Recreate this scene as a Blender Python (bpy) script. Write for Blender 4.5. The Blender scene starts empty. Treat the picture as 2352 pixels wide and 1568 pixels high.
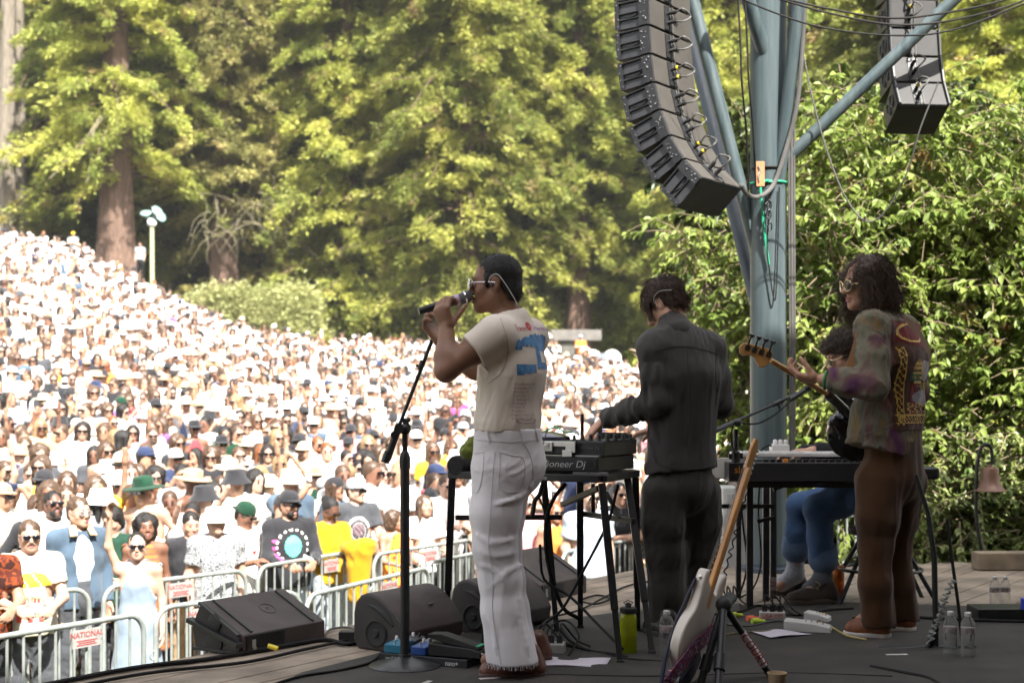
import bpy, bmesh, math, random
import numpy as np
from mathutils import Vector, Matrix, Quaternion
from mathutils.bvhtree import BVHTree
R = math.radians
random.seed(7); rng = np.random.default_rng(7)
scene = bpy.context.scene
C = scene.collection
# ------------------------------------------------------------------ camera
FPX, HZ, CH = 3267.0, 920.0, 1.17          # focal length, horizon row and eye height of the 2352 px wide photograph
cam_d = bpy.data.cameras.new('camera'); cam = bpy.data.objects.new('camera', cam_d); C.objects.link(cam)
cam.location = (0, 0, CH); cam.rotation_euler = (R(90), 0, 0)
cam_d.sensor_width = 36; cam_d.lens = 36*FPX/2352; cam_d.shift_y = (HZ-784)/2352
cam_d.clip_start = 0.05; cam_d.clip_end = 900
cam_d.dof.use_dof = True; cam_d.dof.focus_distance = 6.5; cam_d.dof.aperture_fstop = 3.2
scene.camera = cam
# ------------------------------------------------------------------ light
SUN_EL, SUN_AZ = 51.0, 156.0               # azimuth clockwise from +Y: the sun stands behind the camera, to its right
sv = Vector((math.sin(R(SUN_AZ))*math.cos(R(SUN_EL)), math.cos(R(SUN_AZ))*math.cos(R(SUN_EL)), math.sin(R(SUN_EL))))
world = bpy.data.worlds.new('World'); scene.world = world; world.use_nodes = True
wn = world.node_tree.nodes; sky = wn.new('ShaderNodeTexSky'); sky.sky_type = 'NISHITA'; sky.sun_disc = False
sky.sun_elevation = R(SUN_EL); sky.sun_rotation = R(SUN_AZ); sky.air_density = 1.0; sky.dust_density = 4.0; sky.ozone_density = 0.6
hs_ = wn.new('ShaderNodeHueSaturation'); hs_.inputs['Saturation'].default_value = 0.25; world.node_tree.links.new(sky.outputs[0], hs_.inputs['Color']); world.node_tree.links.new(hs_.outputs[0], wn['Background'].inputs[0]); wn['Background'].inputs[1].default_value = 0.125
sun_d = bpy.data.lights.new('sun', 'SUN'); sun_d.energy = 5.0; sun_d.angle = R(0.53); sun_d.color = (1.0, 0.965, 0.90)
sun = bpy.data.objects.new('sun', sun_d); C.objects.link(sun); sun.rotation_euler = sv.to_track_quat('Z', 'Y').to_euler()
scene.view_settings.view_transform = 'Standard'; scene.view_settings.look = 'None'
scene.view_settings.gamma = 1.0; scene.view_settings.exposure = 1.85; scene.view_settings.use_curve_mapping = False
scene.cycles.max_bounces = 8; scene.cycles.diffuse_bounces = 4; scene.cycles.glossy_bounces = 3
scene.cycles.transmission_bounces = 6; scene.cycles.transparent_max_bounces = 8
scene.cycles.use_denoising = True; scene.cycles.sample_clamp_indirect = 6.0
scene.cycles.use_adaptive_sampling = True; scene.cycles.adaptive_threshold = 0.02

# ------------------------------------------------------------------ helpers
def P(px, py, d): return Vector(((px-1176)*d/FPX, d, CH-(py-HZ)*d/FPX))
def FL(px, py, z=0.0): return P(px, py, (CH-z)*FPX/(py-HZ))
def tag(o, label=None, cat=None, group=None, kind=None):
    if label: o['label'] = label
    if cat: o['category'] = cat
    if group: o['group'] = group
    if kind: o['kind'] = kind
    return o
def empty(name, loc=(0, 0, 0), rz=0.0):
    o = bpy.data.objects.new(name, None); C.objects.link(o); o.location = loc; o.rotation_euler = (0, 0, rz)
    o.empty_display_size = 0.1
    return o
def thing(name, label, cat, loc=(0, 0, 0), rz=0.0, group=None): return tag(empty(name, loc, rz), label, cat, group)
KIDS = {}
def link(o, parent=None):
    C.objects.link(o)
    if parent is not None:
        o.parent = parent; KIDS.setdefault(parent.name, []).append(o)
    return o
def copy_tree(o, parent=None):
    c = o.copy(); link(c, parent)
    for ch in list(KIDS.get(o.name, [])): copy_tree(ch, c)
    return c

MATS = {}
def mat(name, col, rough=0.6, metal=0.0, var=0.12, vs=6.0, bump=0.0, bs=60.0, trans=0.0, spec=0.5, coat=0.0, sheen=0.0, col2=None, stretch=None, emit=None):
    if name in MATS: return MATS[name]
    m = bpy.data.materials.new(name); m.use_nodes = True; MATS[name] = m
    nt = m.node_tree; n = nt.nodes; L = nt.links.new; b = n['Principled BSDF']
    b.inputs['Roughness'].default_value = rough; b.inputs['Metallic'].default_value = metal
    b.inputs['Specular IOR Level'].default_value = spec
    if coat: b.inputs['Coat Weight'].default_value = coat
    if sheen: b.inputs['Sheen Weight'].default_value = sheen
    if trans: b.inputs['Transmission Weight'].default_value = trans
    c = tuple(col)[:3]+(1,)
    tc = n.new('ShaderNodeTexCoord'); src = tc.outputs['Object']
    if stretch:
        mp = n.new('ShaderNodeMapping'); mp.inputs['Scale'].default_value = stretch; L(src, mp.inputs[0]); src = mp.outputs[0]
    if var or col2:
        nz = n.new('ShaderNodeTexNoise'); nz.inputs['Scale'].default_value = vs; nz.inputs['Detail'].default_value = 4; L(src, nz.inputs[0])
        mr = n.new('ShaderNodeMapRange'); mr.inputs[1].default_value = 0.34; mr.inputs[2].default_value = 0.66; L(nz.outputs[0], mr.inputs[0])
        mx = n.new('ShaderNodeMix'); mx.data_type = 'RGBA'; L(mr.outputs[0], mx.inputs[0])
        lo = tuple(v*(1-var) for v in c[:3])+(1,); hi = (tuple(col2)+(1,)) if col2 else tuple(min(1, v*(1+var)) for v in c[:3])+(1,)
        mx.inputs[6].default_value = lo; mx.inputs[7].default_value = hi; L(mx.outputs[2], b.inputs['Base Color'])
    else: b.inputs['Base Color'].default_value = c
    if bump:
        nb = n.new('ShaderNodeTexNoise'); nb.inputs['Scale'].default_value = bs; nb.inputs['Detail'].default_value = 3; L(src, nb.inputs[0])
        bp = n.new('ShaderNodeBump'); bp.inputs['Strength'].default_value = bump; bp.inputs['Distance'].default_value = 0.01
        L(nb.outputs[0], bp.inputs['Height']); L(bp.outputs[0], b.inputs['Normal'])
    if emit:
        b.inputs['Emission Color'].default_value = tuple(emit[:3])+(1,); b.inputs['Emission Strength'].default_value = emit[3]
    return m
def leaf_mat(name, a, b_, c_, vs=0.5, rough=0.5, trans=0.35):
    """foliage: two greens and a brown mixed by noise, part diffuse, part translucent"""
    if name in MATS: return MATS[name]
    m = bpy.data.materials.new(name); m.use_nodes = True; MATS[name] = m
    nt = m.node_tree; n = nt.nodes; L = nt.links.new; p = n['Principled BSDF']; out = n['Material Output']
    tc = n.new('ShaderNodeTexCoord')
    def noise(sc, lo, hi):
        z = n.new('ShaderNodeTexNoise'); z.inputs['Scale'].default_value = sc; z.inputs['Detail'].default_value = 3; L(tc.outputs['Object'], z.inputs[0])
        r = n.new('ShaderNodeMapRange'); r.inputs[1].default_value = lo; r.inputs[2].default_value = hi; L(z.outputs[0], r.inputs[0]); return r.outputs[0]
    m1 = n.new('ShaderNodeMix'); m1.data_type = 'RGBA'; L(noise(vs, .35, .65), m1.inputs[0]); m1.inputs[6].default_value = a+(1,); m1.inputs[7].default_value = b_+(1,)
    m2 = n.new('ShaderNodeMix'); m2.data_type = 'RGBA'; L(noise(vs*2.3, .60, .72), m2.inputs[0]); L(m1.outputs[2], m2.inputs[6]); m2.inputs[7].default_value = c_+(1,)
    hs = n.new('ShaderNodeHueSaturation'); oi = n.new('ShaderNodeObjectInfo')
    r = n.new('ShaderNodeMapRange'); r.inputs[3].default_value = 0.75; r.inputs[4].default_value = 1.2; L(oi.outputs['Random'], r.inputs[0]); L(r.outputs[0], hs.inputs['Value']); L(m2.outputs[2], hs.inputs['Color'])
    L(hs.outputs[0], p.inputs['Base Color']); p.inputs['Roughness'].default_value = rough; p.inputs['Specular IOR Level'].default_value = 0.35
    tr = n.new('ShaderNodeBsdfTranslucent'); L(hs.outputs[0], tr.inputs[0])
    mx = n.new('ShaderNodeMixShader'); mx.inputs[0].default_value = trans; L(p.outputs[0], mx.inputs[1]); L(tr.outputs[0], mx.inputs[2]); L(mx.outputs[0], out.inputs[0])
    return m

def mesh_np(name, V, faces, mats, midx=None, smooth=True, parent=None, sharp=None):
    """V (n,3); faces (m,4) or (m,3) array or a list of such arrays; midx per face"""
    if isinstance(faces, np.ndarray): faces = [faces]
    me = bpy.data.meshes.new(name)
    nf = sum(len(f) for f in faces); nl = sum(f.size for f in faces)
    me.vertices.add(len(V)); me.vertices.foreach_set('co', np.ascontiguousarray(V, dtype=np.float32).ravel())
    me.loops.add(nl); me.loops.foreach_set('vertex_index', np.concatenate([f.ravel() for f in faces]).astype(np.int32))
    tot = np.concatenate([np.full(len(f), f.shape[1]) for f in faces]).astype(np.int32)
    st = np.concatenate([[0], np.cumsum(tot)[:-1]]).astype(np.int32)
    me.polygons.add(nf); me.polygons.foreach_set('loop_start', st); me.polygons.foreach_set('loop_total', tot)
    for m in (mats if isinstance(mats, (list, tuple)) else [mats]): me.materials.append(m)
    if midx is not None: me.polygons.foreach_set('material_index', np.asarray(midx, dtype=np.int32))
    me.polygons.foreach_set('use_smooth', np.full(nf, smooth)); me.update(calc_edges=True)
    if sharp: me.set_sharp_from_angle(angle=R(sharp))
    o = bpy.data.objects.new(name, me); link(o, parent)
    return o

def basis(z, up=(0, 0, 1)):
    z = Vector(z).normalized(); x = Vector(up).cross(z)
    if x.length < 1e-4: x = Vector((1, 0, 0)).cross(z)
    x.normalize(); return x, z.cross(x), z
def frame(o, x, y, z):
    return Matrix(((x[0], y[0], z[0], o[0]), (x[1], y[1], z[1], o[1]), (x[2], y[2], z[2], o[2]), (0, 0, 0, 1)))
def smooth_path(pts, n=8):
    """Catmull-Rom through the points"""
    p = [Vector(q) for q in pts]
    if len(p) < 3: return p
    p = [p[0]*2-p[1]]+p+[p[-1]*2-p[-2]]; out = []
    for i in range(1, len(p)-2):
        for k in range(n):
            t = k/n
            out.append(0.5*((2*p[i])+(-p[i-1]+p[i+1])*t+(2*p[i-1]-5*p[i]+4*p[i+1]-p[i+2])*t*t+(-p[i-1]+3*p[i]-3*p[i+1]+p[i+2])*t**3))
    return out+[p[-2]]

class MB:
    """collects shapes; build() links them as one mesh object"""
    def __init__(s): s.v = []; s.f = []; s.m = []; s.mi = 0
    def mat(s, i): s.mi = i; return s
    def add(s, vs, fs, M=None):
        b = len(s.v)
        s.v += [tuple(M @ Vector(v)) if M is not None else tuple(v) for v in vs]
        s.f += [tuple(i+b for i in f) for f in fs]; s.m += [s.mi]*len(fs); return s
    def box(s, c, size, M=None):
        x, y, z = size[0]/2, size[1]/2, size[2]/2; c = Vector(c)
        vs = [c+Vector((a*x, b*y, d*z)) for d in (-1, 1) for b in (-1, 1) for a in (-1, 1)]
        return s.add(vs, [(0, 2, 3, 1), (4, 5, 7, 6), (0, 1, 5, 4), (2, 6, 7, 3), (0, 4, 6, 2), (1, 3, 7, 5)], M)
    def bar(s, a, b, w, h, up=(0, 0, 1)):
        a, b = Vector(a), Vector(b); x, y, z = basis(b-a, up)
        return s.box((0, 0, (b-a).length/2), (w, h, (b-a).length), frame(a, x, y, z))
    def tube(s, pts, r, n=10, cap=True, M=None):
        pts = [Vector(p) for p in pts]; k = len(pts); rs = r if isinstance(r, (list, tuple)) else [r]*k
        t = [(pts[min(i+1, k-1)]-pts[max(i-1, 0)]).normalized() for i in range(k)]
        x, y, _ = basis(t[0]); vs = []
        for i in range(k):
            x = (x-t[i]*x.dot(t[i])); x = x.normalized() if x.length > 1e-6 else basis(t[i])[0]; y = t[i].cross(x)
            vs += [pts[i]+(x*math.cos(2*math.pi*j/n)+y*math.sin(2*math.pi*j/n))*rs[i] for j in range(n)]
        fs = [(i*n+j, i*n+(j+1) % n, (i+1)*n+(j+1) % n, (i+1)*n+j) for i in range(k-1) for j in range(n)]
        if cap: fs += [tuple(range(n-1, -1, -1)), tuple((k-1)*n+j for j in range(n))]
        return s.add(vs, fs, M)
    def cyl(s, a, b, r, n=16): return s.tube([a, b], r, n)
    def lathe(s, prof, n=24, M=None):
        vs = [(r*math.cos(2*math.pi*j/n), r*math.sin(2*math.pi*j/n), z) for r, z in prof for j in range(n)]; k = len(prof)
        fs = [(i*n+j, i*n+(j+1) % n, (i+1)*n+(j+1) % n, (i+1)*n+j) for i in range(k-1) for j in range(n)]
        if prof[0][0] > 1e-5: fs.append(tuple(range(n-1, -1, -1)))
        if prof[-1][0] > 1e-5: fs.append(tuple((k-1)*n+j for j in range(n)))
        return s.add(vs, fs, M)
    def prism(s, poly, d0, d1, M=None):
        """2-D polygon (counter-clockwise) in local x,y; pulled from z=d0 to z=d1"""
        n = len(poly); vs = [(x, y, d0) for x, y in poly]+[(x, y, d1) for x, y in poly]
        fs = [tuple(range(n-1, -1, -1)), tuple(range(n, 2*n))]+[(i, (i+1) % n, n+(i+1) % n, n+i) for i in range(n)]
        return s.add(vs, fs, M)
    def ball(s, c, r, n=14, M=None):
        r = r if isinstance(r, (tuple, list)) else (r, r, r); k = max(6, n//2)
        vs = [(c[0]+r[0]*math.sin(math.pi*i/k)*math.cos(2*math.pi*j/n), c[1]+r[1]*math.sin(math.pi*i/k)*math.sin(2*math.pi*j/n), c[2]-r[2]*math.cos(math.pi*i/k)) for i in range(1, k) for j in range(n)]
        fs = [(i*n+j, i*n+(j+1) % n, (i+1)*n+(j+1) % n, (i+1)*n+j) for i in range(k-2) for j in range(n)]
        b = len(vs); vs += [(c[0], c[1], c[2]-r[2]), (c[0], c[1], c[2]+r[2])]
        fs += [(b, (j+1) % n, j) for j in range(n)]+[(b+1, (k-2)*n+j, (k-2)*n+(j+1) % n) for j in range(n)]
        return s.add(vs, fs, M)
    def build(s, name, mats, parent=None, bevel=0.0, sharp=38, seg=2):
        me = bpy.data.meshes.new(name); me.from_pydata(s.v, [], s.f)
        for m in (mats if isinstance(mats, (list, tuple)) else [mats]): me.materials.append(m)
        me.polygons.foreach_set('material_index', s.m); me.polygons.foreach_set('use_smooth', [True]*len(s.f)); me.update()
        me.set_sharp_from_angle(angle=R(sharp))
        o = bpy.data.objects.new(name, me); link(o, parent)
        if bevel:
            b = o.modifiers.new('bevel', 'BEVEL'); b.width = bevel; b.segments = seg; b.limit_method = 'ANGLE'; b.angle_limit = R(35); b.harden_normals = True
        return o

def text_mesh(name, body, size, M, m, parent=None, extrude=0.0008, align='CENTER', space=1.0, shear=0.0, sx=1.0):
    cu = bpy.data.curves.new(name, 'FONT'); cu.body = body; cu.size = size; cu.extrude = extrude; cu.align_x = align; cu.align_y = 'CENTER'
    cu.space_character = space; cu.shear = shear; cu.resolution_u = 3
    to = bpy.data.objects.new('tmp_text', cu); C.objects.link(to); bpy.context.view_layer.update()
    me = bpy.data.meshes.new_from_object(to.evaluated_get(bpy.context.evaluated_depsgraph_get()))
    bpy.data.objects.remove(to); bpy.data.curves.remove(cu)
    me.transform(M @ Matrix.Diagonal((sx, 1, 1, 1))); me.materials.clear(); me.materials.append(m); me.name = name
    o = bpy.data.objects.new(name, me); link(o, parent); return o

# ------------------------------------------------------------------ sculpting with distance fields: smooth unions, meshed with surface nets
def fold(X, Y, Z, f, seed):
    """cheap smooth noise in -1..1: warped sums of sines"""
    r = np.random.default_rng(seed); o = 0
    for i in range(3):
        d = r.normal(size=3); d /= np.linalg.norm(d); e = r.normal(size=3)
        o = o+np.sin(f*(1+.45*i)*(d[0]*X+d[1]*Y+d[2]*Z)+1.7*np.sin(f*.6*(e[0]*X+e[1]*Y+e[2]*Z)+r.uniform(0, 6))+r.uniform(0, 6))/(1+.5*i)
    return o/2.2
class SDF:
    def __init__(s): s.p = []; s.d = []
    def cone(s, a, b, r1, r2=None, k=0.02, flat=None, sub=False):
        s.p.append(('c', np.array(a, float), np.array(b, float), r1, r1 if r2 is None else r2, k, flat, sub)); return s
    def chain(s, pts, rs, k=0.02, flat=None):
        for i in range(len(pts)-1): s.cone(pts[i], pts[i+1], rs[i], rs[i+1], k, flat)
        return s
    def ell(s, c, r, M=None, k=0.02, sub=False):
        s.p.append(('e', np.array(c, float), np.array(r, float), None if M is None else np.array(M.to_3x3()), k, sub)); return s
    def cut(s, c, n, k=0.004, rad=None):
        """remove everything on the side n points to (only within rad of c, when given)"""
        n = np.array(n, float); s.p.append(('h', np.array(c, float), n/np.linalg.norm(n), k, rad)); return s
    def wrinkle(s, amp, f, seed, mask=None, stretch=(1, 1, 1), ridged=False): s.d.append((amp, f, seed, mask, stretch, ridged)); return s
    def mesh(s, h):
        lo = np.full(3, 1e9); hi = -lo
        for q in s.p:
            if q[0] == 'c' and not q[7]:
                m = max(q[3], q[4]); lo = np.minimum(lo, np.minimum(q[1], q[2])-m); hi = np.maximum(hi, np.maximum(q[1], q[2])+m)
            if q[0] == 'e' and not q[5]:
                m = q[2].max(); lo = np.minimum(lo, q[1]-m); hi = np.maximum(hi, q[1]+m)
        lo -= .03+2*h; hi += .03+2*h; n = np.ceil((hi-lo)/h).astype(int)+1
        ax = [lo[i]+h*np.arange(n[i]) for i in range(3)]
        F = np.full(tuple(n), 0.06, np.float32)
        for q in s.p:
            if q[0] == 'c':
                _, a, b, r1, r2, k, flat, sub = q; m = max(r1, r2)+k+2.5*h; bl, bh = np.minimum(a, b)-m, np.maximum(a, b)+m
            elif q[0] == 'e':
                _, c, r, M, k, sub = q; m = r.max()+k+2.5*h; bl, bh = c-m, c+m
            else:
                _, c, nn, k, rad = q; bl, bh = (c-rad, c+rad) if rad else (lo, hi)
            i0 = np.clip(np.floor((bl-lo)/h).astype(int), 0, n-1); i1 = np.clip(np.ceil((bh-lo)/h).astype(int)+1, 1, n)
            if (i1 <= i0).any(): continue
            sl = tuple(slice(i0[i], i1[i]) for i in range(3))
            X = ax[0][sl[0]][:, None, None]; Y = ax[1][sl[1]][None, :, None]; Z = ax[2][sl[2]][None, None, :]
            if q[0] == 'c':
                px, py, pz = X-a[0], Y-a[1], Z-a[2]; ba = b-a
                if flat is not None:
                    fa, ff = np.array(flat[0], float), flat[1]; fa = fa/np.linalg.norm(fa); dt = (px*fa[0]+py*fa[1]+pz*fa[2])*(ff-1)
                    px, py, pz = px+dt*fa[0], py+dt*fa[1], pz+dt*fa[2]; ba = ba+fa*(ba@fa)*(ff-1)
                t = np.clip((px*ba[0]+py*ba[1]+pz*ba[2])/max(ba@ba, 1e-9), 0, 1)
                D = np.sqrt((px-t*ba[0])**2+(py-t*ba[1])**2+(pz-t*ba[2])**2)-(r1+t*(r2-r1))
            elif q[0] == 'e':
                px, py, pz = X-c[0], Y-c[1], Z-c[2]
                if M is not None:
                    px, py, pz = (M[0, 0]*px+M[1, 0]*py+M[2, 0]*pz, M[0, 1]*px+M[1, 1]*py+M[2, 1]*pz, M[0, 2]*px+M[1, 2]*py+M[2, 2]*pz)
                k0 = np.sqrt((px/r[0])**2+(py/r[1])**2+(pz/r[2])**2); k1 = np.sqrt((px/r[0]**2)**2+(py/r[1]**2)**2+(pz/r[2]**2)**2)
                D = k0*(k0-1)/np.maximum(k1, 1e-6)
            else:
                D = (X-c[0])*nn[0]+(Y-c[1])*nn[1]+(Z-c[2])*nn[2]; f = F[sl]
                D = D+0*f
                if rad: D = np.where((X-c[0])**2+(Y-c[1])**2+(Z-c[2])**2 < rad*rad, D, -1)
                F[sl] = np.maximum(f, D); continue
            f = F[sl]; D = D.astype(np.float32)
            if sub:
                g = np.clip(.5+.5*(f+D)/k, 0, 1) if k > 0 else (f > -D)
                hh = np.clip(.5-.5*(f+D)/k, 0, 1); F[sl] = f*(1-hh)+(-D)*hh+k*hh*(1-hh)
            else:
                hh = np.clip(.5+.5*(f-D)/k, 0, 1); F[sl] = f*(1-hh)+D*hh-k*hh*(1-hh)
        if s.d:
            X = ax[0][:, None, None]; Y = ax[1][None, :, None]; Z = ax[2][None, None, :]
            for amp, fr, seed, mask, st, rid in s.d:
                w = fold(X*st[0], Y*st[1], Z*st[2], fr, seed)
                if rid: w = 1-2*np.abs(w)
                if mask is not None: w = w*mask(X, Y, Z)
                F = F-(amp*w).astype(np.float32)
        return nets(F, lo, h)
def nets(F, lo, h):
    S = F < 0
    c = np.zeros(tuple(np.array(F.shape)-1), np.int8); n = F.shape
    for dx in (0, 1):
        for dy in (0, 1):
            for dz in (0, 1): c += S[dx:n[0]-1+dx, dy:n[1]-1+dy, dz:n[2]-1+dz]
    act = (c > 0) & (c < 8); I = np.nonzero(act); N = len(I[0])
    idx = np.full(act.shape, -1, np.int64); idx[I] = np.arange(N)
    co = [(x, y, z) for x in (0, 1) for y in (0, 1) for z in (0, 1)]
    f = {k: F[I[0]+k[0], I[1]+k[1], I[2]+k[2]] for k in co}
    acc = np.zeros((N, 3)); cnt = np.zeros(N)
    for a in co:
        for x in range(3):
            if a[x] == 0:
                b = tuple(1 if i == x else a[i] for i in range(3)); fa, fb = f[a], f[b]; mk = (fa < 0) != (fb < 0)
                t = np.where(mk, fa/np.where(fa-fb == 0, 1, fa-fb), 0)
                for i in range(3): acc[:, i] += np.where(mk, a[i]+(t if i == x else 0), 0)
                cnt += mk
    V = lo+h*(np.stack(I, 1)+acc/np.maximum(cnt, 1)[:, None]); Q = []
    for x in range(3):
        y, z = (x+1) % 3, (x+2) % 3
        s0 = [slice(None)]*3; s1 = [slice(None)]*3; s0[x] = slice(0, -1); s1[x] = slice(1, None)
        A, B = S[tuple(s0)], S[tuple(s1)]; E = np.nonzero(A != B); E = np.stack(E, 1)
        ok = (E[:, y] > 0) & (E[:, z] > 0) & (E[:, y] < n[y]-1) & (E[:, z] < n[z]-1); E = E[ok]
        if not len(E): continue
        ins = A[tuple(E.T)]; ey = np.eye(3, dtype=int)[y]; ez = np.eye(3, dtype=int)[z]
        q = np.stack([idx[tuple((E-d).T)] for d in (ey+ez, ez, 0*ey, ey)], 1); q[~ins] = q[~ins][:, ::-1]; Q.append(q)
    return V, np.concatenate(Q)
def sdf_obj(name, s, h, m, parent=None):
    V, Q = s.mesh(h); return mesh_np(name, V, Q, m, parent=parent)

def strands(name, P_, r0, m, parent=None, tip=0.25):
    """P_ (N,L,3) polylines -> thin three-sided tapering tubes in one mesh"""
    P_ = np.asarray(P_, float); N, L, _ = P_.shape
    T = np.gradient(P_, axis=1); T /= np.linalg.norm(T, axis=2, keepdims=True)+1e-9
    ref = np.array([.31, .52, .8]); A = np.cross(T, ref); A /= np.linalg.norm(A, axis=2, keepdims=True)+1e-9; B = np.cross(T, A)
    rad = (r0*np.linspace(1, tip, L))[None, :, None] if np.isscalar(r0) else r0[:, None, None]*np.linspace(1, tip, L)[None, :, None]
    V = np.stack([P_+rad*(A*math.cos(a)+B*math.sin(a)) for a in (0, 2.094, 4.189)], 2)  # N,L,3,3
    base = (np.arange(N)*L*3)[:, None, None]+(np.arange(L-1)*3)[None, :, None]+np.arange(3)[None, None, :]
    nxt = (np.arange(N)*L*3)[:, None, None]+(np.arange(L-1)*3)[None, :, None]+((np.arange(3)+1) % 3)[None, None, :]
    Q = np.stack([base, nxt, nxt+3, base+3], -1).reshape(-1, 4)
    return mesh_np(name, V.reshape(-1, 3), Q, m, parent=parent)

def bvh_of(objs):
    vs, fs = [], []
    for o in objs:
        b = len(vs); vs += [o.matrix_world @ v.co for v in o.data.vertices]; fs += [tuple(i+b for i in p.vertices) for p in o.data.polygons]
    return BVHTree.FromPolygons(vs, fs)
def stick(bvh, pts, direction, off=0.0015):
    """moves points along direction onto the surface they meet first"""
    out = []; d = Vector(direction).normalized()
    for p in pts:
        hit, nrm, _, _ = bvh.ray_cast(Vector(p)-d*0.6, d, 1.5)
        out.append(hit+(-d)*off if hit is not None else None)
    return out
def stick_poly(name, bvh, origin, ex, ey, poly_test, w, h, step, m, parent, direction, off=0.0018):
    """a printed patch: a fine grid of quads kept where poly_test(u,v) is true, laid on the surface"""
    nu, nv = int(w/step)+1, int(h/step)+1; pts = {}; V = []; F_ = []
    for i in range(nu+1):
        for j in range(nv+1):
            p = Vector(origin)+Vector(ex)*(i*step)+Vector(ey)*(j*step); q = stick(bvh, [p], direction, off)[0]
            if q is not None: pts[i, j] = len(V); V.append(q)
    for i in range(nu):
        for j in range(nv):
            if poly_test((i+.5)*step/w, (j+.5)*step/h):
                ks = [(i, j), (i+1, j), (i+1, j+1), (i, j+1)]
                if all(k in pts for k in ks): F_.append(tuple(pts[k] for k in ks))
    if not F_: return None
    me = bpy.data.meshes.new(name); me.from_pydata(V, [], F_); me.materials.append(m); me.polygons.foreach_set('use_smooth', [True]*len(F_))
    o = bpy.data.objects.new(name, me); link(o, parent); return o
# ================================================================== SETTING
E1 = Vector((.57, .82, 0)).normalized(); N1 = Vector((E1.y, -E1.x, 0))     # along the stage edge / into the stage
P0 = Vector((-1.89, 5.9, 0))
_px = np.array([-600, 0, 170, 300, 450, 600, 800, 1340, 1550, 1720, 2100, 3000]); _zt = np.array([10, 8.4, 7.8, 6.4, 4.9, 3.6, 2.9, 2.7, 1.6, .6, .3, .3])
def ground_z(x, y):
    x = np.asarray(x, float); y = np.asarray(y, float)
    zt = np.interp((x/np.maximum(y, 4))*FPX+1176, _px, _zt); t = np.clip((y-14)/58, 0, 1)
    z = -1.35+(zt+1.35)*t**1.3+np.clip(y-72, 0, 14)*0.06
    return z+np.clip(y-86, 0, 200)*0.95+0.05*np.sin(x*.9)*np.clip((y-14)/10, 0, 1)
def make_ground():
    ys = np.concatenate([np.linspace(-30, 4, 8), np.linspace(5, 90, 70), np.linspace(93, 190, 26)]); xs = np.linspace(-1, 1, 90)
    X = xs[None, :]*(70+np.maximum(ys, 0)*.55)[:, None]; Y = np.repeat(ys[:, None], 90, 1); Z = ground_z(X, Y)
    V = np.stack([X, Y, Z], -1).reshape(-1, 3); i = np.arange(len(ys)-1)[:, None]*90+np.arange(89)[None, :]
    Q = np.stack([i, i+1, i+91, i+90], -1).reshape(-1, 4)
    m = mat('meadow', (.10, .085, .035), .95, var=.5, vs=.35, col2=(.075, .075, .028), bump=.5, bs=4)
    tag(mesh_np('ground', V, Q, m), kind='structure')
make_ground()

# ---- stage: deck of boards, black mats
M_plank = mat('weathered_plank', (.235, .185, .14), .75, var=.35, vs=3.5, stretch=(1, 1, 1), bump=.35, bs=45)
def make_stage():
    t = thing('stage', 'timber plank concert stage with black mats laid on it', 'stage'); t['kind'] = 'structure'
    mb = MB(); w, gap = .132, .006; X, Y, _ = E1, N1, 0; k = 0
    for i in range(0, 74):
        off = (w+gap)*(i+.5); a = P0+N1*off-E1*9
        # the far end follows the rear edge of the stage
        s = 0.0
        for s in np.arange(9, 40, .05):
            p = a+E1*float(s)
            if p.y > 9.95+.13*(p.x-.8)+.012*((i*7) % 3): break
        L = float(s); cuts = [0, L*.21+(i*37 % 11)*.2, L*.55+(i*53 % 13)*.15, L]
        for c0, c1 in zip(cuts[:-1], cuts[1:]):
            if c1-c0 < .2: continue
            m_ = frame(a+E1*((c0+c1)/2)+Vector((0, 0, -.02+.0012*((i*5+k) % 3))), E1, N1, Vector((0, 0, -1))); k += 1
            mb.box((0, 0, 0), (c1-c0-.004, w, .04), m_)
    tag(mb.build('deck_boards', M_plank, t, bevel=.003, seg=1))
    f = MB(); d = mat('stage_fascia', (.03, .028, .026), .8)
    f.box((0, 0, 0), (26, .04, 1.28), frame(P0+E1*3.0+N1*.06+Vector((0, 0, -.70)), E1, N1, Vector((0, 0, 1)))); f.build('fascia', d, t)
    s = MB(); s.prism([(-8, -6), (2.2, -6), (9, 9.2), (9, 9.9), (1.2, 9.3)], -.30, -.06); s.build('substructure', d, t)
    return t
make_stage()
M_mat = mat('black_stage_mat', (.021, .0175, .015), .8, col2=(.044, .036, .029), vs=2.6, bump=.25, bs=220)
def floor_sheet(name, pts, z0, z1, m, label=None, cat=None, group=None):
    ps = [FL(*p) for p in pts]; mb = MB(); mb.prism([(p.x, p.y) for p in ps], z0, z1); o = mb.build(name, m, bevel=.002, seg=1)
    return tag(o, label, cat, group)
mats_pts = [(520, 1640), (690, 1548), (1030, 1462), (1180, 1440), (1420, 1408), (1700, 1392), (1900, 1384), (2500, 1402), (2800, 1560), (2700, 2600), (300, 2600)]
a_ = [p for p in mats_pts]; a_.reverse()
tag(floor_sheet('stage_mat', a_, .002, .009, M_mat, 'wide black floor mat under the musicians and their gear', 'floor mat'))
tag(floor_sheet('stage_mat', [(2900, 1620), (2560, 1500), (1200, 1503), (900, 1640), (700, 2300), (2900, 2300)][::-1], .0105, .0150, mat('black_stage_mat_front', (.023, .019, .0165), .82, col2=(.042, .034, .028), vs=3.4, bump=.25, bs=240), 'black floor mat overlapping the wide mat under the front gear', 'floor mat'))

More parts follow.
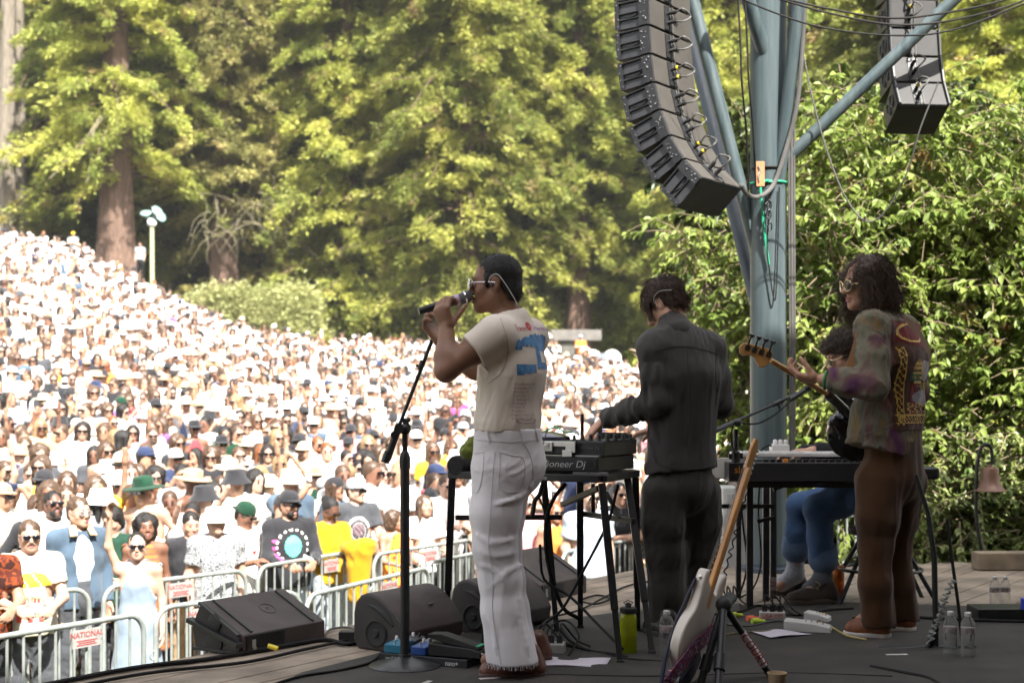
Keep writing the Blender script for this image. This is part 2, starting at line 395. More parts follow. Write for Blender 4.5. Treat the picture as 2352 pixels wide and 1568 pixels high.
# ---- canopy roof (out of frame) and the blue-grey steel column that carries it
M_steel = mat('painted_steel', (.050, .073, .080), .40, vs=3, col2=(.075, .098, .102), bump=.05, bs=30, spec=.5, stretch=(9, 9, .5))
M_steel_dk = mat('painted_steel_dark', (.045, .06, .075), .45, var=.1)
M_black = mat('black_metal', (.012, .012, .013), .42, var=.2, vs=9)
M_rubber = mat('black_rubber', (.014, .013, .013), .6)
def make_roof():
    t = thing('canopy_roof', 'timber canopy roof high above the stage', 'roof')
    off = sv*(9.0/sv.z); off.z = 0
    sh = [P0-E1*10-N1*3.4, P0+E1*.6-N1*2.2, P0+E1*4.2-N1*.75, Vector((1.0, 10.6, 0)), Vector((2.6, 10.75, 0)), Vector((3.0, 11.35, 0)), Vector((9.5, 11.6, 0)), Vector((12, -8, 0)), Vector((-9, -8, 0))]  # outline shaped to cast the wanted shade; the roof stays out of view
    mb = MB(); mb.prism([(p.x+off.x, p.y+off.y) for p in sh][::-1], 9.0, 9.35)
    mb.build('roof_deck', mat('roof_boards', (.16, .10, .06), .8, var=.3, vs=2), t)
    w = thing('sky_blocker_wall', 'unseen dark wall added behind the band to block sky light', 'wall'); mb = MB()
    mb.box((0, -3.6, 4.4), (20, .2, 9.0)); mb.box((9.4, 2.4, 4.4), (.2, 11.8, 9.0)); mb.build('blocker_boards', mat('blocker_boards', (.09, .06, .042), .8, var=.3, vs=2), w)  # unseen walls added to keep sky light off the camera-facing sides
make_roof()
COLX, COLY = 1.767, 9.8
def make_column():
    t = thing('steel_column', 'tall blue-grey steel column with branching struts at the stage edge', 'column', (COLX, COLY, 0))
    def pt(px, py, d): return P(px, py, d)-Vector((COLX, COLY, 0))
    mb = MB(); mb.lathe([(.125, -1.3), (.125, 9.0)], 40); mb.build('post', M_steel, t)
    mb = MB(); mb.lathe([(.2, .0), (.2, .03), (.135, .035), (.135, .06)], 32); mb.build('base_collar', M_steel_dk, t)
    for a, b, r, m in [((1762, 668, 9.8), (1552, -150, 9.9), .046, M_steel), ((1742, 720, 9.9), (1560, -20, 11.0), .045, M_steel_dk), ((1772, 560, 9.8), (1850, -120, 9.5), .046, M_steel),
                       ((1770, 170, 9.78), (1690, -90, 9.5), .048, M_steel), ((1792, 380, 9.75), (2290, -95, 9.45), .043, M_steel)]:
        mb = MB(); mb.cyl(pt(*a), pt(*b), r, 24); mb.build('strut', m, t)
    return t
make_column()
# things hung on the column
def hang(name, label, cat, pts, r, m, n=8, group=None, k=8):
    mb = MB(); mb.tube(smooth_path(pts, k), r, n); return tag(mb.build(name, m), label, cat, group)
M_cable = mat('black_cable', (.013, .012, .012), .7, spec=.2); M_cable_g = mat('grey_cable', (.085, .082, .076), .55); M_green = mat('green_tape', (.02, .33, .17), .5)
def column_bits():
    mb = MB(); mb.box((0, 0, 0), (.058, .02, .17)); o = mb.build('wooden_tag', mat('orange_plywood', (.38, .17, .07), .7, var=.2), bevel=.003); o.location = P(1746, 400, 9.63)
    tag(o, 'brown plywood board strapped flat against the steel column', 'board')
    mb = MB(); pts = [P(1733+2*i, 400+9*i+(4 if i % 2 else -3), 9.61) for i in range(-1, 3)]
    hang('hook', 'bright zigzag metal hook hanging on the brown plywood board', 'hook', [P(1742, 380, 9.612), P(1746, 392, 9.612), P(1742, 402, 9.612), P(1744, 416, 9.612)], .005, mat('bright_metal', (.7, .7, .7), .3, metal=.9))
    c = Vector((COLX, COLY, 0)); z = P(1746, 416, 9.65).z
    hang('tape_band', 'green tape wound round the steel column, one tail dangling', 'tape', [c+Vector((math.sin(a)*.131, -math.cos(a)*.131, z+.004*math.sin(a*3))) for a in np.linspace(-1.5, 1.3, 9)]+[P(1752, 418, 9.64), P(1751, 480, 9.64), P(1757, 540, 9.645), P(1766, 608, 9.65)], .0085, M_green, 6)
    hang('rope', 'dark lashing rope round the column above the green tape', 'rope', [c+Vector((math.sin(a)*.13, -math.cos(a)*.13, z+.10)) for a in np.linspace(-1.2, 1.4, 9)], .007, M_cable)
    mb = MB()
    for i, (x, y) in enumerate([(1762, 455), (1767, 470), (1758, 478), (1766, 492), (1762, 508), (1768, 520)]): 
        q = P(x, y, 9.62); mb.tube([q+Vector((.014*math.cos(a), 0, .03*math.sin(a))) for a in np.linspace(0, 2*math.pi, 13)], .005, 6)
    tag(mb.build('carabiner_bunch', M_black), 'bunch of black carabiners hanging on the steel column', 'carabiners')
    hang('cable', 'thin black cable dangling loose down the column front', 'cable', [P(1770, 440, 9.62), P(1762, 560, 9.64), P(1770, 640, 9.64), P(1779, 690, 9.64), P(1784, 640, 9.65), P(1790, 430, 9.66)], .005, M_cable, group='cables on the steel column')
    hang('cable', 'thick grey cable looping from line array to column', 'cable', [P(1702, 425, 9.25), P(1716, 446, 9.35), P(1742, 452, 9.5), P(1776, 425, 9.6), P(1806, 340, 9.62), P(1832, 230, 9.6), P(1846, 60, 9.55), P(1850, -60, 9.5)], .016, M_cable_g)
    for dx, r in ((0, .011), (6, .008), (-6, .007)):
        hang('conduit', 'straight grey cable run hanging beside the steel column', 'cable', [P(1818+dx, -60, 9.7), P(1818+dx, 420, 9.7), P(1820+dx*.9, 800, 9.7), P(1819+dx*.8, 1062, 9.7)], r, M_cable_g, group='cable run beside the column')
    for x0, x1, d in ((1700, 1722, 9.0), (1716, 1738, 9.05)):
        hang('cable', 'slack dark cable hanging between line array and column', 'cable', [P(x0-8, -60, d), P(x0, 90, d), P(x0+4, 190, d), P(x0+14, 300, d+.1), P(x1-2, 430, d+.2)], .0065, M_cable, group='slack cables by the column')
    # beaded hoist chain and two cables strung across the top
    def sag(pts, n=90): return smooth_path(pts, n//(len(pts)-1))
    for y, lab in ((0, 'upper strand of beaded hoist chain strung across the top'), (14, 'lower strand of beaded hoist chain strung across the top')):
        mb = MB(); path = sag([P(1785, -6+y*.2, 8.6), P(1900, 20+y*.7, 8.6), P(2040, 42+y, 8.6), P(2160, 32+y*1.4, 8.6), P(2300, 3+y*1.2, 8.6), P(2420, -40+y, 8.6)], 150)
        for i in range(0, len(path)-1): mb.ball(path[i], (.0095, .006, .007), 6)
        mb.tube(path, .0035, 5); tag(mb.build('hoist_chain', mat('chain_metal', (.03, .028, .026), .85, spec=.15)), lab, 'chain')
    hang('cable', 'long dark cable sagging across the top behind the chain', 'cable', [P(1640, -30, 8.8), P(1780, 30, 8.8), P(1900, 66, 8.8), P(2060, 82, 8.8), P(2200, 66, 8.8), P(2420, -18, 8.8)], .006, M_cable)
    hang('cable', 'grey cable looping from the rear line array to the column', 'cable', [P(2155, 190, 9.3), P(2112, 300, 9.35), P(2082, 400, 9.45), P(2030, 490, 9.55), P(1985, 506, 9.6), P(1935, 440, 9.6), P(1885, 300, 9.6), P(1850, 150, 9.6), P(1838, 60, 9.6)], .0055, M_cable_g)
column_bits()

# ---- line arrays
M_cab = mat('cabinet_paint', (.050, .044, .037), .62, var=.12, vs=10, bump=.1, bs=160)
M_cab_dk = mat('cabinet_dark', (.03, .03, .034), .42, var=.2, vs=12, bump=.06, bs=120)
M_grille = mat('speaker_grille', (.022, .022, .025), .5, bump=.4, bs=900)
M_bolt = mat('bolt_metal', (.20, .20, .21), .35, metal=.8); M_yel = mat('yellow_plastic', (.75, .58, .03), .5); M_blu = mat('blue_plastic', (.02, .05, .5), .5)
def line_array(label, top, u, wd, depth, width, h, angles, holes):
    t = thing('line_array', label, 'line array speaker', top, 0); u = Vector(u).normalized(); wd = Vector(wd).normalized(); z = Vector((0, 0, 1)); p = Vector((0, 0, 0))
    for i, th in enumerate(angles):
        b = u*math.cos(R(th))+z*math.sin(R(th)); a = z*math.cos(R(th))-u*math.sin(R(th))
        M = frame(p, wd, b, a)          # local x across, y to the rear, z up; origin on the near rear top edge
        mb = MB(); mb.mat(1); g = .006
        poly = [(0, 0), (width, 0), (width-.035, -depth), (.035, -depth)] if holes else [(0, 0), (width, 0), (width, -depth), (0, -depth)]
        mb.prism(poly[::-1], -h+g, -g, M)
        mb.mat(0); mb.box((width/2, .003, -h/2), (width-.01, .006, h-2*g-.006), M); mb.box((width/2, -depth/2-.01, -h+g-.002), (width-.01, depth-.03, .003), M)
        cab = mb.build('cabinet', [mat('cabinet_paint_shaded', (.021, .019, .018), .65, var=.15, vs=10) if holes else M_cab, M_cab_dk], t, bevel=.005)  # rear array: cabinet paint with shade put into its colour against direct sun
        gr = MB(); gr.box((width/2, -depth-.006, -h/2), (width-.09, .012, h-.03), M); gr.build('grille', M_grille, cab)
        r = MB()                                                        # the near side: rigging plates, bars, handle scoops, bolts
        if holes:
            for yy in (-.07, -.16):
                r.mat(0); r.tube([M @ Vector((-.004+.035*(-yy/depth), yy+.03*math.cos(q), -h/2+.045*math.sin(q))) for q in np.linspace(0, 2*math.pi, 15)], .008, 6)
                r.ball((.004+.035*(-yy/depth), yy, -h/2), (.012, .028, .042), 12, M)
            r.mat(1); pass
            for xx in (.015, width-.005): g2 = MB(); g2.tube([M @ Vector((xx, .016, -.005)), M @ Vector((xx, .016, -h+.005))], .011, 6); g2.build('rigging_rail', M_black, cab)
        else:
            r.mat(0); r.box((-.009, -.036, -h/2), (.018, .062, h-.012), M); r.box((-.008, -depth+.016, -h/2), (.016, .03, h-.01), M)
            for zz, tt in ((-.012, .0075), (-.085, .006), (-.125, .0055)): r.cyl(M @ Vector((-.007, -.06, zz)), M @ Vector((-.007, -depth+.02, zz)), tt, 8)
            r.tube([M @ Vector((-.004, -depth*.28-(depth*.5)*q, -.093-.022*math.sin(q*math.pi))) for q in np.linspace(0, 1, 9)], .004, 6)
            r.mat(1)
            rr = random.Random(i*3+1)
            for q in range(10): r.ball((-.02, -.036+rr.uniform(-.026, .026), -h*rr.uniform(.08, .92)), rr.uniform(.003, .007), 6, M)
            for q in range(4): r.ball((-.018, -depth+.016+rr.uniform(-.012, .012), -h*(q+.5)/4), .0045, 6, M)
        r.build('rigging_plate', [M_black, M_bolt], cab)
        c = MB(); c.mat(0); c.box((width*.42, .009, -h/2), (width*.16, .006, h*.82), M)
        for zz in (-h*.33, -h*.66):
            c.mat(1); c.cyl(M @ Vector((width*.42, .01, zz)), M @ Vector((width*.42, .075, zz)), .013, 10); c.mat(3 if (i+int(zz*100)) % 3 == 0 else 1); c.cyl(M @ Vector((width*.42, .052, zz)), M @ Vector((width*.42, .064, zz)), .015, 10)
        c.mat(2)
        q0 = M @ Vector((width*.42, .075, -h*.33)); q1 = M @ Vector((width*.42, .075, -h*.66))
        c.tube(smooth_path([q0, q0+b*.05+a*.01, M @ Vector((width*.52, .15, -h*.5)), q1+b*.05-a*.01, q1], 6), .006, 6)
        for xx in (width*.46, width*.52): c.tube([M @ Vector((xx, .011, -.004)), M @ Vector((xx, .013, -h/2)), M @ Vector((xx, .011, -h+.004))], .005, 5)
        c.build('connector_panel', [M_black, mat('connector_black', (.02, .02, .02), .35), M_cable_g, M_yel], cab)
        p = p-a*h
    return t
line_array('tall curved black line array hanging beside the column, cables at its rear', P(1488, -75, 9.3), N1, E1, .25, .58, .19, [1, 2, 4, 8, 14, 22, 32, 44], False)
_u = Vector((.10, -1, 0)).normalized(); _w = Vector((1, .10, 0)).normalized()
line_array('short curved line array with round holes along its side, behind the slanting strut', P(2036, -205, 9.9), _u, _w, .30, .37, .205, [0, 0, 1, 3, 8, 17, 30], True)

# ---- pale utility cabinet behind the keyboards
def pier():
    t = thing('utility_cabinet', 'pale grey metal cabinet at the column foot behind the keyboards', 'cabinet')
    a = P(1662, 1300, 10.0); a.z = 0; mb = MB(); m = mat('pale_cabinet', (.42, .42, .40), .6, var=.1)
    mb.box((a.x+.16, a.y+.16, .26), (.33, .3, .60)); mb.build('body', m, t, bevel=.01)
    mb = MB(); mb.box((a.x+.16, a.y+.0, .26), (.28, .02, .52)); mb.build('door', mat('pale_cabinet_door', (.34, .335, .32), .6, var=.1), t, bevel=.004)
    mb = MB()
    for k in range(3): mb.box((a.x+.07+.09*k, a.y-.013, .30), (.05, .006, .22))
    mb.build('vent', mat('vent_grey', (.24, .24, .23), .6), t)
pier()
def curb():
    mb = MB(); a = FL(2250, 1312); mb.box((0, 0, 0), (2.6, .16, .12)); o = mb.build('timber_curb', mat('pale_timber', (.2, .155, .105), .8, var=.3, vs=8), bevel=.008); o.location = a+Vector((1.3, .1, .065))
    tag(o, 'pale timber beam lying along the rear edge of the stage', 'timber beam')
curb()

# ---- crowd-control barricades
M_galv = mat('galvanised_steel', (.30, .325, .305), .42, metal=.35, var=.15, vs=12)
M_sign_w = mat('sign_white', (.30, .285, .27), .5, var=.12, vs=30); M_sign_r = mat('sign_red', (.32, .03, .025), .5)
def barricade(label, a, b, z=-.25, sign=.28, g=-1.35):
    a = Vector((a[0], a[1], 0)); b = Vector((b[0], b[1], 0)); L = (b-a).length; e = (b-a).normalized(); n = Vector((-e.y, e.x, 0))
    if n.y > 0: n = -n
    t = thing('barricade', label, 'barricade', (0, 0, 0), 0, 'steel barricades before the stage'); M = frame(Vector((a.x, a.y, g)), e, Vector((0, 0, 1)), n); H = z-g; r = .13
    cor = lambda cx, cy, q0: [Vector((cx+r*math.cos(q), cy+r*math.sin(q), 0)) for q in np.linspace(q0, q0-math.pi/2, 6)]
    path = [Vector((0, .06, 0))]+cor(r, H-r, math.pi)+cor(L-r, H-r, math.pi/2)+[Vector((L, .06, 0))]
    f = MB(); f.tube(path, .0185, 12, True, M); f.tube([Vector((0, .2, 0)), Vector((L, .2, 0))], .019, 10, True, M)
    fr = f.build('frame', M_galv, t)
    b_ = MB(); k = max(4, int(L/.115))
    for i in range(1, k): b_.tube([Vector((L*i/k, .2, 0)), Vector((L*i/k, H-(.0 if L*i/k > r and L*i/k < L-r else r-math.sqrt(max(0, r*r-(r-min(L*i/k, L-L*i/k))**2))), 0))], .0095, 8, True, M)
    b_.build('bars', M_galv, t)
    for x in (.18, L-.18):
        q = MB(); q.tube([Vector((x, .2, 0)), Vector((x, .035, .03)), Vector((x, .02, .32))], .017, 8, True, M); q.tube([Vector((x, .05, 0)), Vector((x, .02, -.3))], .017, 8, True, M); q.build('foot', M_galv, t)
    for hh in (.35, .78):
        q = MB(); q.tube([Vector((-.018-.03*math.sin(w), hh+.03*math.cos(w), 0)) for w in np.linspace(0, 2*math.pi, 13)], .007, 6, True, M); q.build('hook_ring', M_galv, t)
    if sign is not None:
        s = MB(); s.box((L*sign, H-.09, .028), (.225, .115, .006), M); p = s.build('sign_plate', M_sign_w, t)
        TM = M @ Matrix.Translation((L*sign, H-.068, .0325))
        text_mesh('lettering', 'NATIONAL', .052, TM, M_sign_r, p, .0006)
        ln = MB()
        for k2 in range(3): ln.box((L*sign, H-.105-.013*k2, .032), (.16-.03*(k2 % 2), .006, .001), M)
        ln.build('small_print', M_sign_r, p)
    return t
def bpt(px, py, z=-.25): q = FL(px, py, z); return (q.x, q.y)
row_a = [((-420, 1530), (330, 1408)), ((358, 1396), (690, 1356)), ((703, 1368), (985, 1302)), ((978, 1294), (1200, 1246)), ((1290, 1268), (1448, 1240)), ((1455, 1238), (1640, 1215))]
row_b = [((-330, 1402), (205, 1350)), ((238, 1348), (565, 1308)), ((592, 1302), (838, 1262)), ((858, 1274), (1086, 1238)), ((1100, 1232), (1275, 1206)), ((1200, 1175), (1300, 1160))]
la = ['dull barricade with red lettered sign, lowest at the frame corner', 'barricade section behind the flat wedge monitor', 'barricade section with sign, between flat and rounded wedge monitors', 'barricade section crossing behind the rounded wedge monitors', 'barricade section seen beneath the record decks table', 'barricade section behind the standing dark-shirted player']
lb = ['barricade the moustached man leans on, red sign at his hands', 'barricade in front of the pale blue dress and floral shirt', 'barricade the black sweatshirt man rests his wrists on', 'barricade in front of the orange patterned dress', 'barricade behind the white trousers of the singer', 'small far barricade behind the decks table']
for (a, b), l, s in zip(row_a, la, (.78, .3, .62, .5, .35, .5)): barricade(l, bpt(*a), bpt(*b), sign=s)
for (a, b), l, s in zip(row_b, lb, (.74, .5, .64, .52, .4, None)): barricade(l, bpt(*a), bpt(*b), sign=s)
q0, q1 = P(1905, 1190, 11.6), P(2130, 1178, 12.6)
barricade('pale barricade behind the seated keyboard player', (q0.x, q0.y), (q1.x, q1.y), z=.22, g=-.32, sign=None)
q0, q1 = P(2150, 1178, 12.2), P(2330, 1178, 12.5)
barricade('pale barricade half hidden by the hedge near the bell lamp', (q0.x, q0.y), (q1.x, q1.y), z=.12, g=-.32, sign=None)
# ================================================================== TREES
M_bark_r = mat('redwood_bark', (.115, .07, .05), .95, var=.45, vs=3, stretch=(6, 6, .35), bump=1.0, bs=9)
M_bark_g = mat('grey_bark', (.15, .125, .095), .9, var=.35, vs=3, stretch=(5, 5, .5), bump=.7, bs=9)
M_bark_l = mat('branch_bark', (.16, .12, .075), .9, var=.35, vs=6)
M_twig = mat('dead_twig', (.19, .165, .10), .9, var=.25, vs=4)
M_fol = leaf_mat('redwood_foliage', (.20, .245, .05), (.52, .52, .12), (.40, .28, .13), .35, .6, .38)
M_fol2 = leaf_mat('dark_evergreen_foliage', (.13, .165, .045), (.36, .37, .10), (.33, .23, .11), .4, .6, .34)
M_fol3 = leaf_mat('pale_shrub_foliage', (.36, .38, .15), (.44, .44, .19), (.40, .38, .16), .6, .6, .35)
M_leaf = leaf_mat('broad_leaf', (.16, .24, .045), (.34, .41, .10), (.36, .24, .10), 1.6, .42, .42)
M_leaf2 = leaf_mat('small_hedge_leaf', (.09, .14, .035), (.24, .27, .09), (.15, .18, .05), 2.5, .35, .3)
def quads_from(c, d, n, L, W):
    """diamond leaflets: centre c, axis d, face normal n (all (k,3)); lengths and widths (k,)"""
    s = np.cross(d, n); s /= np.linalg.norm(s, axis=1, keepdims=True)+1e-9
    a = c-d*L[:, None]*.5; b = c+d*L[:, None]*.5; m = c-d*L[:, None]*.08
    return np.stack([a, m+s*W[:, None]*.5, b, m-s*W[:, None]*.5], 1).reshape(-1, 3)
def rot_dirs(az, el): return np.stack([np.cos(az)*np.cos(el), np.sin(az)*np.cos(el), np.sin(el)], 1)
def redwood_mesh(seed, H, z0, rmax, nb, mfol, top=1.0, spray=22, per=24, ls=1.0):
    """(crown mesh arrays, limb MB)"""
    r = np.random.default_rng(seed); cs, ds, ns = [], [], []; limbs = MB()
    for b in range(nb):
        f = r.random()**.8; z = z0+(H*top-z0)*f; L = rmax*(1-.75*(z/H)**1.6)*r.uniform(.55, 1.12)*min(1, .6+(z-z0)/5); az = r.uniform(0, 6.283)
        rise, droop = r.uniform(.0, .35), r.uniform(.25, .75)
        def at(t): return np.stack([np.cos(az)*L*t, np.sin(az)*L*t, z+L*(rise*t-droop*t*t)], -1)
        tt = np.linspace(0, 1, 5); pp = at(tt); limbs.tube([Vector(q) for q in pp], [.05*(1-.8*k/4)*(.6+L/8) for k in range(5)], 4, False)
        t = r.uniform(.22, 1.02, per); c = at(t); side = np.array([-np.sin(az), np.cos(az), 0]); w = L*.28*(1.15-t)
        c = c+side[None]*(r.uniform(-1, 1, per)*w)[:, None]+np.array([0, 0, 1])[None]*r.uniform(-.25, .12, per)[:, None]
        for q in range(per):
            a2 = az+r.normal(0, .75, spray); el = r.normal(-.25, .35, spray); d = rot_dirs(a2, el)
            n = np.array([0, 0, 1.0])[None]+r.normal(0, .42, (spray, 3)); n -= d*(n*d).sum(1, keepdims=True)
            cs.append(c[q][None]+d*r.uniform(.05, .42, spray)[:, None]*ls+r.normal(0, .10, (spray, 3))*ls); ds.append(d); ns.append(n)
    c = np.concatenate(cs); d = np.concatenate(ds); n = np.concatenate(ns); k = len(c)
    V = quads_from(c, d, n, r.uniform(.22, .45, k)*ls, r.uniform(.065, .12, k)*ls)
    return V, limbs
def trunk_mb(H, r0, seed, flare=1.45, top=1.0, lean=(0, 0)):
    mb = MB(); rr = random.Random(seed); n = 22; k = 14; vs = []
    for i in range(k):
        f = i/(k-1); z = -2.2+(H*top+2.2)*f; rad = r0*(1-f*.85)*(1+(flare-1)*math.exp(-max(z, 0)/1.6))
        for j in range(n):
            a = 2*math.pi*j/n; g = 1+.07*math.sin(a*5+seed)+.05*math.sin(a*9+z*.4)+rr.uniform(-.02, .02)
            vs.append((rad*g*math.cos(a)+lean[0]*f, rad*g*math.sin(a)+lean[1]*f, z))
    return mb.add(vs, [(i*n+j, i*n+(j+1) % n, (i+1)*n+(j+1) % n, (i+1)*n+j) for i in range(k-1) for j in range(n)])
def make_tree(name, label, cat, group, seed, H, z0, rmax, nb, r0, mfol, mbark, **kw):
    t = thing(name, label, cat, (0, 0, 0), 0, group)
    V, limbs = redwood_mesh(seed, H, z0, rmax, nb, mfol, **kw); top = kw.get('top', 1.0)
    tr = trunk_mb(H, r0, seed, top=min(1, top+.1)).build('trunk', mbark, t); limbs.build('limbs', mbark, tr)
    mesh_np('crown', V, np.arange(len(V)).reshape(-1, 4), mfol, smooth=False, parent=t); return t
GT = 'redwoods behind the meadow'
protos = [make_tree('redwood_tree', 'x', 'tree', GT, 11, 34, 4.6, 6.2, 300, 1.05, M_fol, M_bark_r, top=.85),
          make_tree('redwood_tree', 'x', 'tree', GT, 12, 36, 1.5, 6.6, 330, .75, M_fol, M_bark_r, top=.8),
          make_tree('redwood_tree', 'x', 'tree', GT, 13, 32, 5.0, 5.4, 270, .8, M_fol, M_bark_r, top=.9),
          make_tree('evergreen_tree', 'x', 'tree', GT, 14, 34, 2.5, 7.0, 300, .7, M_fol2, M_bark_r, top=.85)]
used = set()
def put(i, px, d, s, rz, label, sz=1.0):
    o = protos[i] if i not in used else copy_tree(protos[i]); used.add(i)
    x = (px-1176)*d/FPX; o.location = (x, d, float(ground_z(x, d))-.3); o.scale = (s, s, s*sz); o.rotation_euler = (0, 0, rz); o['label'] = label; return o
put(0, 268, 76, 1.0, .4, 'thick redwood trunk rising from the crowd beside the lamp post')
put(1, 1070, 74, 1.0, 1.2, 'broad sunlit redwood directly above the singer, dark trunk showing')
t_515 = put(2, 515, 80, 1.05, 2.2, 'redwood whose trunk stands behind the pale round shrub')
put(3, 120, 84, 1.0, .7, 'dark evergreen behind the thick redwood, near the pale bare trunks')
put(1, 800, 79, .95, 3.0, 'bright redwood just beyond the top of the round shrub')
put(2, 1330, 77, .95, 5.0, 'redwood above the concrete slab shelter, beside the line array')
t_655 = put(3, 655, 83, .95, 2.9, 'brownish evergreen between round shrub and bright redwood')
put(1, 1500, 80, .9, 4.1, 'redwood seen behind the hanging line array')
t_930 = put(2, 930, 78, .8, 1.9, 'slim redwood between the bright redwood and the broad sunlit one')
put(3, 390, 88, 1.1, 5.3, 'dark evergreen standing behind the lamp post')
put(2, -70, 84, 1.05, 1.0, 'redwood cut by the frame edge at the top of the hillside')
put(1, 1680, 70, .85, .3, 'redwood seen past the column struts')
put(3, 1215, 85, 1.0, 3.7, 'dark evergreen behind the broad sunlit redwood')
put(1, 1880, 60, .8, 2.2, 'redwood behind the leafy branches right of the column')
put(3, 2060, 44, .62, 1.4, 'evergreen behind the short line array')
put(1, 2290, 40, .6, 5.6, 'evergreen high behind the leafy tree and the short line array')
M_fol_b = leaf_mat('brown_flecked_foliage', (.18, .18, .055), (.42, .38, .13), (.38, .25, .13), .5, .6, .32)
def browned(o):
    for c in KIDS[o.name]:
        if c.name.startswith('crown'): c.material_slots[0].link = 'OBJECT'; c.material_slots[0].material = M_fol_b
for o_ in (t_515, t_655, t_930): browned(o_)
k = 0
for row, (d0, st) in enumerate(((92, 185), (101, 210))):
    for px in range(-120, 2100, st):
        o = put((k*2+row) % 4, px+random.uniform(-50, 50), d0+random.uniform(-3, 3), random.uniform(.85, 1.1), random.uniform(0, 6), 'evergreen in the dense wood on the rising hill behind'); o['group'] = 'wooded hill trees'; k += 1
# young trees and shrubs at the wood's foot
def shrub(name, label, seed, px, d, w, h, nl, m, ll=.3, dome=1.0, z=None, cat='shrub', group=None):
    r = np.random.default_rng(seed); x = (px-1176)*d/FPX; t = thing(name, label, cat, (x, d, float(ground_z(x, d)) if z is None else z), 0, group)
    st = MB(); ncl = max(10, nl//70); C_ = []
    for i in range(ncl):
        a = r.uniform(0, 6.283); q = r.random()**.5; zz = h*(.12+.88*r.random()**.8); rad = w*.5*q*math.sqrt(max(.05, 1-(zz/h)**2*dome*.9)); C_.append((rad*math.cos(a), rad*math.sin(a), zz))
    C_ = np.array(C_)
    for c in C_[:40]: st.tube(smooth_path([(0, 0, -.1), (c[0]*.35, c[1]*.35, c[2]*.55), tuple(c)], 3), [.035, .03, .026, .022, .018, .014, .01][:7] if True else .02, 5, False)
    st.build('stems', M_bark_g, t)
    i = r.integers(0, ncl, nl); az = np.arctan2(C_[i, 1], C_[i, 0])+r.normal(0, .9, nl); el = r.normal(.35, .5, nl); d_ = rot_dirs(az, el)
    c = C_[i]+r.normal(0, 1, (nl, 3))*np.array([w*.085, w*.085, h*.10]); n = np.array([0, 0, 1.0])+r.normal(0, .5, (nl, 3))
    V = quads_from(c, d_, n, r.uniform(.7, 1.2, nl)*ll, r.uniform(.25, .42, nl)*ll)
    mesh_np('foliage', V, np.arange(len(V)).reshape(-1, 4), m, smooth=False, parent=t); return t
shrub('round_shrub', 'large pale green round shrub at the top of the crowd', 31, 545, 69, 5.6, 2.6, 15000, M_fol3, .30, .75)
shrub('round_shrub', 'pale green shrub with upright sprays joined to the round shrub', 32, 680, 69, 3.2, 3.4, 9000, M_fol3, .28, .8)
shrub('low_shrub', 'low yellow-green shrub at the round shrub foot', 33, 745, 67, 1.8, 1.5, 3500, leaf_mat('yellow_shrub', (.2, .21, .03), (.26, .25, .04), (.2, .2, .05), .6), .22)
for i, (px, d, w, h, lab, m) in enumerate([(960, 75, 7, 6.5, 'dense sunlit thicket behind the microphone of the singer', M_fol), (860, 76, 4, 3.6, 'dark thicket beside the round shrub', M_fol2), (1120, 76, 6, 4.5, 'thicket of young redwood behind the singer back', M_fol),
        (1230, 78, 4, 3.5, 'yellow thicket beside the concrete slab shelter', M_fol3), (1420, 80, 6, 5, 'brownish thicket behind the parked car', M_fol), (1560, 76, 6, 4.5, 'green thicket behind the dark-shirted player', M_fol), (1690, 66, 5, 4, 'thicket behind the red canopy', M_fol2), (1840, 50, 6, 4, 'thicket right of the column far behind', M_fol),
        (330, 86, 5, 3.5, 'shadowed thicket at the lamp post foot', M_fol2), (60, 82, 7, 4, 'shadowed thicket on top of the hillside', M_fol2)]):
    shrub('thicket', lab, 40+i, px, d, w, h, 7000, m, .32, cat='thicket')
# bare pale branches in front of the redwoods
def bare_branch(label, seed, px, py, d, spread, n, m=M_twig, hangs=True):
    r = random.Random(seed); mb = MB()
    for i in range(n):
        p = P(px+r.uniform(-spread*.3, spread*.3), py+r.uniform(-60, 40), d+r.uniform(-.5, .5)); a = r.uniform(-1, 1); pts = [p]; v = Vector((a*.8, r.uniform(-.3, .3), .25))
        for s in range(6): v += Vector((r.uniform(-.45, .45)-a*.08, 0, -.26 if hangs else .1)); pts.append(pts[-1]+v*.42)
        pts = smooth_path(pts, 3); mb.tube(pts, [.026*(1-.8*j/len(pts)) for j in range(len(pts))], 5, False)
    tag(mb.build('bare_branch', m), label, 'branch')
bare_branch('tangle of pale dead branches hanging before the redwood trunk', 5, 560, 500, 76, 330, 46)
bare_branch('few pale dead twigs drooping beside the brownish evergreen', 6, 650, 420, 78, 150, 14)
def dead_limb():
    mb = MB()
    for pts, r0 in (([(235, 268), (205, 310), (180, 335), (150, 372), (115, 410)], .13), ([(215, 300), (212, 345), (205, 400), (198, 420)], .09), ([(180, 335), (205, 355), (212, 372)], .06), ([(160, 362), (145, 372), (140, 380)], .05)):
        q = smooth_path([P(x, y, 73) for x, y in pts], 4); mb.tube(q, [r0*(1-.7*j/len(q)) for j in range(len(q))], 6)
    tag(mb.build('dead_limb', M_twig), 'forked pale dead limb hanging beside the thick redwood crown', 'branch')
dead_limb()
def bare_trunk(label, px, d, H, r0, lean, seed):
    x = (px-1176)*d/FPX; t = tag(trunk_mb(H, r0, seed, 1.2, lean=lean).build('tree_trunk', M_bark_g), label, 'tree trunk', 'bare trunks at the hilltop'); t.location = (x, d, float(ground_z(x, d))-.3)
bare_trunk('pale bare trunk nearest the frame edge on the hilltop', 8, 79, 34, .62, (.6, 0), 3)
bare_trunk('slimmer pale bare trunk beside the one at the frame edge', 48, 80, 34, .42, (-.2, 0), 4)
bare_trunk('grey bare trunk behind the thick redwood crown', 375, 90, 36, .6, (.3, 0), 5)

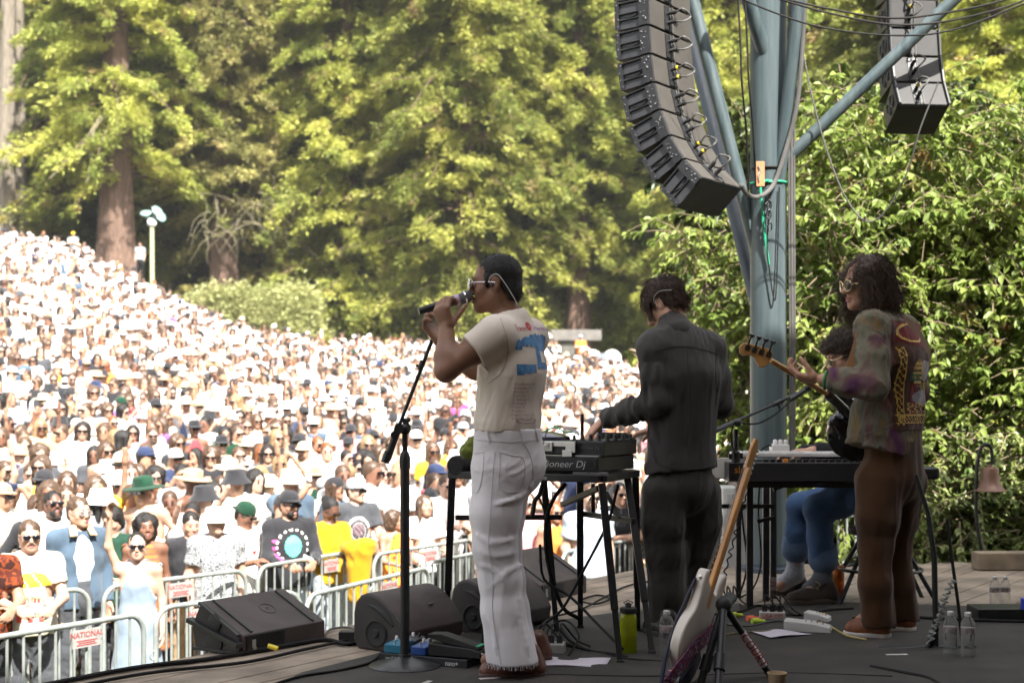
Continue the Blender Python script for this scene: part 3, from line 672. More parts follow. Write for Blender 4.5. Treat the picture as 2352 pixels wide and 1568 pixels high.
# ---- broadleaf trees right of the stage: every leaf a folded blade
def leaf_blades(c, d, n, L, W):
    n = n-d*(n*d).sum(1, keepdims=True); n /= np.linalg.norm(n, axis=1, keepdims=True)+1e-9; s = np.cross(d, n)
    L = L[:, None]; W = W[:, None]; f = n*W*.22
    b = c; t = c+d*L-n*L*.12; l1 = c+d*L*.28+s*W*.5+f; l2 = c+d*L*.62+s*W*.40+f*.8; r1 = c+d*L*.28-s*W*.5+f; r2 = c+d*L*.62-s*W*.40+f*.8
    V = np.stack([b, l1, l2, t, r2, r1], 1).reshape(-1, 3); k = np.arange(len(c))*6
    return V, np.concatenate([np.stack([k, k+3, k+2, k+1], 1), np.stack([k, k+5, k+4, k+3], 1)])
def leafy_tree(label, seed, base, trunk_top, boxes, ntwig, leaves, L, W, m, r0=.06, name='leafy_tree', cat='tree', drift=.3):
    r = np.random.default_rng(seed); t = thing(name, label, cat, base); base = np.array(base); tr = MB(); tw = MB(); tt = np.array(trunk_top)
    tr.tube(smooth_path([(0, 0, -1.2), tuple((tt-base)*.5+r.normal(0, .08, 3)), tuple(tt-base)], 5), [r0*(1-.5*i/10) for i in range(11)], 10); trunk = tr.build('trunk', M_bark_g, t)
    cs, ds, ns, Ls = [], [], [], []; hubs = [tt-base]+[tt-base+r.normal(0, .5, 3)*np.array([1.2, .7, .9]) for _ in range(9)]
    for h in hubs[1:]: tw.tube(smooth_path([(0, 0, float((tt-base)[2])*.6), tuple((hubs[0]+h)/2+r.normal(0, .1, 3)), tuple(h)], 5), [r0*.5*(1-.6*i/10) for i in range(11)], 6)
    for i in range(ntwig):
        b = boxes[r.choice(len(boxes), p=np.array([q[2] for q in boxes])/sum(q[2] for q in boxes))]; p = np.array(b[0])+r.random(3)*(np.array(b[1])-np.array(b[0]))-base
        ln = r.uniform(.28, .6); az = r.uniform(0, 6.283); el = r.normal(-.15, .5); d = rot_dirs(np.array([az]), np.array([el]))[0]
        pts = np.stack([p+d*ln*s+np.array([0, 0, -.25*ln*s*s]) for s in np.linspace(0, 1, 5)]); tw.tube([Vector(q) for q in pts], [.006, .005, .004, .0035, .002], 4, False)
        if i % 4 == 0:
            h = min(hubs[1:], key=lambda q: np.linalg.norm(q-p))
            if np.linalg.norm(h-p) < .85: tw.tube(smooth_path([tuple(h), tuple((h+p)/2+r.normal(0, .1, 3)), tuple(p)], 4), [.009, .0085, .008, .0075, .007, .0065, .006, .005, .005], 5, False)
        k = leaves; s = r.uniform(.1, 1.05, k); c = p+d[None]*(ln*s)[:, None]+np.array([0, 0, -.25])[None]*(ln*s*s)[:, None]
        a2 = az+np.where(np.arange(k) % 2, 1, -1)*r.uniform(.5, 1.2, k); e2 = r.normal(-.55, .4, k)
        cs.append(c); ds.append(rot_dirs(a2, e2)); ns.append(np.array([0, 0, 1.0])+r.normal(0, .45, (k, 3))); Ls.append(r.uniform(.65, 1.15, k))
    tw.build('branches', M_bark_l, trunk); c, d, n, l = (np.concatenate(q) for q in (cs, ds, ns, Ls))
    V, Q = leaf_blades(c, d, n, l*L, l*W); mesh_np('crown', V, Q, m, smooth=True, parent=t); return t
leafy_tree('leafy tree with large drooping sunlit leaves behind the bass player', 71, (3.3, 12.9, -.6), (3.2, 12.6, 2.2), [((2.35, 11.6, -.2), (4.6, 13.4, 3.0), 5), ((2.5, 11.8, 2.4), (4.4, 13.2, 3.9), 2)], 1700, 16, .100, .052, M_leaf)
leafy_tree('leafy branches reaching past the column toward the dark-shirted player', 72, (2.6, 13.6, -1.0), (2.3, 13.4, 1.6), [((1.55, 12.9, .9), (2.9, 14.0, 2.9), 4), ((2.3, 12.7, .2), (3.3, 13.8, 1.6), 2)], 480, 15, .10, .05, M_leaf)
leafy_tree('leafy tree at the frame edge with leaves above the bell lamp', 73, (5.1, 12.6, -.5), (4.9, 12.4, 2.0), [((4.2, 11.5, .2), (5.7, 13.2, 3.4), 3)], 720, 16, .095, .048, M_leaf)
leafy_tree('dense small-leaved hedge behind the bell lamp', 74, (4.0, 12.0, -.8), (4.0, 12.0, .4), [((3.15, 11.2, -.75), (5.4, 12.4, .95), 4)], 1000, 28, .062, .036, M_leaf2, .03, 'hedge_shrub', 'shrub')
leafy_tree('dark leafy thicket filling the gap behind both leafy trees', 75, (3.6, 15.5, -1.0), (3.6, 15.5, 3), [((1.9, 14.8, -.8), (6.5, 16.6, 4.6), 3)], 900, 17, .16, .09, leaf_mat('dark_thicket_leaf', (.035, .06, .014), (.07, .09, .02), (.05, .06, .02), 1.2, .4, .25), .05, 'leafy_thicket', 'thicket')  # leaf colours darker than those of the trees in front
# ================================================================== PEOPLE: shared anatomy
def V3(*a): return Vector(a)
def skin(name, c): return mat(name, c, .5, var=.10, vs=14, bump=.05, bs=220, spec=.45)
SK_BROWN = skin('skin_brown', (.22, .108, .065)); SK_PALE = skin('skin_pale', (.52, .29, .20)); SK_TAN = skin('skin_tan', (.42, .22, .14)); SK_DARK = skin('skin_dark', (.13, .062, .04))
M_hair_bk = mat('hair_black', (.012, .010, .009), .5, var=.3, vs=40, bump=.5, bs=300, spec=.35); M_hair_br = mat('hair_brown', (.058, .032, .019), .45, var=.45, vs=60, spec=.4)
M_hair_dk = mat('hair_dark_brown', (.072, .043, .027), .45, var=.5, vs=60, spec=.4); M_lens = mat('dark_lens', (.01, .01, .012), .08, spec=.8); M_gold = mat('gold_wire', (.75, .58, .32), .25, metal=.9); M_silver = mat('silver_wire', (.75, .75, .76), .25, metal=.9)
M_eye = mat('eye_white', (.6, .57, .53), .3, var=0); M_iris = mat('iris', (.04, .025, .015), .2, var=0); M_lip = mat('lip', (.35, .13, .11), .45)
def head_frame(f, tilt=0.0):
    """columns: person's left, face direction, up"""
    f = Vector(f).normalized(); l = V3(0, 0, 1).cross(f).normalized()
    if tilt: l = Matrix.Rotation(tilt, 3, f) @ l
    u = f.cross(l); return Matrix((l, f, -u if u.z < 0 else u)).transposed()
class Head:
    def __init__(s, c, M, sc=1.0): s.c = Vector(c); s.M = M; s.sc = sc
    def p(s, x, y, z): return s.c+s.M @ (Vector((x, y, z))*s.sc)
    def add_to(s, S, ears=True, detail=True):
        q = s.sc; p = s.p; M = s.M
        S.ell(p(0, -.012, .03), np.array((.077, .098, .09))*q, M, .02); S.ell(p(0, .026, -.034), np.array((.061, .064, .086))*q, M, .03)
        for x in (-1, 1):
            S.cone(p(.047*x, -.005, -.058), p(.012*x, .066, -.099), .030*q, .020*q, .03)
            if detail:
                S.ell(p(.043*x, .058, -.034), np.array((.022, .022, .02))*q, M, .025); S.ell(p(.033*x, .101, -.004), np.array((.021, .018, .014))*q, M, .012, True); S.ell(p(.032*x, .077, -.004), (.0135*q,)*3, M, .006)
        if detail:
            S.cone(p(-.034, .083, .019), p(.034, .083, .019), .011*q, None, .015)
            S.cone(p(0, .086, .010), p(0, .112, -.036), .008*q, .0125*q, .012)
            for x in (-1, 1): S.ell(p(.012*x, .100, -.042), np.array((.009, .011, .008))*q, M, .008)
            S.ell(p(0, .092, -.066), np.array((.023, .011, .0065))*q, M, .008); S.ell(p(0, .089, -.079), np.array((.019, .011, .0075))*q, M, .008); S.ell(p(0, .074, -.103), np.array((.020, .016, .016))*q, M, .02)
            S.cone(p(-.02, .104, -.0725), p(.02, .104, -.0725), .0035*q, None, .004, None, True)
        else: S.cone(p(0, .086, .008), p(0, .110, -.036), .009*q, .0135*q, .015)
        if ears:
            for x in (-1, 1):
                S.ell(p(.079*x, -.010, -.012), np.array((.009, .020, .033))*q, M, .006)
                if detail: S.ell(p(.091*x, -.004, -.008), np.array((.009, .011, .020))*q, M, .005, True)
    def eyes(s, parent):
        mb = MB()
        for x in (-1, 1):
            mb.mat(0); mb.ball(s.p(.032*x, .0795, -.004), .0125*s.sc, 12); mb.mat(1); mb.ball(s.p(.032*x, .0875, -.004), .0062*s.sc, 10)
        mb.build('eyes', [M_eye, M_iris], parent); 
        for x in (-1, 1): b = MB(); b.tube([s.p(x*a, y, z) for a, y, z in ((.014, .096, .017), (.028, .095, .024), (.046, .082, .018))], [.003*s.sc, .0042*s.sc, .002*s.sc], 6); b.build('eyebrow', M_hair_bk, parent)
    def lips(s, parent, m=M_lip):
        mb = MB(); mb.tube([s.p(x, .1035-abs(x)*.35, -.0665) for x in (-.021, -.01, 0, .01, .021)], [.001, .004, .004, .004, .001], 6); mb.tube([s.p(x, .1005-abs(x)*.32, -.079) for x in (-.018, -.009, 0, .009, .018)], [.001, .005, .0055, .005, .001], 6); mb.build('lips', m, parent)
    def glasses(s, parent, frame_m, lens_m, rx=.026, rz=.024, thick=.0018, y=.108, temple=True, lensz=-.006):
        mb = MB()
        for x in (-1, 1):
            mb.mat(0); mb.tube([s.p(x*.034+rx*math.cos(a), y-.010*abs(math.cos(a))*(1 if math.cos(a)*x > 0 else 0), lensz+rz*math.sin(a)) for a in np.linspace(0, 2*math.pi, 21)], thick*s.sc, 6)
            if temple: mb.tube([s.p(x*(.034+rx), y-.012, lensz+.006), s.p(x*.078, .06, lensz+.006), s.p(x*.083, -.005, lensz+.004), s.p(x*.083, -.022, lensz-.012)], thick*.9*s.sc, 6)
            mb.mat(1); b = len(mb.v); n = 18
            mb.add([s.p(x*.034+rx*.97*math.cos(a), y-.002-.010*abs(math.cos(a))*(1 if math.cos(a)*x > 0 else 0), lensz+rz*.97*math.sin(a)) for a in np.linspace(0, 2*math.pi, n+1)[:-1]]+[s.p(x*.034, y+.003, lensz)], [(i, (i+1) % n, n) for i in range(n)])
        mb.mat(0); mb.tube([s.p(-.010, y, lensz+.006), s.p(0, y+.004, lensz+.010), s.p(.010, y, lensz+.006)], thick*s.sc, 6)
        return mb.build('sunglasses', [frame_m, lens_m], parent)
def hand(S, wrist, d, n, thumb, curl=(.6, .6, .6, .6), sc=1.0, spread=.0, thumb_dir=None, tc=.5):
    """d: wrist to knuckles; n: the palm's normal; thumb: unit vector across toward the thumb; curl: bend per joint of each finger (radians)"""
    d = Vector(d).normalized(); n = (Vector(n)-d*Vector(n).dot(d)).normalized(); t = (Vector(thumb)-d*Vector(thumb).dot(d)-n*Vector(thumb).dot(n)).normalized(); w = Vector(wrist)
    k = w+d*.088*sc; S.ell(w+d*.05*sc, (.034*sc, .048*sc, .015*sc), Matrix((t, d, n)).transposed(), .015)
    ln = [(.044, .027, .021), (.048, .030, .022), (.045, .028, .021), (.035, .021, .019)]; tips = []
    for i in range(4):
        off = (.029-.0192*i)*sc; p = k+t*off-d*(.004*abs(i-1))*sc; S.cone(w+d*.02*sc+t*off*.55, p, .0125*sc, .0112*sc, .012); a = 0.0
        for j, L in enumerate(ln[i]):
            a += curl[i]*(1.0 if j else .9); v = d*math.cos(a)+n*math.sin(a)+t*(spread*(1.5-i)); q = p+v.normalized()*L*sc; S.cone(p, q, (.0105-.0008*j)*sc, (.0099-.0009*j)*sc, .0055); p = q
        tips.append(p)
    b = w+d*.022*sc+t*.026*sc+n*.006*sc; td = Vector(thumb_dir).normalized() if thumb_dir is not None else (d*.75+t*.75+n*.35).normalized()
    m = b+td*.042*sc; S.cone(w+d*.015*sc+t*.012*sc, b, .016*sc, .0155*sc, .012); S.cone(b, m, .0150*sc, .0118*sc, .012); td2 = (td*(1-tc*.5)+d*tc*.6+n*tc*.25).normalized(); m2 = m+td2*.030*sc; S.cone(m, m2, .0115*sc, .0108*sc, .005); S.cone(m2, m2+(td2*.8+n*.2*tc).normalized()*.024*sc, .0105*sc, .0085*sc, .005)
    return tips
def torso(S, pel, wai, che, nek, shL, shR, f, a=.165, b=.112, pad=0.0, shr=.058, k=.06, hips=None):
    f = Vector(f); f = Vector((f.x, f.y, 0)).normalized(); fl = a/b
    S.cone(pel, wai, a*.98+pad, a*.86+pad, k, (f, fl)); S.cone(wai, che, a*.86+pad, a*1.0+pad, k, (f, fl)); mid = (Vector(shL)+Vector(shR))/2
    S.cone(shL, shR, shr+pad, shr+pad, k); S.cone(che, mid-Vector((0, 0, .05)), a*1.0+pad, a*.74+pad, k, (f, fl))
    for sh in (shL, shR): S.cone(Vector(nek)-Vector((0, 0, .03)), Vector(sh)+(Vector(nek)-Vector(sh))*.25, .055+pad*.6, .05+pad*.8, k*.8)
def shoe(parent, heel, toe, m, msole, w=.048, h=.085, laces=None, name='shoe', heelh=.03):
    heel, toe = Vector(heel), Vector(toe); d = (toe-heel); L = d.length; d.normalize(); s = Vector((-d.y, d.x, 0)).normalized()
    S = SDF(); S.cone(heel+Vector((0, 0, .045))+d*.035, heel+Vector((0, 0, h+.02))+d*.05, w*.88, w*.85, .02); S.cone(heel+d*.04+Vector((0, 0, .045)), heel+d*(L*.62)+Vector((0, 0, .045)), w*.85, w*.92, .03); S.cone(heel+d*(L*.62)+Vector((0, 0, .042)), heel+d*(L-.045)+Vector((0, 0, .038)), w*.94, w*.80, .03)
    S.cut(heel+Vector((0, 0, heelh*.55)), (0, 0, -1)); o = sdf_obj(name, S, .006, m, parent)
    S = SDF(); up = Vector((0, 0, 1)); S.cone(heel+d*.035+up*.015, heel+d*(L*.6)+up*.015, w*.98, w*1.04, .02); S.cone(heel+d*(L*.6)+up*.015, heel+d*(L-.043)+up*.015, w*1.04, w*.92, .02); S.cut(heel, (0, 0, -1)); S.cut(heel+up*heelh, (0, 0, 1)); sdf_obj('sole', S, .006, msole, o)
    if laces:
        mb = MB()
        for i in range(4):
            q = heel+d*(L*.40+.028*i)+up*(.095-.012*i); mb.tube([q-s*.03-up*.006, q+up*.006, q+s*.03-up*.006], .0035, 6)
        q = heel+d*(L*.40)+up*.10
        for e in (-1, 1): mb.tube(smooth_path([q, q+s*.02*e+up*.035+d*.01, q+s*.045*e+up*.02, q+s*.02*e+up*.0], 5), .003, 6)
        mb.build('laces', laces, o)
    return o
def fabric(name, c, c2=None, vs=5, var=.14, bump=.3, bs=420, rough=.9, **k): return mat(name, c, rough, var=var, vs=vs, bump=bump, bs=bs, spec=.2, sheen=.15, col2=c2, **k)
def seam(name, bvh, pts, r, m, parent, dirn, off=.0012, k=6):
    q = [p for p in stick(bvh, smooth_path(pts, k), dirn, off) if p is not None]
    if len(q) > 2: mb = MB(); mb.tube(q, r, 5); return mb.build(name, m, parent)
# ================================================================== THE BAND
def dirs(f): f = Vector(f).normalized(); return f, Vector((0, 0, 1)).cross(f).normalized()
# ---------------------------------------------------------------- singer
def singer():
    D = 6.05; f, l = dirs((-.88, .47, 0)); q = lambda x, y, d=D: P(x, y, d)
    hd = Head(q(1138, 650), head_frame((-1, .10, -.02)), 1.0)
    nek = q(1172, 738); mid = q(1183, 772); shL, shR = mid+l*.172, mid-l*.140; che = q(1178, 845); wai = q(1168, 950); pel = q(1165, 1045)
    elL, wrL = q(1024, 852, 5.86), q(1026, 757, 5.93); elR, wrR = q(1092, 846, 6.26), q(1010, 780, 6.22)
    S = SDF(); hd.add_to(S); S.cone(hd.p(0, -.03, -.06), nek+Vector((0, 0, -.02)), .056, .062, .03)
    torso(S, pel, wai, che, nek, shL, shR, f, .135, .094, 0, .045)
    S.chain([shL, shL+(elL-shL)*.45, elL], [.048, .053, .042], .03).cone(elL, elL+(wrL-elL)*.35, .042, .045, .03).cone(elL+(wrL-elL)*.35, wrL, .045, .032, .03)
    S.chain([shR, elR], [.055, .046], .03).cone(elR, elR+(wrR-elR)*.35, .045, .048, .03).cone(elR+(wrR-elR)*.35, wrR, .048, .032, .03)
    micA, micB = q(962, 715, 5.99), q(1068, 683, 6.04); ax = (micB-micA).normalized()
    # left hand closed on the microphone: back of the hand to us, fingers wrapped over the far side
    kn = q(1012, 706, 5.955)
    hand(S, wrL+Vector((0, .0, .0)), (Vector((-.25, -.10, 1.0))), Vector((.55, .9, .12)), ax, (.95, .95, .95, .95), 1.06, thumb_dir=(.58, .36, .72), tc=.15)
    hand(S, wrR, Vector((-.55, .1, .65)), Vector((.7, -.6, .3)), Vector((.3, -.2, .8)), (.85, .9, .95, 1.0), 1.0, tc=.6)
    legs = {}
    for s, dx, dd in ((1, 0, -.07), (-1, 12, .16)):
        hp = pel+l*.075*s; kn_, an = q(1140+dx, 1258, D+dd), q(1174+dx, 1490, D+dd); legs[s] = (hp, kn_, an); S.chain([hp, kn_, an], [.078, .058, .042], .03)
        S.cone(an, an+Vector((-.10, .03, -.05)), .04, .03, .03)
    body = sdf_obj('person', S, .0062, SK_BROWN)
    tag(body, 'man singing into a hand-held microphone, cream printed T-shirt and flared white jeans', 'person')
    hd.eyes(body); hd.lips(body, mat('lip_brown', (.22, .09, .07), .5))
    # hair: short crop with a fade, as a cap on the skull
    H = SDF(); H.ell(hd.p(0, -.017, .035), (.0795, .0995, .0895), hd.M, .01); H.ell(hd.p(0, -.062, -.035), (.066, .052, .062), hd.M, .03)
    H.cut(hd.p(0, .057, .05), hd.M @ Vector((0, .9, -.28))); H.cut(hd.p(0, .005, -.012), hd.M @ Vector((0, .75, -1)), .004, .10); H.cut(hd.p(0, 0, -.092), (0, 0, -1))
    for x in (-1, 1): H.ell(hd.p(.088*x, .002, -.016), (.034, .031, .040), hd.M, .006, True); H.ell(hd.p(.073*x, .028, .004), (.012, .011, .030), hd.M, .01)
    H.wrinkle(.0016, 260, 5); hair = sdf_obj('hair', H, .005, M_hair_bk, body)
    r = np.random.default_rng(3); bv = bvh_of([hair]); pts = []
    vs = np.array([v.co[:] for v in hair.data.vertices]); nr = np.array([v.normal[:] for v in hair.data.vertices]); i = r.integers(0, len(vs), 2600)
    s0 = vs[i]+r.normal(0, .002, (2600, 3)); dv = nr[i]*.0032+r.normal(0, .003, (2600, 3)); strands('hair_strands', np.stack([s0-nr[i]*.002, s0+dv*.5, s0+dv], 1), .0011, M_hair_bk, hair)
    B = SDF(); B.ell(hd.p(0, .072, -.104), (.024, .020, .019), hd.M, .02); B.cone(hd.p(-.02, .098, -.0565), hd.p(.02, .098, -.0565), .0048, .0048, .006)
    B.wrinkle(.001, 300, 9); sdf_obj('beard', B, .005, mat('stubble', (.05, .026, .017), .8, var=.4, vs=160, bump=.5, bs=500), body)
    hd.glasses(body, M_silver, mat('smoked_lens', (.05, .05, .05), .08, spec=.8), .027, .026, .0019, .113)
    e = MB(); e.tube(smooth_path([hd.p(.083, .012, -.012), hd.p(.088, .016, .010), hd.p(.086, .0, .028), hd.p(.088, -.022, .026), hd.p(.086, -.05, -.01), hd.p(.075, -.085, -.07), hd.p(.066, -.098, -.10)], 5), .0021, 6); e.build('earphone_cable', mat('clear_cable', (.5, .48, .45), .3), body)
    e = MB(); e.ball(hd.p(.086, .004, -.014), (.006, .008, .010), 10); e.build('earphone', mat('earphone_purple', (.05, .03, .09), .3), body)
    # T-shirt
    M_tee = fabric('cream_cotton', (.70, .60, .51), (.76, .67, .58), 3); T = SDF(); ww = q(1167, 985)
    torso(T, q(1166, 968), q(1167, 930), che+Vector((0, 0, .0)), nek, shL, shR, f, .166, .118, .009, .057, .05)
    T.cone(q(1167, 976), q(1172, 890), .153, .150, .05, (f, 1.33)); T.cone(nek+Vector((0, 0, -.05)), nek+Vector((.012, 0, .012)), .088, .068, .04)
    for sh, el, rr in ((shL, elL, .076), (shR, elR, .072)): e_ = sh+(el-sh)*.50; T.cone(sh, e_, .072, rr, .05); T.cut(e_+(el-sh).normalized()*(-.012), el-sh, .006, .115)
    T.cut(q(1167, 988), (0, 0, -1), .012); T.ell(nek+Vector((-.01, 0, .052)), (.064, .064, .045), None, .008, True)
    tm = lambda X, Y, Z: np.clip((1.46-Z)/.25, .15, 1)
    T.wrinkle(.002, 60, 25, tm, (1, 1, .6), True); T.wrinkle(.0035, 26, 21, tm, (1, 1, .55)); T.wrinkle(.0045, 14, 22, tm, (1.2, 1.2, .5), True); T.wrinkle(.006, 34, 4, lambda X, Y, Z: np.clip(1-(Z-1.05)/.16, 0, 1), (1, 1, .4))
    tee = sdf_obj('t_shirt', T, .0062, M_tee, body); tb = bvh_of([tee])
    M_tr = fabric('shirt_seam', (.55, .47, .40)); F = (0, 1, 0)
    seam('collar', tb, [q(1130, 724), q(1150, 714), q(1176, 706), q(1201, 705)], .004, M_tr, tee, F); seam('sleeve_seam', tb, [q(1150, 735, 6), q(1163, 775, 6), q(1167, 815, 6), q(1150, 858, 6), q(1122, 880, 6)], .0018, M_tr, tee, F)
    seam('sleeve_hem', tb, [q(1082, 795, 6), q(1098, 822, 6), q(1122, 853, 6)], .0022, M_tr, tee, F)
    # the print on the back
    bc = che-f*.12; ex = -l; ez = Vector((0, 0, 1)); M_pb = fabric('print_blue', (.07, .20, .42), (.11, .27, .50), 30, .3); M_pr = fabric('print_red', (.50, .07, .08)); M_pp = fabric('print_purple', (.33, .08, .42)); M_pm = fabric('print_mauve', (.36, .20, .22), (.46, .33, .32), 40)
    zt, z0 = q(0, 766).z, q(0, 868).z
    def shape(u, v):
        top = .80+.18*min(1, u*2.2); n = .02*math.sin(u*37)
        if v > top+n: return False
        if v > .60: return not (.14 < u < .46 and v < .70-.02*math.sin(u*60))
        if u > .44:
            return not (.60 < u < .84 and .36 < v < .60)if v > .20 else False
        return .05+.20*u < v < .30 and u < .40
    stick_poly('shirt_print', tb, bc-ex*.132+Vector((0, 0, z0-bc.z)), ex, ez, shape, .25, zt-z0, .0055, M_pb, tee, f)
    def txt(body_, size, u, z, m, al='LEFT', sp=1.0):
        t = text_mesh('shirt_lettering', body_, size, frame(bc-f*.1+ex*u+Vector((0, 0, z-bc.z)), ex, ez, -f), m, None, 0, al, sp)
        vs_ = [v.co.copy() for v in t.data.vertices]; st = stick(tb, vs_, f, .0022)
        for v, s_ in zip(t.data.vertices, st):
            if s_ is not None: v.co = s_
        t.parent = tee
    txt('Tyann', .036, -.142, q(0, 757).z, M_pr); txt('"Lol bilow the tour"', .024, -.008, q(0, 753).z, M_pp)
    stick_poly('shirt_print', tb, bc+ex*(-.048)+Vector((0, 0, q(0, 761).z-bc.z)), ex, ez, lambda u, v: (u-.5)**2+(v-.5)**2 < .25 and not (.3 < u < .7 and .42 < v < .56), .036, .036, .004, M_pr, tee, f)
    for i, s_ in enumerate(['Cumberland, IN', 'Asheville, NC', 'Athens, GA', 'Columbia, SC', 'Charlotte, NC', 'Atlanta, GA', 'Miami, FL', 'Tampa, FL', 'New Orleans, LA', 'Houston, TX']):
        y = 883+8.6*i; txt(s_, .0160, -.140, q(0, y).z, M_pm); txt('%d/%d' % (9+i//5, 3+2*i), .0140, .045, q(0, y).z, M_pm)
    stick_poly('shirt_print', tb, bc-ex*.13+Vector((0, 0, q(0, 972).z-bc.z)), ex, ez, lambda u, v: .72 < ((u-.5)*2)**2+((v-.5)*2)**2 < 1 or (.25 < u < .75 and (.55 < v < .66 or .34 < v < .45)), .12, .026, .0035, M_pm, tee, f)
    stick_poly('shirt_print', tb, bc+ex*.075+Vector((0, 0, q(0, 968).z-bc.z)), ex, ez, lambda u, v: (u-.5)**2+(v-.45)**2 < .12 or (abs(u-.5) < .12 and v > .6) or (int(u*6) % 2 == 0 and v < .3), .045, .04, .004, M_pp, tee, f)
    # flared white jeans
    M_j = fabric('white_denim', (.72, .68, .70), (.78, .74, .76), 4, bs=600); J = SDF(); hipc = q(1166, 1060)
    J.cone(q(1167, 984), q(1167, 1000), .158, .160, .03, (f, 1.30)); J.cone(q(1167, 1000), hipc, .160, .178, .05, (f, 1.25)); J.ell(q(1192, 1062, 6.1), (.105, .13, .11), None, .05)
    for s, dx, dd in ((1, 0, -.07), (-1, 10, .16)):
        J.chain([q(1152+dx, 1085, D+dd*.8), q(1138+dx, 1180, D+dd), q(1137+dx, 1256, D+dd), q(1149+dx, 1330, D+dd), q(1156+dx, 1400, D+dd), q(1177+dx, 1522, D+dd)], [.122, .103, .090, .084, .087, .109], .03)
        J.cut(q(1177+dx, 1519, D+dd), (0, 0, -1), .003, .2)
    J.cut(q(1167, 984), (0, 0, 1), .004)
    for pts in ([(1092, 1222), (1130, 1246), (1180, 1236)], [(1098, 1262), (1140, 1276), (1186, 1266)], [(1102, 1296), (1130, 1304), (1160, 1340)], [(1152, 1168), (1162, 1225)], [(1228, 1110), (1190, 1142), (1140, 1158)], [(1200, 1296), (1165, 1312), (1125, 1350)], [(1112, 1400), (1135, 1440), (1140, 1500)], [(1190, 1360), (1196, 1430), (1212, 1500)]):
        sp = smooth_path([Vector((x, y, 0)) for x, y in pts], 4); cr = []
        for v in sp:
            cx = np.interp(v.y, [1085, 1180, 1256, 1330, 1400, 1522], [1152, 1138, 1137, 1149, 1156, 1177]); rr_ = np.interp(v.y, [1085, 1180, 1256, 1330, 1400, 1522], [.122, .103, .090, .084, .087, .109]); dx = (v.x-cx)*D/FPX
            cr.append(q(v.x, v.y, D-.07-math.sqrt(max(rr_*rr_-dx*dx, .0002))+.001))
        J.chain(cr, [.0015]+[.0052]*(len(cr)-2)+[.0015], .016)
    J.wrinkle(.004, 20, 32, lambda X, Y, Z: np.clip((.95-Z)/.4, 0, 1), (1.3, 1.3, .25), True); J.wrinkle(.003, 52, 33, lambda X, Y, Z: np.clip(1-np.abs(Z-.88)/.12, 0, 1), (1, 1, 1.2), True)
    je = sdf_obj('jeans', J, .0062, M_j, body); jb = bvh_of([je]); M_st = fabric('denim_seam', (.60, .57, .58))
    for pts in ([q(1138, 1035), q(1132, 1100), q(1128, 1180), q(1124, 1240), q(1133, 1320), q(1133, 1400), q(1152, 1510)], [q(1090, 1007), q(1130, 1010), q(1180, 1012), q(1240, 1008)], [q(1113, 1035), q(1111, 1075), q(1101, 1122), q(1085, 1126)], [q(1113, 1035), q(1098, 1038), q(1088, 1040)],
                [q(1149, 1035), q(1175, 1042), q(1200, 1048), q(1205, 1080), q(1194, 1118), q(1170, 1124), q(1148, 1112), q(1149, 1070), q(1149, 1035)], [q(1205, 1020), q(1218, 1045), q(1224, 1090), q(1214, 1140)]): seam('jeans_seam', jb, pts, .0016, M_st, je, F)
    for x in (1123, 1200, 1233): seam('belt_loop', jb, [q(x-4, 985), q(x-1, 997), q(x+2, 1013)], .006, M_j, je, F, .002)
    fr = MB(); rr = random.Random(2)
    for i in range(150):
        a = rr.uniform(0, 6.283); c = q(1177, 1519, D-.07)+Vector((math.cos(a)*.108, math.sin(a)*.108, .004)); fr.tube([c, c+Vector((rr.uniform(-.006, .006), rr.uniform(-.006, .006), -rr.uniform(.008, .024)))], .0011, 4, False)
    fr.build('frayed_hem', M_j, je)
    M_sh = mat('brown_leather', (.105, .038, .022), .38, var=.25, vs=14, bump=.15, bs=120); M_so = mat('shoe_sole', (.05, .025, .016), .6); M_lc = mat('lace_pale', (.45, .35, .25), .8)
    shoe(body, FL(1248, 1556), FL(1098, 1560), M_sh, M_so, .050, laces=M_lc); a = FL(1262, 1520); b = FL(1108, 1524); shoe(body, a, b, M_sh, M_so, .050, laces=M_lc)
    # microphone in the hand
    m = MB(); z = ax; x_, y_, _ = basis(z); M = frame(micA, x_, y_, z); L = (micB-micA).length
    m.mat(0); m.lathe([(.0, .0), (.0145, .0), (.0150, .030), (.0165, .032), (.0175, L*.5), (.0215, L-.052), (.0225, L-.040)], 24, M); m.mat(1); m.lathe([(.0232, L-.048), (.0236, L-.030), (.0232, L-.028)], 24, M)
    mic = m.build('microphone', [M_black, mat('mic_band', (.42, .30, .42), .4)]); g = MB(); g.mat(0); g.lathe([(.021, L-.030), (.0255, L-.010), (.0265, L-.004)], 24, M); g.lathe([(.0265, L+.002), (.0265, L+.012), (.024, L+.022), (.015, L+.031), (0, L+.034)], 24, M); g.mat(1); g.lathe([(.027, L-.004), (.0275, L-.001), (.027, L+.002)], 24, M)
    g.build('mic_grille', [mat('mic_mesh', (.17, .16, .17), .45, metal=.5, bump=.8, bs=1500), M_silver], mic); tag(mic, 'black hand-held microphone with round grey mesh at the mouth of the singer', 'microphone')
singer()
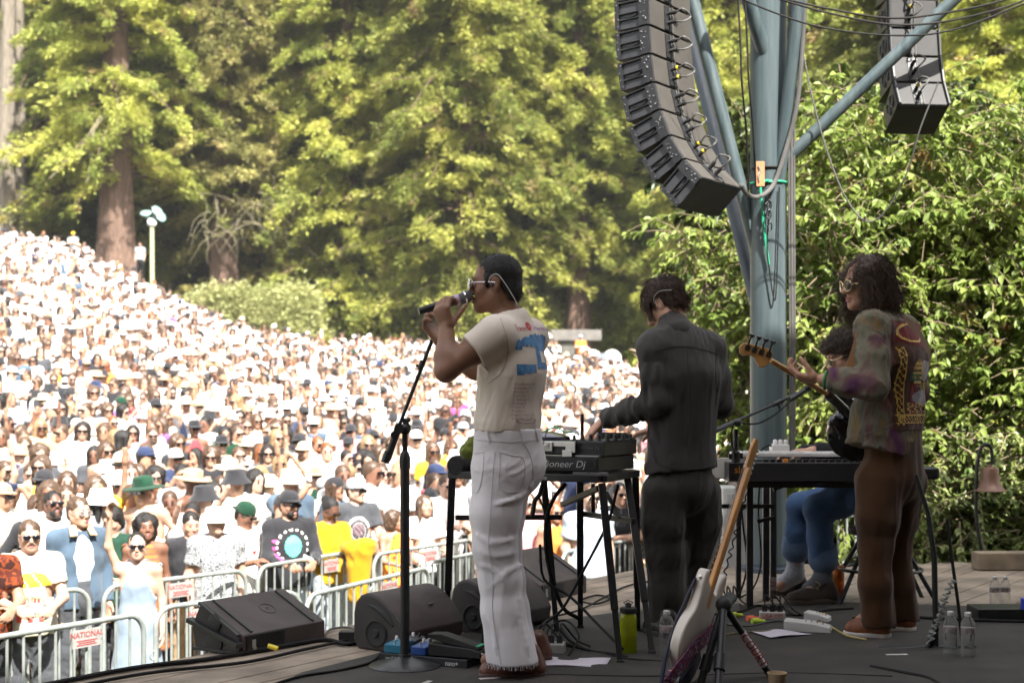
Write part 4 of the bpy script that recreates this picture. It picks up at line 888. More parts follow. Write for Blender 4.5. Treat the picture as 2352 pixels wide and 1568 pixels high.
# ---------------------------------------------------------------- player at the decks, back to us
def dj():
    D = 7.1; f, l = dirs((-.45, .89, 0)); q = lambda x, y, d=D: P(x, y, d)
    hd = Head(q(1523, 698, 7.16), head_frame((-.72, .42, -.62)), 1.04); nek = q(1548, 752, 7.1); mid = q(1566, 800); shL, shR = mid+l*.178, mid-l*.176; che = q(1570, 862); wai = q(1568, 975); pel = q(1566, 1085)
    elL, wrL = q(1510, 920, 6.98), q(1396, 962, 7.14); elR, wrR = q(1655, 930, 7.22), q(1500, 985, 7.46)
    S = SDF(); hd.add_to(S); S.cone(hd.p(0, -.035, -.06), nek, .056, .062, .03); torso(S, pel, wai, che, nek, shL, shR, f, .15, .10, 0, .05)
    S.chain([shL, elL, wrL], [.052, .045, .030], .03).chain([shR, elR, wrR], [.056, .045, .030], .03)
    hand(S, wrL+Vector((-.02, .01, -.005)), Vector((-.55, .15, -.55)), Vector((.45, .25, -.75)), Vector((-.1, .95, .1)), (.30, .35, .42, .5), 1.05, .12, thumb_dir=(-.05, .5, -.85))
    hand(S, wrR, Vector((-.8, .3, -.25)), Vector((0, 0, -1)), Vector((.1, .9, 0)), (.35, .35, .35, .35), 1.0)
    kL, aL, kR, aR = q(1527, 1265, 7.08), q(1530, 1430, 7.12), q(1612, 1265, 7.24), q(1606, 1425, 7.32)
    for s, k_, a_ in ((1, kL, aL), (-1, kR, aR)): S.chain([pel+l*.072*s, k_, a_], [.078, .055, .042], .03); S.cone(a_, a_+f*.10+Vector((0, 0, -.05)), .04, .03, .03)
    body = sdf_obj('person', S, .0066, SK_PALE); tag(body, 'man with brown hair and loose dark denim shirt bent over the decks, back turned', 'person')
    H = SDF(); H.ell(hd.p(0, -.022, .034), (.086, .107, .095), hd.M, .02); H.ell(hd.p(0, -.055, -.03), (.070, .056, .062), hd.M, .03); H.cut(hd.p(0, .066, .03), hd.M @ Vector((0, 1, -.45)), .02)
    for x in (-1, 1): H.ell(hd.p(.09*x, -.004, -.03), (.03, .020, .032), hd.M, .01, True); H.cone(hd.p(.074*x, .045, .03), hd.p(.070*x, .062, -.035), .018, .010, .02)
    H.wrinkle(.004, 70, 5, None, (1, 1, .5)); hair = sdf_obj('hair', H, .006, M_hair_br, body); r = np.random.default_rng(8); vs = np.array([v.co[:] for v in hair.data.vertices]); nr = np.array([v.normal[:] for v in hair.data.vertices]); n = 2600; i = r.integers(0, len(vs), n)
    top = np.array(hd.p(0, -.05, .125)); dn = vs[i]-top; dn -= nr[i]*(dn*nr[i]).sum(1, keepdims=True); dn /= np.linalg.norm(dn, axis=1, keepdims=True)+1e-9; dn += r.normal(0, .22, (n, 3)); t = np.linspace(0, 1, 6)[None, :, None]; L = r.uniform(.03, .06, n)[:, None, None]
    strands('hair_strands', vs[i][:, None]+dn[:, None]*t*L+nr[i][:, None]*(.006*np.sin(t*3.1)+.002)-np.array([0, 0, .25])*(t*L)**2*2.2, .0013, M_hair_br, hair)
    e = MB(); e.tube(smooth_path([hd.p(.088, .0, -.02), hd.p(.094, -.006, .02), hd.p(.093, -.05, .03), hd.p(.078, -.1, .0)], 5), .0018, 6); e.build('earphone_cable', mat('clear_cable', (.5, .48, .45), .3), body)
    M_s = fabric('dark_denim', (.040, .036, .034), (.066, .059, .056), 3, bs=500); T = SDF(); hem = q(1566, 1080)
    torso(T, hem, q(1568, 960), che, nek, shL, shR, f, .180, .120, .014, .064, .06); T.cone(nek+Vector((0, 0, -.06)), nek+Vector((0, 0, .012)), .092, .072, .03)
    T.chain([shL, shL+(elL-shL)*.5, elL, elL+(wrL-elL)*.55, wrL], [.070, .067, .060, .055, .044], .03); T.chain([shR, shR+(elR-shR)*.5, elR, wrR+Vector((.04, 0, 0))], [.070, .068, .060, .046], .03)
    T.cut(wrL+(wrL-elL).normalized()*.012, wrL-elL, .004, .10); T.cut(q(1566, 1078), (.08, 0, -1), .02)
    T.ell(nek+Vector((-.03, .03, .06)), (.060, .060, .05), None, .006, True)
    T.wrinkle(.0025, 75, 45, None, (1, 1, .6), True); T.wrinkle(.006, 22, 41, lambda X, Y, Z: np.clip((1.5-Z)/.3, .1, 1), (1.4, 1.4, .25), True); T.wrinkle(.005, 30, 42, lambda X, Y, Z: np.where(X < .80, 1, .25), (1, 1, 1)); T.wrinkle(.006, 26, 44, lambda X, Y, Z: np.where((X < .72) & (Z < 1.35), 1, 0), (1.6, .6, .8), True)
    sh = sdf_obj('shirt', T, .0066, M_s, body); sb = bvh_of([sh]); F = (0, 1, 0); M_ss = fabric('denim_seam_dark', (.028, .026, .028))
    C2 = SDF(); C2.cone(nek+Vector((.005, -.01, -.012)), nek+Vector((-.008, .01, .032)), .083, .070, .01); C2.ell(nek+Vector((-.02, .03, .055)), (.058, .06, .06), None, .004, True); sdf_obj('collar', C2, .0066, M_s, sh)
    for pts in ([q(1492, 812), q(1530, 800), q(1570, 798), q(1620, 806), q(1648, 815)], [q(1504, 796), q(1518, 832), q(1524, 880), q(1522, 915)], [q(1645, 800), q(1640, 850), q(1643, 900)], [q(1492, 1040), q(1508, 1062), q(1545, 1074), q(1600, 1074), q(1640, 1068)], [q(1572, 802), q(1573, 880), q(1574, 960), q(1575, 1050)], [q(1412, 945), q(1422, 968), q(1424, 988)]): seam('shirt_seam', sb, pts, .002, M_ss, sh, F)
    M_p = fabric('charcoal_corduroy', (.040, .037, .032), (.055, .050, .044), 4, bs=300, stretch=(3, 3, .4)); J = SDF(); J.cone(q(1566, 1040), q(1566, 1110), .150, .166, .05, (f, 1.3))
    J.chain([q(1527, 1130, 7.06), q(1524, 1200, 7.06), q(1527, 1270, 7.08), q(1532, 1360, 7.1), q(1530, 1442, 7.13)], [.112, .104, .092, .088, .090], .03); J.chain([q(1605, 1130, 7.2), q(1608, 1200, 7.22), q(1612, 1270, 7.24), q(1608, 1360, 7.28), q(1602, 1434, 7.33)], [.112, .104, .090, .082, .080], .03)
    J.wrinkle(.0025, 44, 51, lambda X, Y, Z: np.clip(1-np.abs(Z-.5)/.4, .15, 1), (1.2, 1.2, .9), True); J.wrinkle(.004, 26, 52, None, (1.4, 1.4, .3), True); sdf_obj('trousers', J, .0066, M_p, body)
    M_sh = mat('black_leather', (.02, .018, .017), .45); M_so = mat('black_sole', (.014, .013, .012), .6)
    hL, hR = FL(1548, 1468), FL(1622, 1450); shoe(body, hL, hL+f*.26, M_sh, M_so, .05); shoe(body, hR, hR+f*.25, M_sh, M_so, .05)
dj()
# ---------------------------------------------------------------- bass player
def tie_dye():
    m = mat('tie_dye_denim', (.20, .19, .15), .9, var=.2, vs=3, bump=.3, bs=420, spec=.2); nt = m.node_tree; n = nt.nodes; L = nt.links.new; b = n['Principled BSDF']; tc = n.new('ShaderNodeTexCoord'); nz = n.new('ShaderNodeTexNoise'); nz.inputs['Scale'].default_value = 4.2; nz.inputs['Detail'].default_value = 2; nz.inputs['Distortion'].default_value = 1.2; mp = n.new('ShaderNodeMapping'); mp.inputs['Scale'].default_value = (1.4, 1.4, .8); L(tc.outputs['Object'], mp.inputs[0]); L(mp.outputs[0], nz.inputs[0])
    cr = n.new('ShaderNodeValToRGB'); e = cr.color_ramp.elements; e[0].position = .30; e[0].color = (.10, .04, .09, 1); e[1].position = .72; e[1].color = (.15, .14, .035, 1)  # dye colours darkened to stand in for the shade on this player
    for p_, c in ((.42, (.15, .085, .075, 1)), (.50, (.17, .15, .11, 1)), (.58, (.12, .115, .08, 1)), (.65, (.19, .12, .06, 1))): q = e.new(p_); q.color = c
    L(nz.outputs[0], cr.inputs[0]); L(cr.outputs[0], b.inputs['Base Color']); return m
def bassist():
    D = 7.08; f, l = dirs((-.80, .60, 0)); q = lambda x, y, d=D: P(x, y, d)
    hd = Head(q(1988, 650), head_frame((-.92, -.22, -.06)), 1.06); nek = q(2012, 722, 7.1); mid = q(2040, 758); shL, shR = mid+l*.195, mid-l*.195; che = q(2052, 830); wai = q(2055, 945); pel = q(2053, 1060)
    elL, wrL = q(2004, 884, 6.84), q(1890, 872, 6.93); elR, wrR = q(2100, 900, 7.40), q(2010, 950, 7.62)
    S = SDF(); hd.add_to(S, ears=False); S.cone(hd.p(0, -.03, -.06), nek, .056, .062, .03); torso(S, pel, wai, che, nek, shL, shR, f, .15, .10, 0, .05)
    S.chain([shL, elL, wrL], [.054, .048, .031], .03).chain([shR, elR, wrR], [.058, .046, .03], .03)
    nk0, nk1 = q(1767, 826, 7.0), q(1902, 905, 7.16)     # the neck of the bass, nut to body
    nd = (nk1-nk0).normalized()
    hand(S, wrL+Vector((-.015, .02, .0)), Vector((-.86, .38, .14)), Vector((.12, .35, .92)), Vector((-.35, .1, .9)), (.55, .62, .68, .72), 1.12, .05, thumb_dir=(-.45, .1, .72), tc=.45)
    hand(S, wrR, Vector((-.7, .2, -.5)), Vector((-.3, .8, 0)), Vector((.2, 0, .8)), (.4, .4, .4, .4), 1.0)
    kL, aL, kR, aR = q(2012, 1245, 7.02), q(2012, 1405, 7.02), q(2052, 1245, 7.22), q(2068, 1405, 7.26)
    for s, k_, a_ in ((1, kL, aL), (-1, kR, aR)): S.chain([pel+l*.072*s, k_, a_], [.078, .055, .042], .03); S.cone(a_, a_+f*.08+Vector((0, 0, -.05)), .04, .03, .03)
    body = sdf_obj('person', S, .0066, SK_TAN); tag(body, 'long-haired bass player in tie-dyed jacket with embroidered back and rust corduroys', 'person')
    hd.eyes(body); hd.lips(body)
    # hair: mass plus wavy strands
    H = SDF(); H.ell(hd.p(0, -.025, .040), (.097, .110, .100), hd.M, .02); H.ell(hd.p(0, -.06, -.07), (.112, .088, .11), hd.M, .05)
    for x in (-1, 1): H.cone(hd.p(.080*x, .030, .05), hd.p(.094*x, .022, -.10), .030, .036, .03)
    H.ell(hd.p(0, .10, -.03), (.066, .075, .115), hd.M, .02, True); H.cut(hd.p(0, 0, -.155), (0, 0, -1), .03); H.wrinkle(.006, 60, 5, None, (1, 1, .35)); H.wrinkle(.004, 120, 6, None, (1, 1, .4))
    hair = sdf_obj('hair', H, .0066, M_hair_dk, body); r = np.random.default_rng(18); vs = np.array([v.co[:] for v in hair.data.vertices]); nr = np.array([v.normal[:] for v in hair.data.vertices]); n = 2600; i = r.integers(0, len(vs), n)
    top = np.array(hd.p(0, -.02, .15)); dn = vs[i]-top; dn -= nr[i]*(dn*nr[i]).sum(1, keepdims=True); dn /= np.linalg.norm(dn, axis=1, keepdims=True)+1e-9; dn[:, 2] -= .3; dn += r.normal(0, .16, (n, 3)); t = np.linspace(0, 1, 12)[None, :, None]; Ls = r.uniform(.05, .11, n)[:, None, None]; ph = r.uniform(0, 6.28, n)[:, None, None]; sd = np.cross(dn, nr[i])[:, None]
    strands('hair_strands', vs[i][:, None]+dn[:, None]*t*Ls+nr[i][:, None]*(.004+.014*t+.016*np.sin(t*8+ph)*t)+sd*.018*np.sin(t*9+ph)*t, .0013, M_hair_dk, hair)
    cl = []
    for k_ in range(60):     # curls that leave the outline at the jaw and the nape
        a = r.uniform(-1.2, 2.2); p0 = np.array(hd.p(.09*math.cos(a)*(1 if k_ % 3 else -1), -.06+.09*math.sin(a), -.10-.06*r.random())); dr = np.array(hd.M @ Vector((.2*math.cos(a), .9*math.sin(a)-.1, -.5))); tt = np.linspace(0, 1, 12)[:, None]; cl.append(p0+dr*tt*.09+np.array(hd.M @ Vector((0, .55, .6)))*(.045*tt**2.2)+r.normal(0, .006, 3)*np.sin(tt*6))
    strands('hair_curls', np.array(cl), .0022, M_hair_dk, hair)
    cl = []
    for zz, ln in ((-.055, .05), (-.085, .06), (-.095, .055), (-.05, .04)):
        p0 = np.array(hd.p(-.055, .075, zz)); tt = np.linspace(0, 1, 12)[:, None]; cl.append(p0+np.array(hd.M @ Vector((-.2, 1, -.5)))*tt*ln+np.array([0, 0, 1])*(.02*tt**2))
    strands('hair_wisps', np.array(cl), .0018, M_hair_dk, hair)
    hd.glasses(body, M_gold, M_lens, .026, .026, .002, .112, lensz=-.010)
    M_t = tie_dye(); T = SDF(); torso(T, q(2045, 1000), q(2054, 930), che, nek, shL, shR, f, .185, .130, .012, .068, .06); T.cone(nek+Vector((0, 0, -.08)), nek, .095, .075, .04)
    T.cone(q(2030, 960), q(2022, 1040), .19, .205, .05, (f, 1.25)); T.chain([shL, shL+(elL-shL)*.5, elL, elL+(wrL-elL)*.5, wrL+(elL-wrL)*.16], [.078, .076, .070, .064, .062], .035); T.chain([shR, shR+(elR-shR)*.5, elR, wrR], [.078, .076, .068, .05], .035)
    T.cut(wrL+(elL-wrL)*.15, wrL-elL, .004, .12); T.cut(q(1965, 1019), (-.25, 0, -1), .008); T.ell(nek+Vector((-.02, 0, .06)), (.066, .066, .05), None, .006, True)
    T.wrinkle(.0025, 70, 65, None, (1, 1, .7), True); T.wrinkle(.006, 22, 61, lambda X, Y, Z: np.clip((1.55-Z)/.2, .1, 1), (1, 1, .6), True); T.wrinkle(.007, 34, 62, lambda X, Y, Z: np.where(X < 1.79, 1, .1), (.8, .8, 1.2), True)
    jk = sdf_obj('jacket', T, .0066, M_t, body); jb = bvh_of([jk]); F = (0, 1, 0); M_e = fabric('jacket_seam', (.16, .15, .12))
    for pts in ([q(1982, 745, 6.9), q(2000, 760, 6.9), q(2025, 775, 6.9), q(2032, 830, 6.9), q(2024, 880, 6.9), q(2010, 905, 6.9)], [q(1936, 1003), q(1975, 992), q(2020, 975), q(2030, 970)], [q(1900, 862, 6.85), q(1908, 880, 6.85), q(1906, 898, 6.85)]): seam('jacket_seam', jb, pts, .0022, M_e, jk, F)
    # embroidered vest back
    bc = che-f*.14; ex = -l; ez = Vector((0, 0, 1)); zz = lambda y: q(0, y).z
    M_v = fabric('vest_brown', (.050, .022, .014), (.085, .035, .02), 8); M_vr = fabric('vest_red', (.13, .012, .012)); M_g = mat('gold_thread', (.50, .31, .05), .4, metal=.3, var=.5, vs=120, bump=.8, bs=500); M_w = fabric('vest_grey_applique', (.27, .24, .26), (.36, .33, .35), 20); M_gr = fabric('vest_green', (.02, .09, .04))
    def patch(m, u0, u1, y0, y1, test, off=.003, step=.007, name='embroidered_panel'):
        return stick_poly(name, jb, bc+ex*u0+Vector((0, 0, zz(y1)-bc.z)), ex, ez, test, u1-u0, zz(y0)-zz(y1), step, m, jk, f, off)
    patch(M_v, -.185, .20, 742, 985, lambda u, v: True, .0035); patch(M_vr, -.17, .19, 742, 800, lambda u, v: v > .25*abs(u-.5)*2, .0055); patch(M_vr, -.10, -.05, 880, 950, lambda u, v: True, .0055)
    fr = lambda u, v, a, b: (a < min(u*1.0, v*1.0) < b)
    patch(M_g, -.175, .20, 800, 975, lambda u, v: (.02 < u < .035 or .09 < u < .11) and v > .05 or (.02 < v < .035 or .12 < v < .14), .006, .0045, 'gold_braid'); patch(M_g, -.168, -.14, 800, 975, lambda u, v: (int(v*34)+int(u*4)) % 3 == 0, .006, .005, 'gold_braid'); patch(M_g, -.16, .2, 955, 970, lambda u, v: (int(u*46)+int(v*4)) % 3 == 0, .006, .005, 'gold_braid')
    el_ = lambda u, v, cx, cy, rx, ry: ((u-cx)/rx)**2+((v-cy)/ry)**2 < 1
    patch(M_w, -.09, .17, 800, 950, lambda u, v: el_(u, v, .45, .25, .42, .12) or el_(u, v, .42, .66, .20, .16) or el_(u, v, .75, .60, .14, .24), .0062, .006, 'applique')
    patch(M_g, -.12, .19, 800, 950, lambda u, v: (el_(u, v, .22, .62, .14, .20) and int(v*42) % 3 != 0) or (el_(u, v, .58, .42, .30, .07) and int(u*30) % 2 == 0) or (.02 < v < .16 and int((u+.4*math.sin(v*20))*16) % 3 == 0 and u < .7) or (el_(u, v, .85, .66, .07, .22) and int(v*50) % 2 == 0), .0072, .0045, 'gold_braid')
    patch(M_gr, -.11, -.04, 858, 875, lambda u, v: True, .0072); patch(M_g, -.15, .17, 744, 790, lambda u, v: .72 < ((u-.3)*3.4)**2+((v-.5)*2.2)**2 < 1.1 or (abs(v-.2-.5*u) < .05 and u > .5), .0072, .0045, 'gold_braid')
    # bass strap: over the shoulder and down the chest
    st = MB(); sp = smooth_path([q(1948, 862, 6.88), q(1962, 820, 6.88), q(1978, 765, 6.90), q(1996, 733, 6.95), q(2030, 730, 7.0)], 6); 
    for a, b in zip(sp[:-1], sp[1:]): st.bar(a, b+(b-a)*.1, .045, .004, (0, -1, .2))
    o = st.build('guitar_strap', mat('tan_leather', (.30, .15, .06), .6, var=.2)); tag(o, 'tan leather strap over the shoulder of the bass player', 'strap')
    q2 = [p for p in stick(jb, smooth_path([bc+ex*(-.05)+Vector((0, 0, .20)), bc+ex*.05+Vector((0, 0, .10)), bc+ex*.15+Vector((0, 0, -.06)), bc+ex*.2+Vector((0, 0, -.2))], 6), f, .010) if p is not None]; st = MB()
    for a, b in zip(q2[:-1], q2[1:]): st.bar(a, b+(b-a)*.15, .05, .004, -f)
    st.build('back_strap', mat('tan_leather_worn', (.16, .085, .045), .7), o)
    # rust corduroys
    M_c = fabric('rust_corduroy', (.058, .026, .010), (.078, .034, .012), 5, bs=260); J = SDF(); J.cone(q(2052, 985), q(2052, 1080), .165, .178, .05, (f, 1.3))  # corduroy darkened as well, the player's shade put into its colour
    J.chain([q(2022, 1105, 7.02), q(2016, 1190, 7.0), q(2012, 1255, 7.0), q(2010, 1340, 7.0), q(2018, 1428, 7.02)], [.125, .100, .080, .080, .084], .03); J.chain([q(2070, 1105, 7.18), q(2060, 1190, 7.2), q(2052, 1255, 7.22), q(2058, 1340, 7.24), q(2068, 1425, 7.26)], [.125, .100, .082, .086, .098], .03)
    J.cut(q(2050, 1434), (0, 0, -1), .004); J.wrinkle(.0015, 44, 71, lambda X, Y, Z: np.clip(1-np.abs(Z-.55)/.3, .15, 1), (1.2, 1.2, .8), True); J.wrinkle(.0045, 24, 72, None, (1.4, 1.4, .25), True); sdf_obj('corduroys', J, .0066, M_c, body)
    M_s1 = mat('ochre_leather', (.34, .13, .03), .5, var=.3, vs=20, col2=(.16, .04, .02)); M_s2 = mat('white_rubber', (.55, .50, .46), .6); h = FL(2040, 1466); shoe(body, h, FL(1938, 1460), M_s1, M_s2, .052); h = FL(2098, 1450); shoe(body, h, h+Vector((-.27, .05, 0)), M_s1, M_s2, .052)
    for k_, (c, w) in enumerate((((.02, .22, .06), 0), ((.40, .03, .02), .022), ((.03, .02, .02), .04))):
        p = wrL+(elL-wrL).normalized()*(.015+w); x_, y_, z_ = basis(elL-wrL); b = MB(); b.tube([p+(x_*math.cos(a)+y_*math.sin(a))*.042 for a in np.linspace(0, 2*math.pi, 21)], .007, 8); b.build('wristband', mat('band_%d' % k_, c, .6), body)
    # electric bass: neck, headstock with four large tuners, black body beyond the player
    g = thing('bass_guitar', 'electric bass with maple neck, four big tuners and glossy black body', 'bass guitar'); M_mp = mat('maple_gold', (.40, .20, .06), .35, var=.15, vs=6, stretch=(8, 8, 1), coat=.4); M_fb = mat('maple_side', (.33, .15, .045), .4)
    nb = MB(); up = Vector((.25, -.35, .9)); nb.bar(nk0, nk1, .042, .026, up); nb.build('neck', M_mp, g, bevel=.009)
    hx = (q(1697, 800, 7.0)-q(1772, 824, 7.0)); hx.normalize(); hy = Vector((hx.z, 0, -hx.x)); hy = -hy if hy.z < 0 else hy; n_ = Vector((0, -1, 0)); M = frame(q(1772, 822, 7.0), hx, hy, hx.cross(hy))
    hs = MB(); hs.prism([(0, -.02), (.02, -.055), (.045, -.062), (.085, -.022), (.105, -.020), (.135, -.035), (.158, -.025), (.168, .005), (.155, .030), (.12, .036), (.02, .040), (0, .025)], -.009, .009, M); hsk = hs.build('headstock', M_mp, g, bevel=.005)
    for k_ in range(4):
        t = MB(); x0 = .022+.036*k_; n3 = hx.cross(hy); n3 = n3 if n3.y < 0 else -n3; b0 = M @ Vector((x0, .012, 0))+n3*.012
        t.bar(b0, M @ Vector((x0, .062, 0))+n3*.012, .008, .008); t.box((x0, .010, (.013 if M.to_3x3().col[2].y < 0 else -.013)), (.022, .026, .008), M); c = M @ Vector((x0-.003, .073, 0))+n3*.012; t.ball(c, (.010, .005, .012), 12); t.ball(c+hx*.008+hy*.004, (.007, .0045, .008), 10); t.ball(c-hx*.008+hy*.004, (.007, .0045, .008), 10); t.build('tuner', mat('dark_chrome', (.10, .11, .11), .25, metal=.9), g)
    B = SDF(); bcn = q(1985, 985, 7.36); B.ell(bcn, (.20, .03, .16), Matrix.Rotation(R(-25), 3, 'Y').to_4x4(), .05); B.cone(bcn+Vector((-.05, 0, .08)), q(1922, 900, 7.30), .05, .030, .05); B.cone(bcn+Vector((-.10, 0, -.02)), q(1916, 968, 7.30), .05, .032, .05); B.cone(bcn, nk1, .03, .025, .03); sdf_obj('bass_body', B, .007, mat('gloss_black', (.008, .008, .009), .12, coat=1.0), g)
bassist()
# ---------------------------------------------------------------- seated keyboard player
def keys_player():
    D = 8.3; f, l = dirs((-.93, .10, 0)); q = lambda x, y, d=D: P(x, y, d)
    hd = Head(q(1938, 812, 8.35), head_frame((-.85, -.10, -.42)), 1.02); nek = q(1972, 878); mid = q(1988, 915); shL, shR = mid+l*.19, mid-l*.19; che = q(2000, 965); wai = q(2012, 1045); pel = q(2020, 1120)
    elL, wrL = q(1965, 1040, 8.12), q(1866, 1036, 8.1); elR, wrR = q(1950, 1050, 8.5), q(1850, 1040, 8.5)
    S = SDF(); hd.add_to(S); S.cone(hd.p(0, -.03, -.06), nek, .056, .062, .03); torso(S, pel, wai, che, nek, shL, shR, f); S.chain([shL, elL, wrL], [.056, .046, .03], .03).chain([shR, elR, wrR], [.056, .046, .03], .03)
    hand(S, wrL, Vector((-.95, .05, -.02)), Vector((0, 0, -1)), Vector((.05, .9, .1)), (.28, .30, .33, .36), 1.08, .1); hand(S, wrR, Vector((-.95, .05, -.02)), Vector((0, 0, -1)), Vector((.05, -.9, .1)), (.3, .3, .3, .3), 1.0)
    kL, aL, kR, aR = q(1880, 1168, 8.15), q(1890, 1330, 8.2), q(1838, 1162, 8.45), q(1826, 1318, 8.5)
    for s, k_, a_ in ((1, kL, aL), (-1, kR, aR)): S.chain([pel+l*.1*s, k_, a_], [.08, .052, .042], .03); S.cone(a_, a_+Vector((-.10, -.02, -.07)), .04, .03, .03)
    body = sdf_obj('person', S, .0072, SK_PALE); tag(body, 'dark-haired person seated at the keyboards, black top, cuffed jeans and grey socks', 'person'); hd.eyes(body)
    H = SDF(); H.ell(hd.p(0, -.02, .042), (.097, .112, .098), hd.M, .02); H.ell(hd.p(0, -.07, -.02), (.085, .06, .08), hd.M, .03); H.ell(hd.p(0, .075, .075), (.06, .035, .035), hd.M, .02); H.ell(hd.p(0, .10, -.04), (.06, .07, .09), hd.M, .02, True); H.wrinkle(.010, 60, 5); H.wrinkle(.006, 110, 6); hair = sdf_obj('hair', H, .007, M_hair_bk, body)
    r = np.random.default_rng(4); vs = np.array([v.co[:] for v in hair.data.vertices]); nr = np.array([v.normal[:] for v in hair.data.vertices]); n = 1100; i = r.integers(0, len(vs), n); t = np.linspace(0, 1, 9)[None, :, None]; ph = r.uniform(0, 6.28, n)[:, None, None]; sd = np.cross(nr[i], r.normal(0, 1, (n, 3))); sd /= np.linalg.norm(sd, axis=1, keepdims=True); s2 = np.cross(nr[i], sd)
    strands('hair_curls', vs[i][:, None]+nr[i][:, None]*.022*t+sd[:, None]*.012*np.sin(t*6+ph)+s2[:, None]*.012*np.cos(t*6+ph), .0016, M_hair_dk, hair)
    hd.glasses(body, M_gold, M_lens, .024, .024, .002, .112)
    K = SDF(); K.ell(hd.p(0, .055, -.082), (.064, .062, .046), hd.M, .01); sdf_obj('face_mask', K, .007, mat('black_cloth', (.012, .012, .013), .6), body)
    M_b = fabric('black_knit', (.013, .013, .014)); T = SDF(); torso(T, q(2016, 1090), wai, che, nek, shL, shR, f, .18, .125, .012, .066); T.chain([shL, elL, wrL+(elL-wrL)*.08], [.074, .066, .048], .03).chain([shR, elR, wrR], [.074, .066, .05], .03); T.cut(wrL+(elL-wrL)*.07, wrL-elL, .004, .1); T.wrinkle(.005, 30, 81, None, (1, 1, 1), True); sdf_obj('sweater', T, .0072, M_b, body)
    M_j = fabric('blue_denim', (.045, .095, .205), (.075, .135, .26), 5); J = SDF(); J.cone(q(2018, 1085), q(2020, 1130), .17, .17, .05, (f, 1.2))
    J.chain([pel+l*.1, q(1930, 1148, 8.15), kL, q(1884, 1235, 8.17), q(1890, 1282, 8.19)], [.105, .098, .082, .070, .080], .025); J.chain([pel-l*.1, q(1920, 1145, 8.42), kR, q(1832, 1220, 8.47), q(1828, 1262, 8.49)], [.105, .096, .080, .070, .079], .025); J.cut(q(1890, 1285, 8.2), (.1, 0, -1), .003, .14); J.cut(q(1828, 1263, 8.5), (.1, 0, -1), .003, .14); J.wrinkle(.004, 30, 91, None, (.9, 1.2, .5), True); jn = sdf_obj('jeans', J, .0072, M_j, body)
    c = SDF(); c.cone(q(1890, 1268, 8.19), q(1891, 1284, 8.19), .085, .086, .01); sdf_obj('cuff', c, .007, fabric('denim_cuff', (.09, .14, .23)), jn); c = SDF(); c.cone(q(1829, 1246, 8.49), q(1828, 1262, 8.49), .084, .085, .01); sdf_obj('cuff', c, .007, fabric('denim_cuff', (.09, .14, .23)), jn)
    M_k = fabric('grey_sock', (.36, .37, .40), (.44, .45, .48), 60, bs=300); k1 = SDF(); k1.cone(q(1890, 1275, 8.2), aL, .055, .050, .02).cone(aL, aL+Vector((-.08, 0, -.06)), .052, .045, .03); sdf_obj('sock', k1, .007, fabric('dark_sock', (.12, .125, .14)), body); k1 = SDF(); k1.cone(q(1828, 1255, 8.5), aR, .055, .050, .02).cone(aR, aR+Vector((-.08, 0, -.06)), .052, .045, .03); sdf_obj('sock', k1, .007, M_k, body)
    M_su = mat('brown_suede', (.030, .020, .013), .8, var=.2); M_so = mat('crepe_sole', (.05, .038, .026), .8); M_l = mat('lace_tan', (.28, .19, .09), .7); shoe(body, FL(1918, 1386), FL(1806, 1392), M_su, M_so, .056, .08, M_l, heelh=.04); shoe(body, FL(1850, 1364), FL(1772, 1366), M_su, M_so, .054, .08, M_l, heelh=.04)
    # stool
    t = thing('stool', 'black round stool with foot ring under the keyboard player', 'stool', (0, 0, 0)); s = q(2022, 1170); z = .44; st = MB(); st.lathe([(0, z-.05), (.17, z-.05), (.185, z-.03), (.185, z-.012), (.17, z), (0, z)], 28, Matrix.Translation((s.x, s.y, 0))); st.build('seat', M_rubber, t)
    for a in (2.6, 3.7, .5, 5.8): g = MB(); g.cyl((s.x+.1*math.cos(a), s.y+.1*math.sin(a), z-.05), (s.x+.33*math.cos(a), s.y+.33*math.sin(a), .0), .013, 10); g.build('leg', M_black, t)
    g = MB(); g.tube([(s.x+.235*math.cos(a), s.y+.235*math.sin(a), .19) for a in np.linspace(0, 2*math.pi, 33)], .010, 8); g.build('foot_ring', M_black, t)
keys_player()
